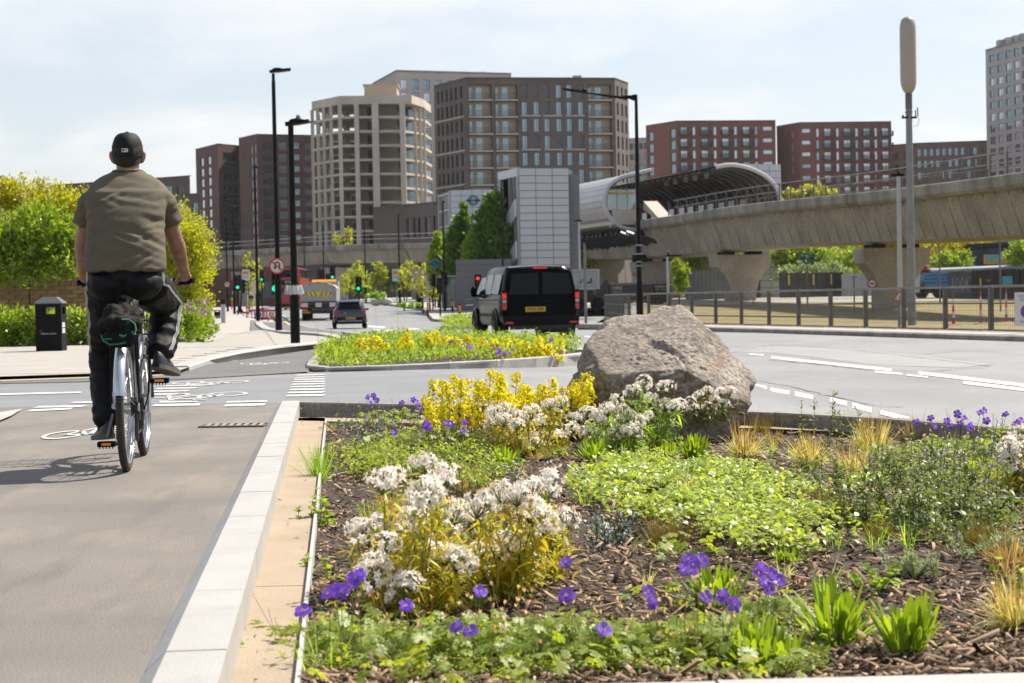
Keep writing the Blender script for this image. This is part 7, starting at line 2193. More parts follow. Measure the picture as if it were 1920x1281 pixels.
# == PLANTS: leaf batches
def unit(a):
 return a / np.maximum(np.linalg.norm(a, axis=1, keepdims=True), 1e-9)
OVATE = [(0, .12), (.3, .85), (.6, 1.0), (1, 0)]
LANCE = [(0, .25), (.35, 1.0), (.7, .75), (1, 0)]
SPOON = [(0, .30), (.4, .55), (.72, 1.0), (.9, .75), (1, 0)]
BLADE = [(0, .9), (.35, 1.0), (.7, .7), (1, 0)]
PETAL = [(0, .35), (.45, .95), (.8, 1.0), (.95, .6), (1, 0)]
STAR = [(0, .5), (.5, 1.0), (1, 0)]
class LB:
 def __init__(s): s.V, s.Q, s.Tr, s.mq, s.mt, s.n = [], [], [], [], [], 0
 def leaves(s, P, D, L, W, rows=OVATE, droop=0.0, up=None, fold=0.0, m=0):
  P = np.asarray(P, float); N = len(P)
  if N == 0: return s
  D = unit(np.asarray(D, float))
  L = np.broadcast_to(np.asarray(L, float), (N,)); W = np.broadcast_to(np.asarray(W, float), (N,)); droop = np.broadcast_to(np.asarray(droop, float), (N,))
  up = np.tile([0, 0, 1.0], (N, 1)) + rng.normal(0, .25, (N, 3)) if up is None else np.asarray(up, float)
  S = np.cross(D, up); bad = np.linalg.norm(S, axis=1) < 1e-3
  S[bad] = np.cross(D[bad], [1.0, .3, 0]); S = unit(S)
  Nn = np.cross(S, D)
  vs = []
  for t, w in rows:
   c = P + D * (L * t)[:, None] + np.stack([np.zeros(N), np.zeros(N), -droop * L * t * t], 1)
   if w > 0:
    o = S * (W * w * .5)[:, None]; u = Nn * (W * w * fold)[:, None]
    vs += [c - o + u, c + o + u]
   else: vs.append(c)
  k = len(vs)
  s.V.append(np.stack(vs, 1).reshape(-1, 3))
  base = s.n + np.arange(N) * k
  nq = (k - 1) // 2 - 1
  for i in range(nq):
   a = base + 2 * i
   s.Q.append(np.stack([a, a + 1, a + 3, a + 2], 1)); s.mq += [m] * N
  a = base + 2 * nq
  s.Tr.append(np.stack([a, a + 1, a + 2], 1)); s.mt += [m] * N
  s.n += N * k
  return s
 def stems(s, A, B, r, r2=None, m=0, sag=None, seg=1):
  """thin three-sided stalks, optionally bowed"""
  A, B = np.asarray(A, float), np.asarray(B, float); N = len(A)
  if N == 0: return s
  r = np.broadcast_to(np.asarray(r, float), (N,)); r2 = r * .6 if r2 is None else np.broadcast_to(r2, (N,))
  D = unit(B - A); X = unit(np.cross(D, [0.31, .17, .05])); Y = np.cross(D, X)
  if sag is None: sag = np.zeros((N, 3))
  vs = []
  for i in range(seg + 1):
   t = i / seg
   c = A + (B - A) * t + sag * (4 * t * (1 - t)); rr = (r * (1 - t) + r2 * t)[:, None]
   for k in range(3):
    a = 2 * PI * k / 3; vs.append(c + X * rr * math.cos(a) + Y * rr * math.sin(a))
  kk = 3 * (seg + 1)
  s.V.append(np.stack(vs, 1).reshape(-1, 3)); base = s.n + np.arange(N) * kk
  for i in range(seg):
   for k in range(3):
    a, b = base + 3 * i + k, base + 3 * i + (k + 1) % 3
    s.Q.append(np.stack([a, b, b + 3, a + 3], 1)); s.mq += [m] * N
  s.n += N * kk
  return s
 def cards(s, P, D, L, W, m=0):
  """small folded rhombs for far foliage"""
  P = np.asarray(P, float); N = len(P); D = unit(np.asarray(D, float))
  L = np.broadcast_to(np.asarray(L, float), (N,)); W = np.broadcast_to(np.asarray(W, float), (N,))
  S = unit(np.cross(D, rng.normal(0, 1, (N, 3)))); Nn = np.cross(S, D)
  mid = P + D * (L * .45)[:, None] + Nn * (W * .15)[:, None]
  s.V.append(np.stack([P, mid - S * (W * .5)[:, None], P + D * L[:, None], mid + S * (W * .5)[:, None]], 1).reshape(-1, 3))
  b = s.n + np.arange(N) * 4
  s.Q.append(np.stack([b, b + 1, b + 2, b + 3], 1)); s.mq += [m] * N
  s.n += N * 4
  return s
 def mesh(s, name, mats):
  V = np.concatenate(s.V); fs, mi = [], []
  if s.Q: fs.append(np.concatenate(s.Q)); mi += s.mq
  if s.Tr: fs.append(np.concatenate(s.Tr)); mi += s.mt
  return np_mesh(name, V, fs, mats, mi)
 def ob(s, name, mats, parent, loc=None, kind=None):
  o = link(name, s.mesh(name, mats), parent, loc)
  if kind: o['kind'] = kind
  return o
def sph(n, zmin=-1.0):
 z = rng.uniform(zmin, 1, n); a = rng.uniform(0, 2 * PI, n); r = np.sqrt(1 - z * z)
 return np.stack([r * np.cos(a), r * np.sin(a), z], 1)
l_gold = leafmat('golden_leaf', [(0.16, 0.19, 0.02), (0.30, 0.29, 0.02), (0.46, 0.36, 0.02), (0.20, 0.23, 0.03), (0.52, 0.34, 0.015)], .45, tcol=(1.5, 1.45, .7))
l_bright = leafmat('bright_green_leaf', [(0.10, 0.165, 0.012), (0.16, 0.235, 0.018), (0.21, 0.28, 0.025)], .42)
l_ger = leafmat('cranesbill_leaf', [(0.10, 0.16, 0.02), (0.16, 0.22, 0.025), (0.20, 0.25, 0.03), (0.25, 0.27, 0.05), (0.12, 0.18, 0.04)], .45)
l_cover = leafmat('groundcover_leaf', [(0.12, 0.17, 0.03), (0.22, 0.29, 0.04), (0.30, 0.36, 0.06), (0.17, 0.23, 0.06), (0.36, 0.40, 0.12)], .38, rough=.38, spec=.55)
l_rose = leafmat('rosemary_needle', [(0.035, 0.065, 0.03), (0.06, 0.10, 0.045), (0.09, 0.13, 0.07)], .2)
l_sage = leafmat('grey_green_leaf', [(0.065, 0.095, 0.03), (0.09, 0.13, 0.035), (0.13, 0.17, 0.045), (0.17, 0.19, 0.07)], .38)
l_straw = leafmat('straw_blade', [(0.46, 0.41, 0.14), (0.60, 0.55, 0.26), (0.40, 0.39, 0.11), (0.55, 0.46, 0.18), (0.28, 0.31, 0.07)], .35, tcol=(1.5, 1.45, 1.1))
l_dry = leafmat('dead_grass_blade', [(0.30, 0.20, 0.09), (0.42, 0.30, 0.15), (0.20, 0.16, 0.05), (0.24, 0.10, 0.05)], .3)
l_green = leafmat('grass_blade', [(0.12, 0.22, 0.02), (0.20, 0.32, 0.04), (0.28, 0.38, 0.09)], .45)
l_heath = leafmat('heather_sprig', [(0.08, 0.10, 0.02), (0.13, 0.13, 0.02), (0.20, 0.14, 0.03), (0.20, 0.09, 0.03), (0.11, 0.13, 0.02), (0.07, 0.10, 0.02)], .3, tcol=(1.4, 1.3, .8))
l_silver = leafmat('silver_leaf', [(0.20, 0.26, 0.16), (0.28, 0.33, 0.22), (0.14, 0.20, 0.11)], .25)
l_red = leafmat('red_brown_leaf', [(0.07, 0.03, 0.02), (0.12, 0.05, 0.03), (0.05, 0.05, 0.02), (0.09, 0.09, 0.02)], .35)
l_weed = leafmat('weed_leaf', [(0.12, 0.20, 0.015), (0.18, 0.26, 0.02), (0.22, 0.30, 0.035)], .45)
f_white = leafmat('white_petal', [(0.90, 0.87, 0.81), (0.93, 0.91, 0.88), (0.86, 0.80, 0.72), (0.92, 0.90, 0.85)], .42, tcol=1.06)
f_bud = leafmat('pink_bud', [(0.70, 0.42, 0.36), (0.78, 0.60, 0.50)], .3)
f_eye = leafmat('orange_flower_eye', [(0.62, 0.30, 0.03), (0.55, 0.36, 0.08)], .2)
f_yel = leafmat('yellow_bract', [(0.80, 0.74, 0.006), (0.86, 0.79, 0.01), (0.90, 0.80, 0.02), (0.66, 0.66, 0.01)], .45, tcol=(1.1, 1.15, .6))
f_yel2 = leafmat('orange_tinged_bract', [(0.72, 0.62, 0.01), (0.74, 0.54, 0.01), (0.72, 0.62, 0.01)], .5, tcol=(1.2, 1.1, .7))
f_vio = leafmat('violet_petal', [(0.15, 0.045, 0.52), (0.20, 0.07, 0.62), (0.26, 0.10, 0.66), (0.19, 0.08, 0.56)], .4, tcol=1.3)
f_pale = leafmat('pale_flower_eye', [(0.60, 0.48, 0.66), (0.5, 0.34, 0.6)], .3)
f_blue = leafmat('pale_blue_petal', [(0.42, 0.46, 0.75), (0.52, 0.56, 0.80), (0.36, 0.40, 0.72)], .35)
s_green = mat('green_stalk', (0.13, 0.17, 0.04), .7, .2, 30.0)
s_brown = mat('brown_stalk', (0.11, 0.055, 0.03), .8, .3, 30.0)
s_hair = mat('hairy_stalk', (0.24, 0.22, 0.10), .8, .25, 30.0)
def BG(px, py):
 p = G(px, py, -.10)
 return Vector((p.x, p.y, float(bedz(p.x, p.y))))
def white_head(n=24, r=.050):
 b = LB()
 c = sph(n, -.25) * np.array([1, 1, .72]); nrm = unit(c); C = c * r * rng.uniform(.86, 1.08, (n, 1))
 P, D, U = [], [], []
 for i in range(n):
  a0 = rng.uniform(0, 2 * PI)
  nn = unit((nrm[i] + rng.normal(0, .22, 3))[None])[0]
  t1 = np.cross(nn, [.2, .5, .9]); t1 /= np.linalg.norm(t1); t2 = np.cross(nn, t1)
  for k in range(5):
   a = a0 + 2 * PI * k / 5 + rng.normal(0, .1)
   d = t1 * math.cos(a) + t2 * math.sin(a) + nn * rng.uniform(.05, .45)
   P.append(C[i]); D.append(d); U.append(nn)
 b.leaves(P, D, rng.uniform(.0125, .017, len(P)), rng.uniform(.0068, .009, len(P)), STAR, up=U, fold=.08, m=0)
 E = C + nrm * .004
 b.leaves(np.repeat(E, 3, 0), np.repeat(nrm, 3, 0) + rng.normal(0, .6, (n * 3, 3)), .006, .0028, STAR, m=1)
 k = n // 3
 cb = sph(k, -.6) * r * .85
 b.leaves(np.repeat(cb, 2, 0), np.repeat(unit(cb), 2, 0) + rng.normal(0, .3, (2 * k, 3)), .011, .006, STAR, m=2)
 b.stems(np.zeros((n, 3)) + [0, 0, -.035], C, .0011, m=3)
 return b.mesh('flower_head', [f_white, f_eye, f_bud, s_green])
WH = [white_head(n) for n in (30, 34, 38, 28, 32)]
def shrub_white(label, base_px, heads, D, leaf_n=13, jitter=.35, size=1.0, group=None, extra=500, tone=l_gold):
 """white star flowers in round heads over narrow golden leaves; heads: picture positions"""
 bp = BG(*base_px)
 t = thing('white_flower_shrub', label, 'shrub', bp, group=group)
 H = []
 for hx, hy in heads:
  d = D + rng.uniform(-jitter, jitter) - (hy - base_px[1]) * 0.0
  H.append(np.array(RY(hx, hy, d)) - np.array(bp))
 H = np.array(H)
 keep = H[:, 2] > .03
 H = H[keep]
 n = len(H)
 B = np.stack([H[:, 0] * .55 + rng.normal(0, .03, n), H[:, 1] * .5 + rng.normal(0, .03, n), np.zeros(n)], 1)
 s = LB(); neck = H - np.array([0, 0, .03]) * size
 sag = np.stack([rng.normal(0, .012, n), rng.normal(0, .012, n), np.zeros(n)], 1)
 s.stems(B, neck, .0032, .002, sag=sag, seg=4, m=0); s.ob('stems', [s_green], t, kind='stuff')
 f = LB()
 P, Dd = [], []
 for i in range(n):
  ax = unit((neck[i] - B[i])[None])[0]; ln = np.linalg.norm(neck[i] - B[i])
  k = leaf_n
  tt = np.concatenate([rng.uniform(.78, 1.0, k), rng.uniform(.2, .85, k)])
  P.append(B[i] + ax * (ln * tt)[:, None] + sag[i] * (4 * tt * (1 - tt))[:, None])
  a = rng.uniform(0, 2 * PI, 2 * k); el = rng.normal(.05, .5, 2 * k)
  Dd.append(np.stack([np.cos(a) * np.cos(el), np.sin(a) * np.cos(el), np.sin(el)], 1))
 P, Dd = np.concatenate(P), np.concatenate(Dd)
 f.leaves(P, Dd, rng.uniform(.05, .09, len(P)) * size, rng.uniform(.009, .0155, len(P)) * size, LANCE, droop=rng.uniform(.1, .7, len(P)), fold=.12, m=0)
 if extra:
  q = rng.normal(0, 1, (extra, 3)); idx = rng.integers(0, n, extra)
  base_pt = B[idx] + (neck[idx] - B[idx]) * rng.uniform(.1, .8, extra)[:, None] + q * .035
  base_pt[:, 2] = np.abs(base_pt[:, 2])
  a = rng.uniform(0, 2 * PI, extra); el = rng.normal(.25, .5, extra)
  f.leaves(base_pt, np.stack([np.cos(a) * np.cos(el), np.sin(a) * np.cos(el), np.sin(el)], 1), rng.uniform(.045, .08, extra), rng.uniform(.008, .014, extra), LANCE, droop=rng.uniform(0, .5, extra), fold=.12, m=0 if tone is l_gold else 1)
 f.ob('foliage', [tone, l_green], t, kind='stuff')
 for i in range(n):
  link('flower_head', WH[rng.integers(0, 5)], t, H[i], (rng.normal(0, .3), rng.normal(0, .3), rng.uniform(0, 6.28)), size * rng.uniform(.85, 1.15))
 return t
def spike_mesh(h=.15, r=.046, n=36):
 b = LB()
 z = h * rng.uniform(0, 1, n) ** .8; a = rng.uniform(0, 2 * PI, n); rr = r * rng.uniform(.45, 1.0, n) * (1 - .35 * (z / h) ** 2)
 C = np.stack([rr * np.cos(a), rr * np.sin(a), z], 1)
 nrm = unit(np.stack([np.cos(a), np.sin(a), .7 + rng.normal(0, .3, n)], 1))
 b.stems(np.stack([np.zeros(n), np.zeros(n), z - .02], 1), C, .0011, m=1)
 for k in range(4):
  off = rng.normal(0, .006, (n, 3)); Cc = C + off
  for j in range(2):
   aa = rng.uniform(0, 2 * PI, n); t1 = unit(np.cross(nrm, rng.normal(0, 1, (n, 3))));
   b.leaves(Cc, t1 + nrm * .35, rng.uniform(.009, .014, n), rng.uniform(.011, .016, n), PETAL, up=nrm, fold=.1, m=0 if k < 3 else 2)
 b.stems([[0, 0, -.06]], [[0, 0, h]], .0022, m=1)
 return b.mesh('flower_spike', [f_yel, s_brown, f_yel2])
SP = [spike_mesh(h_) for h_ in (.15, .18, .12, .20)]
def spurge(label, base_px, tops, D, jitter=.3, group=None, scale=1.0, foliage=260, zb=None):
 bp = BG(*base_px) if zb is None else Vector((*G(base_px[0], base_px[1], zb).xy, zb))
 t = thing('yellow_spurge', label, 'flowering plant', bp, group=group)
 H = np.array([np.array(RY(x, y, D + rng.uniform(-jitter, jitter))) - np.array(bp) for x, y in tops])
 n = len(H)
 B = np.stack([H[:, 0] * .85, H[:, 1] * .85, np.zeros(n)], 1)
 s = LB(); s.stems(B, H - [0, 0, .12 * scale], .0035 * scale, .0022 * scale, seg=2, sag=rng.normal(0, .008, (n, 3)) * [1, 1, 0]); s.ob('stems', [s_brown], t, kind='stuff')
 f = LB(); N = foliage; i = rng.integers(0, n, N); tt = rng.uniform(.05, .75, N)
 a = rng.uniform(0, 2 * PI, N); el = rng.normal(.1, .4, N)
 P = B[i] + (H[i] - B[i]) * tt[:, None] + rng.normal(0, .008, (N, 3))
 f.leaves(P, np.stack([np.cos(a), np.sin(a), np.sin(el)], 1), rng.uniform(.025, .05, N) * scale, rng.uniform(.006, .010, N) * scale, LANCE, droop=.25, m=0)
 f.ob('foliage', [l_red, l_green], t, kind='stuff')
 for k in range(n):
  m = SP[rng.integers(0, 4)]
  o = link('flower_spike', m, t, H[k] - [0, 0, .155 * scale], (rng.normal(0, .14), rng.normal(0, .14), rng.uniform(0, 6.28)), scale * rng.uniform(.85, 1.1))
 return t
def ger_flower(r=.0195):
 b = LB()
 a = 2 * PI * np.arange(5) / 5 + rng.normal(0, .06, 5)
 D = np.stack([np.cos(a), np.sin(a), np.full(5, .28)], 1)
 b.leaves(np.stack([np.cos(a), np.sin(a), 0 * a], 1) * .002, D, r * rng.uniform(.92, 1.08, 5), r * .90, [(0, .12), (.3, .6), (.65, 1.0), (.88, .85), (.97, .5), (1, 0)], up=np.tile([0, 0, 1.0], (5, 1)), fold=.10, droop=rng.uniform(-.1, .35, 5), m=0)
 a2 = a + .6
 b.leaves(np.zeros((10, 3)) + [0, 0, .002], np.stack([np.cos(np.repeat(a2, 2)), np.sin(np.repeat(a2, 2)), np.full(10, .5)], 1), r * .34, r * .12, STAR, m=1)
 b.stems([[0, 0, 0]], [[0, 0, .012]], .0018, .0012, m=1)
 b.stems([[0, 0, -.02]], [[0, 0, 0]], .0015, .003, m=2)
 return b.mesh('flower', [f_vio, f_pale, s_hair])
GF = [ger_flower() for _ in range(4)]
def palmate(f, P, Nrm, R_, m=0):
 n = len(P)
 Nrm = unit(Nrm); X = unit(np.cross(Nrm, rng.normal(0, 1, (n, 3)))); Y = np.cross(Nrm, X)
 for k in range(7):
  a = -2.2 + 4.4 * k / 6
  D = X * math.cos(a) + Y * math.sin(a)
  f.leaves(P, D + Nrm * .12, R_ * (1 - .12 * abs(k - 3) / 3), R_ * .42, SPOON, droop=.2, up=Nrm, fold=.08, m=m)
def cranesbill(label, base_px, flowers, D=None, foliage_n=90, spread=(.3, .2), hgt=.10, group=None, leafR=.026):
 bp = BG(*base_px)
 t = thing('cranesbill', label, 'flowering plant', bp, group=group)
 n = foliage_n
 f = LB()
 q = rng.normal(0, .5, (n, 2)).clip(-1.2, 1.2) * np.array(spread)
 h = hgt * rng.uniform(.25, 1.0, n) * (1 - .4 * (q[:, 0] / spread[0] / 1.2) ** 2)
 P = np.stack([q[:, 0], q[:, 1], h], 1)
 f.stems(np.stack([q[:, 0] * .6, q[:, 1] * .6, 0 * h], 1), P, .0011, m=1)
 palmate(f, P, np.stack([rng.normal(0, .45, n), rng.normal(-.25, .45, n), np.ones(n)], 1), leafR * rng.uniform(.7, 1.25, n))
 k = n // 6
 Bq = rng.normal(0, .5, (k, 2)) * np.array(spread)
 T_ = np.stack([Bq[:, 0] + rng.normal(0, .03, k), Bq[:, 1] + rng.normal(0, .03, k), hgt * rng.uniform(.8, 1.6, k)], 1)
 f.stems(np.stack([Bq[:, 0], Bq[:, 1], np.zeros(k)], 1), T_, .0012, .0008, m=1)
 f.leaves(np.repeat(T_, 2, 0), np.tile([0, 0, 1.0], (2 * k, 1)) + rng.normal(0, .3, (2 * k, 3)), .014, .006, LANCE, m=2)
 f.ob('foliage', [l_ger, s_hair, f_bud], t, kind='stuff')
 if flowers:
  H = np.array([np.array(RY(x, y, (D or bp.y) + rng.uniform(-.1, .1))) - np.array(bp) for x, y in flowers])
  m_ = len(H)
  s = LB(); A = np.stack([H[:, 0] * .8 + rng.normal(0, .02, m_), H[:, 1] * .6, np.zeros(m_)], 1)
  s.stems(A, H - [0, 0, .012], .0016, .0012, m=0, seg=3, sag=rng.normal(0, .01, (m_, 3)) * [1, 1, 0]); s.ob('stalks', [s_hair], t, kind='stuff')
  for p in H:
   tilt = rng.uniform(.5, 1.25)
   link('flower', GF[rng.integers(0, 4)], t, p, Vector((rng.normal(0, .45), -1.0, rng.uniform(.3, 1.2))).normalized().to_track_quat('Z', 'Y').to_euler(), rng.uniform(.88, 1.15))
 return t
def clump(label, base_px, h=.17, n=75, w=.015, spread=.05, tone=None, group=None, name='leafy_clump', splay=.55, rows=SPOON):
 bp = BG(*base_px)
 t = thing(name, label, 'plant', bp, group=group)
 f = LB()
 a = rng.uniform(0, 2 * PI, n); el = np.abs(rng.normal(0, splay, n)).clip(0, 1.25)
 r0 = spread * np.sqrt(rng.random(n))
 P = np.stack([r0 * np.cos(a), r0 * np.sin(a), np.zeros(n)], 1)
 a2 = a + rng.normal(0, .5, n)
 D = np.stack([np.sin(el) * np.cos(a2), np.sin(el) * np.sin(a2), np.cos(el)], 1)
 f.leaves(P, D, h * rng.uniform(.55, 1.1, n), w * rng.uniform(.7, 1.2, n), rows, droop=rng.uniform(-.05, .3, n), fold=.14, up=np.stack([-np.cos(a2), -np.sin(a2), np.full(n, .6)], 1))
 f.ob('foliage', [tone or l_bright], t, kind='stuff')
 return t
def tuft(label, base_px, h=.30, n=260, w=.0042, spread=.05, tone=None, group=None, droop=(.2, .95), splay=.6, name='grass_tuft', tone2=None, zb=None):
 bp = BG(*base_px) if zb is None else Vector((*G(base_px[0], base_px[1], zb).xy, zb))
 t = thing(name, label, 'grass tuft', bp, group=group)
 f = LB()
 a = rng.uniform(0, 2 * PI, n); el = np.abs(rng.normal(0, splay, n)).clip(0, 1.35); r0 = spread * np.sqrt(rng.random(n))
 P = np.stack([r0 * np.cos(a), r0 * np.sin(a), np.zeros(n)], 1)
 D = np.stack([np.sin(el) * np.cos(a), np.sin(el) * np.sin(a), np.cos(el)], 1)
 rows = [(0, .9), (.2, 1), (.4, 1), (.6, .85), (.8, .6), (1, 0)]
 f.leaves(P, D, h * rng.uniform(.5, 1.15, n), w * rng.uniform(.7, 1.3, n), rows, droop=rng.uniform(droop[0], droop[1], n), fold=.1, m=0)
 if tone2:
  k = n // 4
  f.leaves(P[:k], D[:k] * [.6, .6, 1.2], h * rng.uniform(.7, 1.35, k), w * .8, rows, droop=rng.uniform(0, .4, k), m=1)
 f.ob('blades', [tone or l_straw] + ([tone2] if tone2 else []), t, kind='stuff')
 return t
def rosemary(label, base_px, n=12, h=.26, flowers=60, group=None, spread=.12, lean=.35, tone=None):
 bp = BG(*base_px)
 t = thing('rosemary', label, 'shrub', bp, group=group)
 f = LB()
 a = rng.uniform(0, 2 * PI, n); el = np.abs(rng.normal(0, lean, n)); L = h * rng.uniform(.55, 1.1, n)
 B = np.stack([rng.normal(0, spread * .5, n), rng.normal(0, spread * .4, n), np.zeros(n)], 1)
 D = np.stack([np.sin(el) * np.cos(a), np.sin(el) * np.sin(a), np.cos(el)], 1)
 f.stems(B, B + D * L[:, None], .0025, .001, m=1)
 k = 90; tt = np.tile(np.linspace(.12, 1.0, k), n); i = np.repeat(np.arange(n), k)
 aa = rng.uniform(0, 2 * PI, n * k); e2 = rng.normal(.55, .3, n * k)
 P = B[i] + D[i] * (L[i] * tt)[:, None]
 f.leaves(P, np.stack([np.cos(aa) * np.cos(e2), np.sin(aa) * np.cos(e2), np.sin(e2)], 1) + D[i] * .3, rng.uniform(.014, .024, n * k), .0030, STAR, m=0)
 if flowers:
  j = rng.integers(0, n * k, flowers)
  for q in range(3):
   f.leaves(P[j] + rng.normal(0, .004, (flowers, 3)), rng.normal(0, 1, (flowers, 3)) + [0, -.3, .4], .014, .010, PETAL, m=2)
 f.ob('sprigs', [tone or l_rose, s_brown, f_blue], t, kind='stuff')
 return t
def herb(label, base_px, n=9, h=.36, group=None, spread=.16, lean=.3, tone=None, leafL=.070, leafW=.0145, pairs=14, name='leafy_herb', tip=None, zb=None):
 bp = BG(*base_px) if zb is None else Vector((*G(base_px[0], base_px[1], zb).xy, zb))
 t = thing(name, label, 'plant', bp, group=group)
 f = LB()
 a = rng.uniform(0, 2 * PI, n); el = np.abs(rng.normal(0, lean, n)); L = h * rng.uniform(.5, 1.1, n)
 B = np.stack([rng.normal(0, spread * .5, n), rng.normal(0, spread * .4, n), np.zeros(n)], 1)
 D = np.stack([np.sin(el) * np.cos(a), np.sin(el) * np.sin(a), np.cos(el)], 1)
 sag = rng.normal(0, .01, (n, 3)) * [1, 1, 0]
 f.stems(B, B + D * L[:, None], .0026, .0012, m=1, seg=3, sag=sag)
 tt = np.repeat(np.tile(np.linspace(.12, 1.0, pairs), n), 2); i = np.repeat(np.arange(n), pairs * 2)
 ph = np.tile(np.repeat(np.arange(pairs) * PI / 2, 2), n) + np.tile([0, PI], n * pairs) + rng.normal(0, .25, len(tt)); e2 = rng.normal(.45, .3, len(tt))
 P = B[i] + D[i] * (L[i] * tt)[:, None] + sag[i] * (4 * tt * (1 - tt))[:, None]
 f.leaves(P, np.stack([np.cos(ph) * np.cos(e2), np.sin(ph) * np.cos(e2), np.sin(e2)], 1), leafL * rng.uniform(.6, 1.15, len(tt)) * (1 - .45 * tt), leafW * rng.uniform(.8, 1.2, len(tt)), LANCE if leafW < .02 else OVATE, droop=rng.uniform(.05, .5, len(tt)), fold=.12, m=0)
 if tip is not None:
  T_ = B + D * L[:, None]; T_ = np.repeat(T_, 6, 0) + rng.normal(0, .012, (n * 6, 3))
  f.leaves(T_, rng.normal(0, 1, (n * 6, 3)) + [0, 0, 1], .012, .006, STAR, m=2)
 f.ob('foliage', [tone or l_sage, s_brown] + ([tip] if tip is not None else []), t, kind='stuff')
 return t
def mat_cover(label, pts_px, n, tone=None, L=.028, W=.017, hgt=.07, name='ground_cover', cat='ground cover'):
 """a mat of small leaves over a patch of the bed"""
 poly = [BG(*q) for q in pts_px]
 pp = [(p.x, p.y) for p in poly]
 x0, x1 = min(p[0] for p in pp), max(p[0] for p in pp); y0, y1 = min(p[1] for p in pp), max(p[1] for p in pp)
 c = np.array([(x0 + x1) / 2, (y0 + y1) / 2])
 P = []
 def edge(x, y):
  for s_, pr in ((.62, .96), (.82, .8), (1.0, .5), (1.16, .18)):
   if inside(c[0] + (x - c[0]) / s_, c[1] + (y - c[1]) / s_, pp): return pr
  return 0
 ex, ey = (x1 - x0) * .08, (y1 - y0) * .08
 while len(P) < n:
  x, y = rng.uniform(x0 - ex, x1 + ex), rng.uniform(y0 - ey, y1 + ey)
  if rng.random() < edge(x, y) and mnoise.noise(Vector((x * 4, y * 3, 1.7))) + .5 * mnoise.noise(Vector((x * 11, y * 9, 5))) > -.12 + rng.normal(0, .16): P.append((x, y))
 P = np.array(P)
 z = np.array([(.35 + .65 * (.5 + .5 * mnoise.noise(Vector((x * 6, y * 6, 4.0))))) for x, y in P]) * hgt * rng.uniform(.35, 1.1, n)
 t = thing(name, label, cat, (c[0], c[1], float(bedz(c[0], c[1]))))
 Q = np.stack([P[:, 0] - c[0], P[:, 1] - c[1], z], 1)
 f = LB(); a = rng.uniform(0, 2 * PI, n); el = rng.normal(.35, .45, n)
 f.leaves(Q, np.stack([np.cos(a) * np.cos(el), np.sin(a) * np.cos(el), np.sin(el)], 1), L * rng.uniform(.6, 1.25, n), W * rng.uniform(.7, 1.2, n), OVATE, droop=rng.uniform(0, .5, n), fold=.12, m=0)
 k = n // 5
 f.stems(Q[:k] * [1, 1, 0] + rng.normal(0, .01, (k, 3)) * [1, 1, 0], Q[:k], .0011, m=1)
 f.ob('foliage', [tone or l_cover, s_brown], t, kind='stuff')
 return t
# == BOULDER
bm = bmesh.new()
bmesh.ops.create_icosphere(bm, subdivisions=7, radius=1.0)
DR = 12.55
pc = RY(1250, 700, DR)
k = DR / F_PX
def wpt(px, py, d=0.0): return Vector(((px - 1250) * k, d, (700 - py) * k))
facets = []
outline = [(1052, 775), (1068, 725), (1100, 645), (1140, 596), (1200, 578), (1294, 550), (1320, 552), (1358, 598), (1402, 684), (1426, 710), (1406, 762), (1378, 805)]
for (a, b_) in zip(outline, outline[1:]):
 A, B = wpt(*a), wpt(*b_)
 d = (B - A).normalized(); n = Vector((-d.z, 0, d.x))
 for tilt in (-.22, .05):
  nn = (n + Vector((0, tilt, 0))).normalized(); facets.append((nn, nn.dot((A + B) / 2) + (.012 if tilt < 0 else .0)))
facets += [(Vector((-.04, -.45, .89)).normalized(), .186), (Vector((.06, -1, -.14)).normalized(), .345), (Vector((.0, -.95, .30)).normalized(), .338), (Vector((-.75, -.62, .25)).normalized(), .56), (Vector((.80, -.55, .22)).normalized(), .47), (Vector((.52, -.48, .70)).normalized(), .245), (Vector((-.3, -.85, -.5)).normalized(), .44), (Vector((.62, -.7, -.35)).normalized(), .52), (Vector((-.5, -.5, .7)).normalized(), .40), (Vector((0, 1, .1)).normalized(), .60), (Vector((0, .6, .8)).normalized(), .66), (Vector((0, 0, -1)), .46)]
for v in bm.verts:
 d = v.co.normalized()
 r = 9.0
 for n, o in facets:
  c = n.dot(d)
  if c > 1e-3: r = min(r, o / c)
 p = d * r
 q = p * 2.0
 rough = .026 * mnoise.fractal(q * 1.6 + Vector((3, 1, 7)), .9, 2.1, 6) + .012 * mnoise.fractal(Vector((q.x * 3 + q.z * 4, q.y * 3, q.z * 9 - q.x * 5)), .8, 2.2, 5)
 rough -= .030 * max(0, mnoise.noise(q * 1.5 + Vector((9, 4, 2))) - .25) * 3
 rough += .006 * mnoise.ridged_multi_fractal(Vector((q.x * 2 + q.z * 2.4, q.y * 2.4, q.z * 5 - q.x * 3)), .9, 2.0, 4, 1.0, 2.0) - .004
 rough -= .030 * max(0.0, .10 - abs(mnoise.noise(q * .85 + Vector((2, 7, 5))))) / .10
 rough -= .062 * math.exp(-((p.x + .10) / .13) ** 2) * max(0.0, min(1.0, (p.z - .12) / .25))
 rough += .010 * (.35 - abs(mnoise.noise(Vector((q.x * 4 + q.z * 3, q.y * 5, q.z * 8 - q.x * 4))))) + .0065 * mnoise.noise(q * 11) + .0045 * mnoise.noise(q * 24 + Vector((5, 5, 5)))
 v.co = p + d * rough
me = bpy.data.meshes.new('boulder'); bm.to_mesh(me); bm.free()
m_rock = mat('weathered_rock', (0.32, 0.26, 0.205), 0.9, 0.3, 3.2, .9, 38, c2=(0.47, 0.405, 0.345), fine=.36)
nt = m_rock.node_tree
bs = nt.nodes['Principled BSDF']
src = bs.inputs['Base Color'].links[0].from_socket
tcn = [n for n in nt.nodes if n.type == 'TEX_COORD'][0]
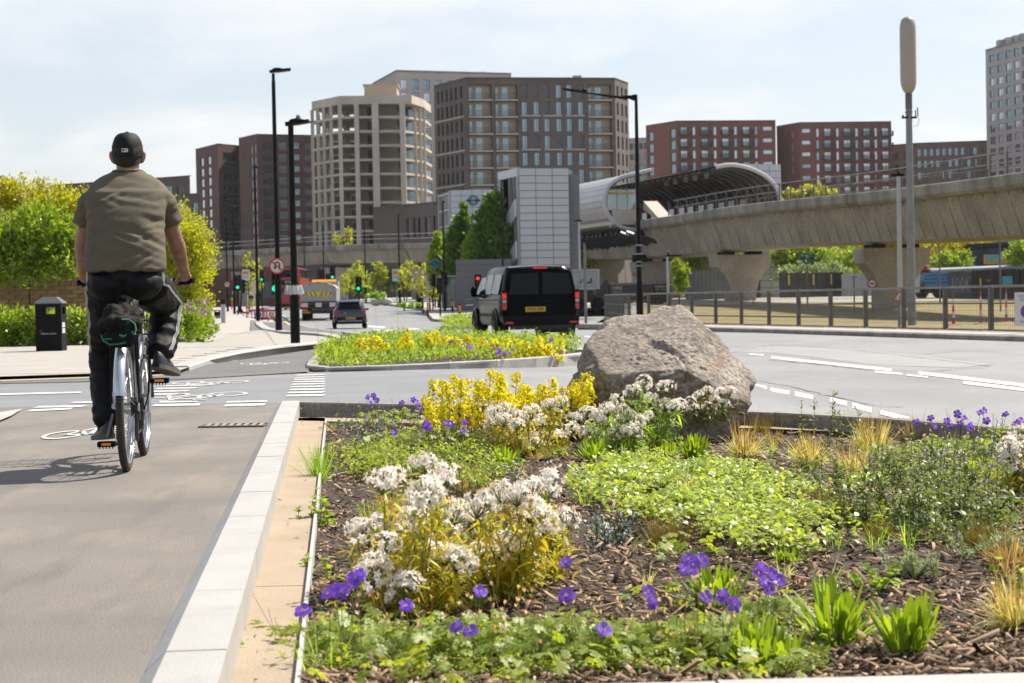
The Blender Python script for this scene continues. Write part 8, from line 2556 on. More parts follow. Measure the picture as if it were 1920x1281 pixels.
st1 = _ramp(nt, _noise(nt, tcn.outputs['Object'], 4.5, 6.0, .65), [(.56, 0.0), (.72, .75)])
c1 = _mix(nt, st1, src, (0.20, 0.105, 0.055))
st2 = _ramp(nt, _noise(nt, tcn.outputs['Object'], 21.0, 6.0, .7), [(.60, 0.0), (.70, .8)])
c2_ = _mix(nt, st2, c1, (0.44, 0.42, 0.40))
nt.links.new(c2_, bs.inputs['Base Color'])
for n in nt.nodes:
 if n.type == 'BUMP':
  n.inputs['Distance'].default_value = .022
  q_ = n.inputs['Height'].links[0].from_node; q_.inputs['Detail'].default_value = 10; q_.inputs['Roughness'].default_value = .72; q_.inputs['Scale'].default_value = 22
me.materials.append(m_rock)
me.polygons.foreach_set('use_smooth', [True] * len(me.polygons))
rk = link('boulder', me, None, pc)
tag(rk, 'big rough grey brown boulder standing at the back of the flower bed', 'boulder')
# == PLANTING OF THE BED
Z3_ = lambda X, Y: (540 + X / 3.043, 860 + Y / 3.043)
HA = [(735, 896), (722, 905), (793, 870), (800, 926), (832, 896), (822, 915), (788, 935), (855, 962), (744, 975), (776, 972), (796, 995), (724, 1021), (750, 1005), (783, 1018), (704, 1090), (770, 1080), (758, 1095), (806, 1041), (829, 1044), (836, 1005), (671, 991), (688, 1004), (700, 1062), (836, 1130), (753, 1113), (720, 1110), (735, 1060), (690, 1085), (862, 1054), (715, 990)]
HB_ = [(918, 942), (895, 949), (945, 925), (967, 932), (990, 916), (1020, 918), (1030, 905), (978, 945), (1016, 983), (1000, 960), (966, 1028), (984, 995), (1058, 977), (895, 1037), (951, 1024), (924, 1096), (935, 1105), (940, 1035), (1040, 1000), (880, 975)]
shrub_white('golden leaved shrub with white star flower heads, left half of the front clump', (775, 1150), HA, 5.85, group=None, size=1.05, extra=1300)
shrub_white('golden leaved shrub with white star flower heads, right half of the front clump', (965, 1105), HB_, 6.15, size=1.08, extra=1000)
q = lambda X, Y: (960 + X / 4.27, 680 + Y / 4.27)
HC = [(995, 774), (974, 785), (968, 797), (1016, 820), (995, 823), (1030, 760), (1050, 758), (1077, 785), (1068, 806), (1044, 823), (940, 790), (930, 775), (950, 770), (922, 800), (975, 830), (1012, 790), (925, 788), (1000, 835), (965, 820), (945, 826)]
HD = [(1208, 715), (1186, 734), (1250, 727), (1218, 750), (1262, 761), (1246, 762), (1154, 753), (1152, 769), (1168, 771), (1124, 783), (1103, 776), (1094, 811), (1108, 818), (1133, 788), (1164, 792), (1171, 783), (1213, 783), (1200, 790), (1250, 795), (1154, 813), (1145, 820), (1170, 809), (1182, 806), (1190, 815), (1130, 822), (1115, 800), (1272, 760), (1140, 770), (1205, 728)]
shrub_white('white flowered shrub growing between the yellow spurge and the bright green clump', (985, 860), HC, 11.2, jitter=.25, size=1.15, extra=600)
shrub_white('white flowered shrub directly in front of the boulder middle', (1175, 845), HD, 11.6, jitter=.25, size=1.12, extra=800, tone=l_green)
shrub_white('small white flowered shrub in the shade of the boulder right side', (1330, 795), [(1328, 734), (1349, 736), (1367, 734), (1295, 752), (1330, 764), (1300, 766), (1340, 750), (1310, 742), (1358, 758)], 12.0, jitter=.1, size=.85, extra=300, tone=l_sage)
shrub_white('white flowered shrub cut off by the right edge of the photo', (1915, 910), [(1900, 830), (1890, 850), (1912, 845), (1885, 865), (1905, 880), (1925, 830), (1935, 855), (1918, 815), (1893, 838), (1920, 868), (1940, 880)], 8.6, jitter=.15, size=1.0, extra=300)
tops = [(800, 735), (812, 722), (828, 715), (838, 728), (850, 716), (862, 722), (872, 712), (884, 724), (893, 712), (905, 722), (915, 705), (926, 712), (934, 698), (945, 708), (955, 722), (965, 712), (978, 716), (990, 706), (1003, 724), (1014, 714), (1028, 712), (1038, 720), (806, 752), (822, 748), (842, 750), (858, 745), (878, 748), (896, 742), (912, 740), (930, 735), (948, 742), (968, 738), (985, 735), (1005, 742), (1022, 738), (832, 772), (855, 770), (880, 768), (902, 765), (925, 762), (950, 765), (812, 768), (1040, 745), (890, 785), (868, 788), (970, 760), (996, 758)]
spurge('large mass of yellow spurge left of the boulder', (915, 835), tops, 12.0, jitter=.5, foliage=900)
spurge('single tall yellow spurge against the left side of the boulder', (1085, 815), [(1092, 697), (1080, 706), (1104, 703), (1070, 718), (1098, 715), (1085, 726), (1108, 720), (1064, 733), (1092, 738), (1102, 745)], 12.1, jitter=.15, foliage=160)
cranesbill('cranesbill with violet flowers over the left end of the far kerb', (735, 810), [(690, 745), (700, 742), (694, 756), (707, 752), (703, 748), (753, 756), (775, 750), (783, 755), (785, 765)], 12.6, foliage_n=150, spread=(.42, .3), hgt=.14)
cranesbill('cranesbill with violet flowers below the yellow spurge mass', (820, 850), [(797, 800), (805, 803), (838, 795), (845, 797), (868, 808), (740, 811), (872, 792), (800, 795)], 10.3, foliage_n=260, spread=(.55, .40), hgt=.13)
cranesbill('cranesbill with violet flowers by the metal edging, bottom left', (640, 1215), [(568, 1147), (615, 1115), (628, 1105), (640, 1110), (668, 1085), (675, 1078), (660, 1092)], 4.75, foliage_n=150, spread=(.22, .22), hgt=.11)
cranesbill('cranesbill with violet flowers in front of the white flower clump', (830, 1235), [(762, 1137), (900, 1110), (856, 1177), (882, 1185)], 4.75, foliage_n=200, spread=(.25, .20), hgt=.12)
cranesbill('cranesbill with the lowest violet flower near the front kerb', (1090, 1235), [(1061, 1056), (1063, 1118), (1132, 1182)], 4.7, foliage_n=210, spread=(.25, .2), hgt=.12)
cranesbill('cranesbill with a big violet bloom before the bright green clump', (1290, 1225), [(1215, 1110), (1224, 1132), (1285, 1068), (1290, 1050), (1313, 1052), (1323, 1120), (1375, 1135), (1355, 1118), (1296, 1072)], 4.85, foliage_n=230, spread=(.26, .2), hgt=.12)
cranesbill('cranesbill with a tight bunch of violet flowers right of the bright clump', (1440, 1165), [(1425, 1068), (1445, 1075), (1460, 1090), (1440, 1105), (1452, 1082), (1432, 1092)], 5.3, foliage_n=110, spread=(.16, .14), hgt=.10)
cranesbill('cranesbill with violet flowers along the far kerb, right', (1790, 865), [(1718, 793), (1745, 785), (1752, 800), (1783, 800), (1776, 790), (1795, 777), (1808, 785), (1838, 775), (1850, 790), (1800, 795), (1820, 800)], 9.5, foliage_n=320, spread=(.5, .35), hgt=.14)
cranesbill('cranesbill with violet flowers above the white shrub at the right edge', (1895, 850), [(1885, 778), (1905, 795), (1915, 788), (1912, 800), (1895, 815), (1845, 770)], 9.2, foliage_n=110, spread=(.2, .2), hgt=.14)
for (x, y, h, n), lb in zip([(1115, 868, .16, 85), (1300, 868, .16, 110), (1250, 852, .12, 50), (948, 880, .15, 70), (1572, 1205, .19, 95), (1700, 1230, .165, 75), (1345, 1130, .16, 90), (1415, 1240, .15, 80), (1465, 1250, .12, 50), (1480, 1062, .07, 60)],
  ('bright green upright clump left of the dark mulch gap', 'broad bright green clump right of the dark mulch gap', 'small bright green clump left of the broad one', 'bright green clump between the two white flower groups', 'bright green clump with an orange bud at bottom right', 'bright green clump by the front kerb, rightmost', 'bright green clump behind the big violet bloom', 'bright green clump on the front kerb below the violet bunch', 'low bright green clump at the front kerb', 'tiny dark green clump right of the violet bunch')):
 clump(lb, (x, y), h, int(n * 1.5), w=.0145 if h > .1 else .010)
ob = BG(1572, 1205)
o = RY(1584, 1139, ob.y)
f = LB(); f.leaves(np.zeros((10, 3)), sph(10, 0), .014, .009, PETAL); f.stems([[0, 0, -.12]], [[0, 0, 0]], .0016)
mo = f.mesh('orange_flower', [leafmat('orange_petal', [(0.75, 0.30, 0.01), (0.7, .4, .02)], .3)])
tag(link('orange_flower', mo, None, o), 'single orange flower in the bright green clump at bottom right', 'flower')
for (x, y, h, n, tn), lb in zip([(1395, 850, .27, 330, l_straw), (1520, 868, .24, 300, l_straw), (1600, 880, .22, 260, l_straw), (1638, 848, .27, 420, l_straw), (1912, 1180, .20, 260, l_straw), (1895, 1075, .16, 160, l_dry)],
  ('pale yellow grass tuft right of the boulder', 'pale yellow grass tuft left of centre in the row', 'low pale yellow grass tuft in front of the big one', 'biggest pale yellow grass tuft near the far kerb', 'cream and yellow grass tuft in the bottom right corner', 'tan dry grass tuft above the corner tuft')):
 tuft(lb, (x, y), h, n, .0042, .06, tn, tone2=l_dry, group=None)
for (x, y, h, n, tn, lb) in [(735, 965, .22, 140, l_dry, 'brown dry grass left of the front white flowers'), (700, 975, .16, 60, l_green, 'thin green grass wisps beside the brown dry grass'), (880, 920, .22, 130, l_dry, 'brown dry grass behind the front white flowers'), (1010, 870, .14, 60, l_dry, 'dry grass wisps left of the bright green clump'), (1715, 830, .28, 70, l_dry, 'reddish dry grass stems against the far kerb'), (1790, 822, .26, 60, l_dry, 'reddish dry grass stems behind the violet flowers'), (1450, 830, .22, 60, l_dry, 'thin brown grass by the right foot of the boulder'), (800, 835, .18, 80, l_straw, 'straw grass behind the blue flowered rosemary'), (905, 845, .15, 60, l_dry, 'short dry grass under the yellow spurge'), (1590, 800, .2, 60, l_dry, 'wispy brown grass behind the biggest yellow tuft')]:
 tuft(lb, (x, y), h, n, .0026, .05, tn, droop=(.1, .8), splay=.4)
tuft('fresh green grass tuft growing on the metal edging', (598, 905), .27, 150, .0034, .03, l_green, droop=(.0, .35), splay=.35)
tuft('green grass blade tuft at the bottom left corner', (600, 1268), .14, 26, .005, .05, l_green, droop=(.0, .35), splay=.6)
for (x, y, n, h, fl_, lb) in [(700, 850, 16, .26, 90, 'rosemary with pale blue flowers by the left end of the bed'), (1030, 945, 4, .22, 26, 'dark upright rosemary sprigs behind the front white flowers'), (1150, 1015, 14, .16, 70, 'low rosemary with pale blue flowers right of the front white flowers'), (1846, 870, 7, .27, 30, 'dark rosemary spire among the violet flowers at right'), (1770, 905, 22, .18, 120, 'spreading rosemary with pale blue flowers at right'), (820, 830, 8, .2, 30, 'dark rosemary sprigs in front of the yellow spurge'), (880, 935, 5, .16, 0, 'small dark green sprigs behind the white heads'), (1660, 890, 12, .2, 20, 'rosemary between the yellow grasses and the leafy herbs')]:
 rosemary(lb, (x, y), int(n * 1.3), h, int(fl_ * 1.5))
for (x, y, n, h, sp, tn, lb) in [(1545, 845, 6, .36, .12, l_sage, 'tall dark willowherb stems right of the boulder'), (1600, 838, 4, .27, .1, l_sage, 'shorter willowherb stem with narrow leaves'), (1640, 985, 16, .26, .3, l_sage, 'grey green leafy herb left of the right-hand thicket'), (1730, 990, 18, .26, .3, l_sage, 'grey green leafy herb in the middle of the right-hand thicket'), (1820, 985, 18, .28, .3, l_sage, 'grey green leafy herb in the right-hand thicket below the white shrub'), (1895, 1000, 14, .28, .3, l_sage, 'grey green leafy herb at the right edge of the photo'), (1700, 920, 14, .28, .25, l_sage, 'tall leafy herb in front of the biggest yellow grass'), (1500, 905, 8, .22, .16, l_sage, 'leafy herb rising from the pale groundcover'), (1780, 1030, 14, .2, .3, l_sage, 'low leafy herb at the front of the thicket'), (1600, 930, 9, .2, .2, l_sage, 'small leafy herb behind the heather'), (1860, 930, 12, .24, .3, l_sage, 'leafy herb under the violet flowers at right')]:
 herb(lb, (x, y), n, h, spread=sp, tone=tn, tip=l_heath)
herb('young red stemmed seedling behind the front white flowers', (772, 920), 1, .30, spread=.01, lean=.05, tone=l_weed, leafL=.09, leafW=.02, pairs=5)
herb('bright leaved weed with red leaves in the pale groundcover', (1375, 915), 3, .20, spread=.05, lean=.15, tone=l_weed, leafL=.05, leafW=.013, pairs=9)
for (x, y, n, h, lb) in [(608, 880, 3, .22, 'broad leaved weed behind the green grass tuft'), (600, 985, 7, .17, 'broad leaved weed spilling over the metal edging'), (560, 975, 4, .06, 'small weed lying on the tan strip'), (590, 1080, 4, .08, 'little weed halfway down the metal edging'), (1905, 1120, 4, .16, 'broad leaved weed in the corner grass tuft'), (1640, 1110, 4, .10, 'pale leaved seedling behind the bottom right clump')]:
 herb(lb, (x, y), n, h, spread=.10, lean=.5, tone=l_weed, leafL=.05, leafW=.030, pairs=6, name='weed')
for (x, y, h, n, lb) in [(1252, 1030, .17, 420, 'olive heather tuft between the blue and white groundcover'), (1560, 985, .16, 420, 'rust tipped heather tuft below the leafy herbs'), (1520, 965, .11, 200, 'low rust tipped heather beside the groundcover'), (1650, 1030, .09, 240, 'small rust tipped heather tuft alone on the mulch'), (1315, 800, .13, 320, 'olive heather tuft at the foot of the boulder'), (1845, 1050, .14, 300, 'red tipped heather tuft left of the silver plant'), (1430, 815, .14, 260, 'olive heather tuft right of the boulder foot'), (1700, 815, .12, 200, 'olive heather tuft behind the biggest yellow grass'), (1310, 830, .06, 160, 'low grey seedhead tuft before the broad bright clump')]:
 tuft(lb, (x, y), h, n, .0022, .05, l_heath, droop=(-.1, .25), splay=.42, name='heather')
for (x, y, h, lb) in [(1710, 1085, .085, 'small silver green tuft alone on the mulch'), (1868, 1065, .09, 'silver leaved plant left of the corner grass')]:
 rosemary(lb, (x, y), 26, h, 0, spread=.10, lean=.5, tone=l_silver)
mat_cover('pale glossy groundcover in the middle of the bed', [(1100, 905), (1180, 880), (1330, 890), (1430, 905), (1500, 930), (1565, 985), (1560, 1030), (1490, 1050), (1380, 1050), (1280, 1010), (1170, 985), (1090, 950)], 10500, L=.034, W=.020, hgt=.10)
mat_cover('pale glossy groundcover behind the right-hand herbs', [(1560, 900), (1640, 890), (1680, 905), (1640, 925), (1580, 920)], 800)
mat_cover('cranesbill foliage carpet left of centre', [(640, 870), (700, 850), (900, 850), (960, 900), (900, 935), (760, 910), (650, 900)], 5200, tone=l_ger, L=.030, W=.014, hgt=.15, name='leaf_carpet')
mat_cover('olive leaf carpet along the front kerb', [(560, 1265), (640, 1195), (900, 1190), (1150, 1190), (1420, 1185), (1500, 1210), (1480, 1258), (1200, 1266), (900, 1272)], 9000, tone=l_ger, L=.024, W=.010, hgt=.075, name='leaf_carpet')
mat_cover('grey green leaf carpet under the right-hand herbs', [(1590, 960), (1700, 930), (1930, 930), (1930, 1040), (1800, 1050), (1680, 1020)], 4200, tone=l_sage, L=.034, W=.008, hgt=.12, name='leaf_carpet')
mat_cover('green leaf carpet at the far right of the bed', [(1640, 860), (1800, 840), (1930, 860), (1930, 930), (1760, 920), (1660, 900)], 3400, tone=l_ger, L=.024, W=.010, hgt=.09, name='leaf_carpet')
seed_m, wisp_m = [], []
for k in range(4):
 f = LB(); n = 34; P = np.stack([rng.normal(0, .07, n), rng.normal(0, .07, n), rng.uniform(.015, .085, n)], 1)
 f.stems(P * [.4, .4, 0], P, .0011, m=1); palmate(f, P, np.stack([rng.normal(0, .5, n), rng.normal(-.2, .5, n), np.ones(n)], 1), .024 * rng.uniform(.6, 1.2, n))
 seed_m.append(f.mesh('foliage', [l_ger, s_hair]))
 f = LB(); n = 26; a = rng.uniform(0, 6.28, n); el = np.abs(rng.normal(0, .6, n)); D_ = np.stack([np.sin(el) * np.cos(a), np.sin(el) * np.sin(a), np.cos(el)], 1)
 f.leaves(rng.normal(0, .012, (n, 3)) * [1, 1, 0], D_, rng.uniform(.07, .2, n), .0032, BLADE, droop=rng.uniform(.1, .8, n)); wisp_m.append(f.mesh('blades', [(l_green, l_dry, l_straw, l_green)[k]]))
cnt_ = 0
while cnt_ < 84:
 y = rng.uniform(4.4, 12.6); x = xe(y) + .06 + rng.random() * (.285 * y + .4 - xe(y))
 if 5.2 < y < 6.1 and x > .55 and rng.random() < .7: continue
 if cnt_ % 2: t = thing('cranesbill_seedling', 'small low cranesbill seedling in the bark mulch', 'plant', (x, y, float(bedz(x, y))), rng.uniform(0, 6), 'cranesbill seedlings scattered over the mulch', scale=rng.uniform(.7, 1.35)); link('foliage', seed_m[rng.integers(0, 4)], t)['kind'] = 'stuff'
 else: t = thing('grass_wisp', 'thin wisp of grass coming up through the bark mulch', 'grass tuft', (x, y, float(bedz(x, y))), rng.uniform(0, 6), 'grass wisps scattered over the mulch', scale=rng.uniform(.7, 1.3)); link('blades', wisp_m[rng.integers(0, 4)], t)['kind'] = 'stuff'
 cnt_ += 1
deb = LB()
N = 60
py_ = rng.uniform(4.2, 14, N); px_ = np.array([xk(y) + rng.uniform(.01, .95) * (xe(y) - xk(y)) for y in py_])
a = rng.uniform(0, 2 * PI, N)
deb.leaves(np.stack([px_, py_, np.full(N, -.057)], 1), np.stack([np.cos(a), np.sin(a), rng.uniform(0, .25, N)], 1), rng.uniform(.008, .035, N), rng.uniform(.003, .008, N), LANCE, m=0)
tag(deb.ob('leaf_litter', [m_bark], None), kind='stuff')
b = MB()
for _ in range(46):
 x, y = rng.uniform(-.4, 1.9), rng.uniform(4.3, 8)
 r_ = rng.uniform(.005, .016); b.ell((x, y, float(bedz(x, y)) + .012), (r_, r_ * .8, r_ * .6), 7, 5)
tag(b.ob('pebbles', mat('pale_pebble', (0.45, 0.42, 0.38), .8, .2, 8.0, island=.5), None, 60), kind='stuff')
b = MB()
for _ in range(14):
 x, y = rng.uniform(0.0, 2.6), rng.uniform(5, 9); a_ = rng.uniform(0, PI); L_ = rng.uniform(.06, .22)
 z = float(bedz(x, y)) + .028
 b.tube([(x, y, z), (x + math.cos(a_) * L_ * .5, y + math.sin(a_) * L_ * .5, z + .008), (x + math.cos(a_ + .2) * L_, y + math.sin(a_ + .2) * L_, z)], [.004, .0035, .002], 5)
tag(b.ob('twigs', mat('grey_twig', (0.30, 0.23, 0.16), .9, .2), None), kind='stuff')
# == ISLAND BED
ip = [(p.x, p.y) for p in isl]
V = [(x, y, .0) for x, y in ip]
isoil = MB(); isoil.add(V, [tuple(range(len(V)))]); tag(isoil.ob('island_soil', m_soil, None), kind='structure')
cx_, cy_ = np.mean([p[0] for p in ip]), np.mean([p[1] for p in ip])
ipin = [(cx_ + (x - cx_) * .955, cy_ + (y - cy_) * .93) for x, y in ip]
P = []
x0, x1 = min(p[0] for p in ip), max(p[0] for p in ip); y0, y1 = min(p[1] for p in ip), max(p[1] for p in ip)
while len(P) < 17000:
 x, y = rng.uniform(x0, x1), rng.uniform(y0, y1)
 if inside(x, y, ipin): P.append((x, y))
P = np.array(P); n = len(P)
l_isl = leafmat('island_leaf', [(0.10, 0.165, 0.012), (0.15, 0.225, 0.016), (0.21, 0.28, 0.025), (0.12, 0.18, 0.025)], .45)
hz_ = np.array([.15 + .12 * mnoise.noise(Vector((x * 1.3, y * 1.3, 2))) for x, y in P]) * rng.uniform(.15, 1.15, n) * np.interp(P[:, 1], [23.5, 25, 27], [.45, .9, 1.25]) + .02
t = thing('leafy_bed', 'dense bright green planting filling the kerbed island', 'planting', (cx_, cy_, 0))
f = LB(); a = rng.uniform(0, 2 * PI, n); el = rng.normal(.55, .5, n)
f.leaves(np.stack([P[:, 0] - cx_, P[:, 1] - cy_, hz_], 1), np.stack([np.cos(a) * np.cos(el), np.sin(a) * np.cos(el), np.sin(el)], 1), rng.uniform(.05, .11, n), rng.uniform(.016, .034, n), OVATE, droop=rng.uniform(0, .5, n), fold=.12)
f.ob('foliage', [l_isl], t, kind='stuff')
def isl_top(pts, D): return pts
for lb, bpx, tp, D, sc__ in (('yellow spurge at the left end of the island bed', (690, 660), [(662, 640), (672, 636), (684, 634), (696, 632), (708, 634), (716, 638), (690, 641), (676, 645), (706, 644), (722, 642)], 27.0, 1.5),
  ('tall yellow spurge left of centre on the island bed', (770, 655), [(752, 626), (760, 622), (770, 628), (802, 620), (806, 628), (820, 624), (832, 632), (745, 634), (775, 636), (812, 634)], 27.4, 1.5),
  ('yellow spurge in the middle of the island bed', (860, 655), [(852, 632), (862, 628), (874, 626), (880, 634), (846, 638), (888, 636), (900, 638)], 27.4, 1.4),
  ('broad yellow spurge in front of the black van', (960, 660), [(912, 634), (925, 638), (936, 636), (948, 640), (960, 642), (972, 646), (984, 642), (995, 648), (940, 648), (925, 650), (1005, 644), (955, 652)], 26.6, 1.6),
  ('yellow spurge at the right end of the island bed', (1025, 662), [(1002, 640), (1012, 636), (1024, 638), (1034, 640), (1046, 645), (1038, 650), (1018, 648), (1050, 652), (1028, 655)], 26.4, 1.6)):
 spurge(lb, bpx, tp, D, jitter=.35, scale=sc__ * 1.1, foliage=120, zb=.02)
vi = thing('cranesbill', 'violet flowers among the green leaves of the island bed', 'flowering plant', (*G(950, 675, .02).xy, .02))
for (x, y) in [(931, 664), (941, 666), (948, 662), (958, 661), (936, 661), (925, 650), (935, 654), (960, 655), (846, 641), (870, 645), (1033, 638), (880, 652)]:
 p = RY(x, y, 25.2) - vi.location
 link('flower', GF[rng.integers(0, 4)], vi, p, (1.0, rng.normal(0, .4), rng.uniform(0, 6)), 1.9)
herb('wispy tall seed stems at the left end of the island bed', (640, 672), 7, .75, spread=.6, lean=.25, tone=l_weed, leafL=.03, leafW=.008, pairs=7, zb=.02, tip=l_weed)
herb('single tall yellow green stem rising over the island bed', (747, 668), 1, .95, spread=.02, lean=.04, tone=l_weed, leafL=.09, leafW=.03, pairs=9, zb=.02, tip=l_weed)
c_ = [plz(824, 86, 0), plz(835, 80, 0), plz(905, 82, 0), plz(905, 96, 0), plz(850, 98, 0)]
zz = -.42
for p in c_: p.z = float(T(p.x, p.y)) - .02
kerb('far_island_kerb', c_ + [c_[0]], [(-.12, -.2), (-.12, .0), (.0, .0), (.0, -.2)], 1.2, m_kerbgrey)
cc = sum(c_, Vector()) / 5
t = thing('leafy_bed', 'low green planting on the far traffic island left of the black van', 'planting', cc)
P = []
pp = [(p.x, p.y) for p in c_]
while len(P) < 2600:
 x, y = rng.uniform(min(p[0] for p in pp), max(p[0] for p in pp)), rng.uniform(min(p[1] for p in pp), max(p[1] for p in pp))
 if inside(x, y, pp): P.append((x - cc.x, y - cc.y, rng.uniform(0, .5)))
f = LB(); f.leaves(P, sph(len(P), -.1), rng.uniform(.10, .2, len(P)), rng.uniform(.04, .08, len(P)), OVATE, droop=.2); f.ob('foliage', [l_isl], t, kind='stuff')
# == TREES AND SHRUBS OF THE BACKGROUND
l_lush = leafmat('lush_evergreen_leaf', [(0.09, 0.15, 0.012), (0.15, 0.22, 0.018), (0.21, 0.28, 0.03)], .42, rough=.3, spec=.6)
l_lime = leafmat('lime_leaf', [(0.17, 0.20, 0.012), (0.25, 0.27, 0.018), (0.32, 0.32, 0.03)], .5)
l_olive = leafmat('olive_hedge_leaf', [(0.16, 0.18, 0.012), (0.24, 0.25, 0.016), (0.32, 0.30, 0.02)], .5)
l_dark = leafmat('hornbeam_leaf', [(0.035, 0.085, 0.010), (0.06, 0.13, 0.014), (0.09, 0.17, 0.02)], .4)
l_ylw = leafmat('yellow_blossom', [(0.46, 0.38, 0.02), (0.54, 0.46, 0.02), (0.38, 0.35, 0.03), (0.24, 0.26, 0.03)], .4, tcol=(1.1, 1.15, .7))
l_soft = leafmat('soft_green_leaf', [(0.11, 0.17, 0.03), (0.16, 0.23, 0.04), (0.22, 0.28, 0.06)], .45)
l_young = leafmat('young_tree_leaf', [(0.20, 0.23, 0.03), (0.28, 0.30, 0.05), (0.17, 0.20, 0.03)], .5)
m_bk = mat('tree_bark', (0.10, 0.075, 0.05), .9, .3, 6.0, .6, 30)
def plant(name, label, cat, base, blobs, n, L, W, tone, trunk=None, bare=False, clump_n=None, group=None, fill=.45, up=.35, spray=0, twigs=0):
 """blobs: ellipsoids (cx,cy,cz, rx,ry,rz) relative to the base; leaves sit in clumps through the crown's volume"""
 t = thing(name, label, cat, base, group=group)
 vol = np.array([b[3] * b[4] * b[5] for b in blobs]) ** .75; vol /= vol.sum()
 K = clump_n or max(12, n // 28)
 bi = rng.choice(len(blobs), K, p=vol)
 B = np.array(blobs)
 d = sph(K); rad = rng.uniform(0, 1, K) ** fill
 C = B[bi, :3] + d * rad[:, None] * B[bi, 3:]
 C = C + rng.normal(0, .06, (K, 3)) * B[bi, 3:]
 ci = rng.integers(0, K, n)
 cs = np.minimum(B[bi, 3:].min(1), 1.2)[ci] * .17
 P = C[ci] + rng.normal(0, 1, (n, 3)) * cs[:, None]
 P[:, 2] = np.maximum(P[:, 2], .02)
 out = d[ci] * .7 + rng.normal(0, .6, (n, 3)) + [0, 0, up]
 f = LB(); f.cards(P, out, L * rng.uniform(.6, 1.3, n), W * rng.uniform(.7, 1.2, n))
 if spray:
  bj = rng.choice(len(blobs), spray, p=vol); dd = sph(spray, .0)
  A = B[bj, :3] + dd * B[bj, 3:] * .9; E = A + (dd * .5 + [0, 0, 1.0]) * B[bj, 3:].min(1)[:, None] * rng.uniform(.12, .42, (spray, 1))
  for q in range(7):
   tt = rng.uniform(0, 1, spray)[:, None]
   f.cards(A + (E - A) * tt, rng.normal(0, 1, (spray, 3)), L * .9, W)
 o = f.ob('crown' if trunk else 'foliage', [tone], t, kind='stuff')
 if trunk:
  h, r = trunk
  b = MB(); b.tube([(0, 0, -.2), (.02 * h, 0, h * .4), (0, .01 * h, h)], [r, r * .8, r * .45], 9)
  for k in range(7):
   e = C[rng.integers(0, K)]; s0 = h * rng.uniform(.45, .95)
   b.tube([(0, 0, s0), tuple(e * .5 + np.array([0, 0, s0]) * .5), tuple(e)], [r * .4, r * .25, r * .08], 5)
  b.ob('trunk', m_bk, t, 60)
 elif not bare:
  b = MB()
  for k in range(max(3, twigs)):
   e = C[rng.integers(0, K)]
   b.tube([(e[0] * .6, e[1] * .6, 0), tuple(e * .7), tuple(e)], [.03, .02, .008], 5)
  b.ob('branches', m_bk, t)
 return t
def pb(px, D, z=0.0): return Vector((XD(px, D, z + 1), D, z))
s43 = 43 / F_PX
def blob_px(base, px, py, rx, ry, D, depth=None):
 """an ellipsoid that covers rx by ry picture pixels round (px,py)"""
 c = RY(px, py, D) - base
 k = D / F_PX
 return (c.x, c.y, c.z, rx * k, (depth or min(rx, ry)) * k, ry * k)
b0 = pb(40, 42.6)
plant('evergreen_shrub', 'lush glossy green shrub spilling over the buff brick wall', 'shrub', b0, [blob_px(b0, 20, 470, 62, 55, 42.6), blob_px(b0, 75, 440, 55, 50, 42.6), blob_px(b0, 115, 480, 38, 38, 42.6), blob_px(b0, -30, 480, 70, 60, 42.6), blob_px(b0, 60, 490, 50, 32, 42.4), blob_px(b0, 140, 450, 30, 40, 42.8)], 15000, .14, .062, l_lush, fill=.35, bare=True)
b0 = pb(60, 46)
plant('hedge', 'olive yellow hedge showing above the lush glossy shrub', 'hedge', b0, [blob_px(b0, -10, 385, 60, 50, 46), blob_px(b0, 60, 385, 60, 42, 46), blob_px(b0, 115, 390, 45, 42, 46), blob_px(b0, 160, 420, 40, 60, 46), blob_px(b0, 20, 360, 35, 30, 46), blob_px(b0, 100, 440, 60, 60, 46.5)], 15000, .10, .045, l_olive, spray=70, fill=.4, bare=True)
b0 = pb(258, 47)
plant('hedge', 'green hedge glimpsed behind the cyclist right arm', 'hedge', b0, [blob_px(b0, 305, 470, 40, 80, 47), blob_px(b0, 270, 520, 60, 70, 47), blob_px(b0, 315, 405, 18, 35, 47)], 6000, .10, .045, l_lush, spray=20, fill=.4)
b0 = pb(352, 44)
plant('round_tree', 'round yellow green tree right of the cyclist', 'tree', b0, [blob_px(b0, 345, 470, 52, 78, 44), blob_px(b0, 330, 430, 34, 46, 44), blob_px(b0, 362, 530, 40, 70, 44), blob_px(b0, 318, 520, 40, 80, 44), blob_px(b0, 372, 455, 24, 45, 44)], 15000, .085, .038, l_lime, trunk=(1.6, .07), fill=.42, spray=40)
b0 = pb(20, 38)
plant('low_shrub', 'leafy green shrub row left of the black litter bin', 'shrub', b0, [blob_px(b0, -20, 622, 50, 38, 38), blob_px(b0, 35, 622, 42, 38, 38), blob_px(b0, 75, 615, 30, 42, 38)], 7000, .10, .052, l_lush, fill=.45, spray=26)
b0 = pb(145, 38.4)
plant('low_shrub', 'leafy green shrub between the litter bin and the cyclist', 'shrub', b0, [blob_px(b0, 130, 618, 34, 40, 38.4), blob_px(b0, 165, 622, 30, 36, 38.4), blob_px(b0, 205, 626, 30, 34, 38.6)], 5500, .10, .05, l_soft, fill=.45, spray=20)
b0 = pb(345, 40)
plant('low_shrub', 'leafy low hedge running along the footway under the round tree', 'hedge', b0, [blob_px(b0, 300, 612, 46, 34, 40), blob_px(b0, 345, 608, 40, 34, 41), blob_px(b0, 378, 612, 26, 30, 42), blob_px(b0, 365, 590, 30, 26, 44), blob_px(b0, 385, 585, 14, 22, 47)], 9000, .09, .045, l_bright, fill=.45, spray=24)
b0 = pb(372, 40.5)
t = thing('purple_flowers', 'few purple flowers at the top of the low hedge', 'flowers', b0)
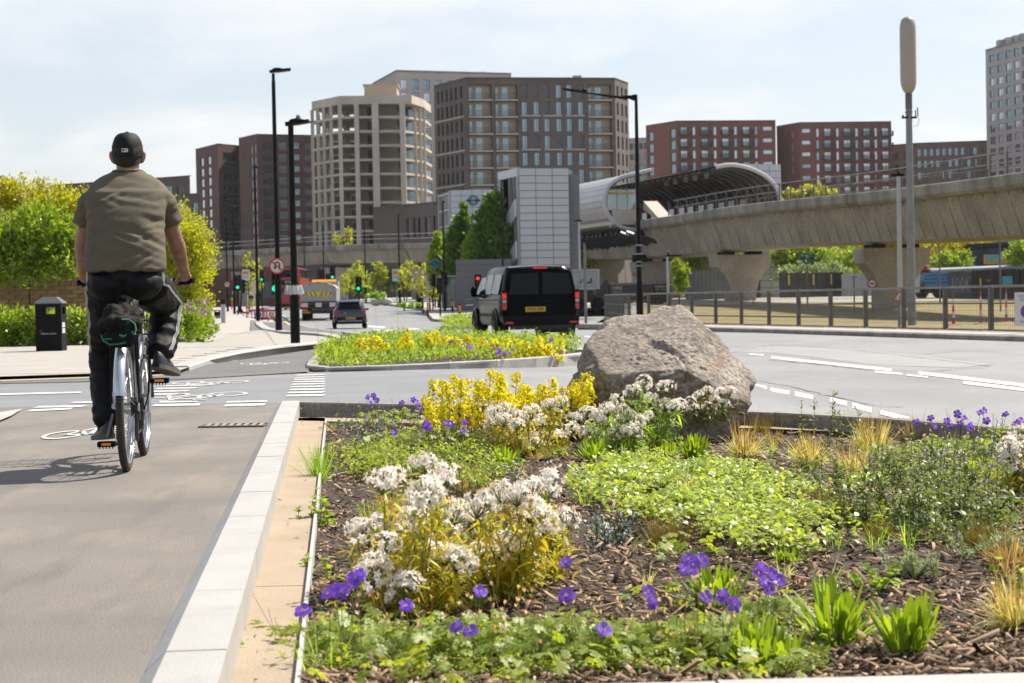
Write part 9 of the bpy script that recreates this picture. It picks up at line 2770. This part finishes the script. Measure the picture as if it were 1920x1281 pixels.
f = LB(); P = np.stack([rng.uniform(-.3, .25, 40), rng.uniform(-.3, .3, 40), RY(372, 570, 40.5).z + rng.uniform(-.22, .12, 40)], 1); f.cards(np.repeat(P, 4, 0) + rng.normal(0, .015, (160, 3)), sph(160), .05, .04); f.ob('flowers', [leafmat('purple_petal', [(0.22, 0.10, 0.42), (0.30, .14, .5)], .3)], t, kind='stuff')
def column_tree(px, D, pyt, pyb, wpx, label, tone, n):
 b0 = Vector((XD(px, D, 2), D, float(T(XD(px, D, 2), D))))
 H = (pyb - pyt)
 bl = [blob_px(b0, px, pyt + H * .16, wpx * .22, H * .17, D), blob_px(b0, px - wpx * .05, pyt + H * .40, wpx * .38, H * .25, D), blob_px(b0, px + wpx * .05, pyt + H * .58, wpx * .48, H * .28, D), blob_px(b0, px - wpx * .08, pyt + H * .78, wpx * .46, H * .22, D), blob_px(b0, px, pyt + H * .05, wpx * .10, H * .08, D)]
 return plant('columnar_tree', label, 'tree', b0, bl, n, .42, .26, tone, trunk=(RY(px, pyb - 30, D).z - b0.z, .16), fill=.33, up=.7, spray=26)
column_tree(868, 146, 392, 548, 62, 'columnar green tree in front of the roundel tower', l_dark, 6500)
column_tree(890, 144, 430, 545, 44, 'lighter columnar tree between the two tall dark ones', l_bright, 3600)
column_tree(924, 142, 358, 552, 76, 'tallest columnar dark tree against the stair tower', l_dark, 8500)
column_tree(822, 152, 440, 535, 34, 'small columnar tree behind the pole mounted ring sign', l_bright, 2400)
def young(px, D, pyt, pyb, wpx, label, tone=l_young, n=500, L=.3):
 b0 = Vector((XD(px, D, 2), D, float(T(XD(px, D, 2), D)))); H = pyb - pyt
 return plant('young_tree', label, 'tree', b0, [blob_px(b0, px, pyt + H * .35, wpx * .4, H * .36, D), blob_px(b0, px + wpx * .1, pyt + H * .62, wpx * .45, H * .26, D), blob_px(b0, px - wpx * .1, pyt + H * .2, wpx * .22, H * .22, D)], n, L, L * .5, tone, trunk=(RY(px, pyb - H * .3, D).z - b0.z, .07), fill=.6, spray=6, group='young trees of the plaza')
for px, D, a, b_, w, lb, n in ((673, 170, 480, 560, 26, 'thin yellow leaved tree right of the green signal post', 420), (700, 190, 494, 552, 20, 'slim young tree, leftmost of the row behind the white sacks', 380), (709, 190, 492, 552, 16, 'slim young tree in the middle of the row behind the white sacks', 320), (717, 190, 496, 552, 18, 'slim young tree, rightmost of the row behind the white sacks', 380), (757, 150, 500, 566, 26, 'sparse young tree right of the plaza street lamp', 160), (792, 140, 496, 574, 34, 'sparse yellowish tree right of the plaza litter bin', 200), (762, 200, 490, 550, 40, 'young tree under the far viaduct behind the bus stop flag', 420), (466, 176, 478, 560, 26, 'pale yellow young tree up the left footway', 420), (484, 186, 486, 556, 18, 'second pale young tree up the left footway', 300), (648, 200, 510, 556, 24, 'small bare looking tree left of the green bush', 200)):
 young(px, D, a, b_, w, lb, n=n)
def bush(px, py, rx, ry, D, label, tone, n=2500, L=.3, zb=None, extra=(), name='bush', cat='bush', **kw):
 b0 = Vector((XD(px, D, 1), D, LZ(D) if zb is None else zb))
 return plant(name, label, cat, b0, [blob_px(b0, px, py, rx, ry, D)] + [blob_px(b0, *e, D) for e in extra], n, L, L * .5, tone, fill=.42, **kw)
zt_ = float(T(XD(672, 210, 1), 210))
bush(672, 525, 24, 24, 215, 'rounded green bush under the far viaduct right of the lorry', l_soft, 2200, .36, zt_, extra=((650, 535, 16, 16), (688, 535, 14, 14)))
bush(735, 522, 20, 22, 225, 'dark green bush behind the plaza under the far viaduct', l_dark, 1500, .36, zt_)
bush(618, 548, 26, 9, 195, 'low rough planting right of the navy car on the far verge', l_soft, 900, .3, zt_, extra=((600, 548, 12, 7),))
bush(705, 556, 22, 6, 176, 'low grass and plants behind the white sacks', l_green, 700, .25, zt_)
bush(768, 572, 26, 4, 146, 'grassy tree pit along the plaza kerb', l_green, 600, .22, .25)
bush(815, 552, 14, 6, 150, 'low clipped yellow green hedge by the ring sign pole', l_lime, 600, .25, .3)
bush(1510, 490, 60, 42, 165, 'large soft green bush above the charcoal hoarding', l_soft, 9000, .34, extra=((1480, 480, 30, 40), (1545, 500, 50, 34), (1590, 495, 36, 28)))
bush(1500, 512, 50, 18, 160, 'grey green scrub just above the charcoal hoarding', l_silver, 2500, .30, extra=((1560, 512, 40, 16),))
for px, py, rx, ry, lb in ((1600, 474, 42, 28, 'yellow flowering tree left of the right-hand pier'), (1760, 472, 60, 34, 'yellow flowering tree right of the antenna mast'), (1820, 462, 36, 26, 'yellow flowering tree in front of the dark warehouse'), (1665, 462, 34, 14, 'yellow flowering branches seen through the pier bearings')):
 b0 = Vector((XD(px, 178, 3), 178, LZ(178)))
 plant('laburnum_tree', lb, 'tree', b0, [blob_px(b0, px, py, rx, ry, 178), blob_px(b0, px - rx * .5, py + 8, rx * .5, ry * .7, 178), blob_px(b0, px + rx * .5, py + 4, rx * .5, ry * .8, 178)], 3200, .30, .2, l_ylw, trunk=(RY(px, py, 178).z - b0.z, .15), fill=.6, group='yellow flowering trees beyond the hoardings')
bush(1785, 492, 40, 20, 145, 'rounded dark olive bush left of the billboard', l_soft, 2600, .28)
bush(1915, 478, 26, 26, 128, 'green bush at the right edge above the black hoarding', l_soft, 2000, .28)
bush(1335, 482, 50, 24, 165, 'green bush behind the sage hoarding', l_soft, 3000, .34, extra=((1300, 492, 26, 22), (1370, 485, 20, 28)))
bush(1090, 488, 24, 16, 172, 'green bush glimpsed right of the stair tower', l_lime, 900, .34)
bush(1180, 472, 20, 10, 178, 'green leaves glimpsed between the viaduct piers', l_lime, 500, .34)
b0 = Vector((XD(1272, 126, 2), 126, LZ(126)))
plant('young_tree', 'young green tree behind the parked black lorry', 'tree', b0, [blob_px(b0, 1274, 512, 15, 26, 126), blob_px(b0, 1278, 535, 14, 20, 126), blob_px(b0, 1266, 500, 8, 16, 126)], 1600, .22, .12, l_bright, trunk=(1.8, .07), fill=.5, spray=8)
for px, py, rx, lb in ((1485, 366, 20, 'yellow green treetop behind the viaduct rail, leftmost'), (1512, 366, 16, 'yellow green treetop behind the viaduct rail, second'), (1540, 363, 18, 'yellow green treetop behind the viaduct rail, third'), (1562, 370, 14, 'yellow green treetop behind the viaduct rail, rightmost'), (645, 448, 18, 'yellow green treetop behind the far viaduct at the concrete frame')):
 D = 300.0
 b0 = Vector((XD(px, D, 8), D, -1.3))
 plant('round_tree', lb, 'tree', b0, [blob_px(b0, px, py, rx, 14, D), blob_px(b0, px, py + 16, rx * .9, 16, D)], 900, .55, .35, l_lime, trunk=(RY(px, py, D).z + 1.3, .3), fill=.5)
# == PEOPLE IN THE DISTANCE
def walker(px, pyf, pyh, D, label, top, legs, hair, skirt=False, helmet=None, vest=None, zoff=None, facing=0.0, tool=False):
 x = XD(px, D, 1); zf = RY(px, pyf, D).z if zoff is None else zoff
 h = RY(px, pyh, D).z - zf
 t = thing('person', label, 'person', (x, D, zf), facing)
 s = h / 1.75
 b = MB()
 b.ell((0, .01 * s, 1.62 * s), (.075 * s, .095 * s, .115 * s), 12, 9); b.ell((0, .10 * s, 1.60 * s), (.015 * s, .02 * s, .02 * s), 6, 5); b.cyl((0, 0, 1.40 * s), (0, 0, 1.55 * s), .055 * s, n=10)
 b.tube([(0, 0, .85 * s), (0, 0, 1.1 * s), (0, 0, 1.42 * s)], [.13 * s, .12 * s, .14 * s], 12, flat=.7)
 st = random.uniform(.08, .2)
 for sx in (-1, 1):
  b.tube([(sx * .17 * s, 0, 1.40 * s), (sx * .23 * s, -.02 * sx * s, 1.12 * s), (sx * .22 * s, .12 * s, .92 * s), (sx * .21 * s, .18 * s, .84 * s)], [.05 * s, .042 * s, .034 * s, .03 * s], 9)
  b.tube([(sx * .09 * s, 0, .9 * s), (sx * .10 * s, sx * st * .4 * s, .48 * s), (sx * .10 * s, sx * st * s, .08 * s), (sx * .10 * s, (sx * st + .14) * s, .04 * s)], [.085 * s, .06 * s, .042 * s, .04 * s], 10)
 blob('body', b, m_skin, t, .03 * s, 2)
 b = MB()
 b.tube([(0, 0, .88 * s), (0, 0, 1.1 * s), (0, 0, 1.36 * s), (0, 0, 1.46 * s)], [.165 * s, .155 * s, .175 * s, .10 * s], 14, flat=.72)
 for sx in (-1, 1): b.tube([(sx * .12 * s, 0, 1.41 * s), (sx * .19 * s, 0, 1.38 * s), (sx * .235 * s, -.02 * sx * s, 1.13 * s)], [.07 * s, .068 * s, .056 * s], 9)
 b.ob('top', top, t, 60)
 if vest is not None:
  b = MB(); b.tube([(0, 0, .86 * s), (0, 0, 1.16 * s)], [.172 * s, .166 * s], 14, flat=.74); b.ob('vest_band', vest, t, 60)
 b = MB()
 if skirt: b.tube([(0, 0, .98 * s), (0, 0, .55 * s)], [.15 * s, .2 * s], 12, flat=.8)
 else:
  for sx in (-1, 1): b.tube([(sx * .085 * s, 0, .95 * s), (sx * .10 * s, sx * st * .4 * s, .48 * s), (sx * .10 * s, sx * st * s, .10 * s)], [.105 * s, .085 * s, .072 * s], 10)
 b.ob('trousers' if not skirt else 'skirt', legs, t, 60)
 b = MB(); b.ell((0, -.012 * s, 1.655 * s), (.084 * s, .10 * s, .10 * s), 12, 8); b.ob('helmet' if helmet else 'hair', helmet or hair, t, 60)
 b = MB()
 for sx in (-1, 1): b.ell((sx * .10 * s, (sx * st + .06) * s, .04 * s), (.045 * s, .13 * s, .045 * s), 8, 6)
 b.ob('shoes', m_black, t, 60)
 if tool:
  b = MB(); b.tube([(.2 * s, .2 * s, .9 * s), (.75 * s, .35 * s, .1 * s)], .02 * s, 6); b.ob('broom', m_galvd, t)
 return t
m_fo = mat('fluo_orange_cloth', (0.75, 0.14, 0.015), .8, .1); m_fy = mat('fluo_yellow_cloth', (0.48, 0.62, 0.03), .8, .1); m_nv = mat('dark_navy_cloth', (0.02, 0.022, 0.035), .8, .1)
m_gw = mat('white_cloth', (0.55, 0.52, 0.5), .8, .1); m_gy = mat('grey_cloth', (0.3, 0.28, 0.27), .8, .1); m_pk = mat('dusky_pink_cloth', (0.30, 0.15, 0.17), .8, .1); m_jn = mat('denim_cloth', (0.06, 0.09, 0.16), .8, .1); m_rd = mat('dark_red_cloth', (0.18, 0.03, 0.04), .8, .1)
walker(437, 579, 547, 172, 'worker in orange trousers and white helmet by the far no U-turn sign', m_nv, m_fo, m_hair, helmet=m_wplast, vest=m_fy, facing=2.6)
walker(471, 580, 549, 170, 'worker in fluorescent yellow trousers sweeping behind the barriers', m_nv, m_fy, m_hair, helmet=m_wplast, vest=m_fo, facing=PI, tool=True)
walker(735, 548, 527, 235, 'person in a pale top walking across the plaza left of the bus stop flag', m_gy, m_gy, m_hair)
walker(772, 553, 531, 225, 'person in black top and shorts walking right of the plaza street lamp', m_nv, m_skin, m_hair)
walker(787, 552, 532, 215, 'person in a white top behind the round plaza litter bin', m_gw, m_jn, m_hair)
walker(796, 552, 529, 220, 'person in a dark jacket right of the round plaza litter bin', m_nv, m_jn, m_hair)
walker(722, 546, 527, 245, 'person in a navy coat in the shade under the far viaduct', m_nv, m_nv, m_hair)
walker(691, 545, 527, 240, 'person in a dark red top in the shade under the far viaduct', m_rd, m_nv, m_hair)
walker(767, 547, 530, 250, 'person in dusky pink far back on the plaza', m_pk, m_nv, m_hair)
# == AIR
hb = MB()
hb.box((0, 420, 34), (1500, 900, 74))
m_haze = bpy.data.materials.new('haze_air'); m_haze.use_nodes = True
hn = m_haze.node_tree
hn.nodes.remove(hn.nodes['Principled BSDF'])
hv = hn.nodes.new('ShaderNodeVolumePrincipled')
hv.inputs['Color'].default_value = (0.86, 0.89, 0.93, 1)
hv.inputs['Density'].default_value = 0.00007
hv.inputs['Anisotropy'].default_value = 0.3
hn.links.new(hv.outputs[0], hn.nodes['Material Output'].inputs['Volume'])
tag(hb.ob('haze', m_haze), kind='stuff')
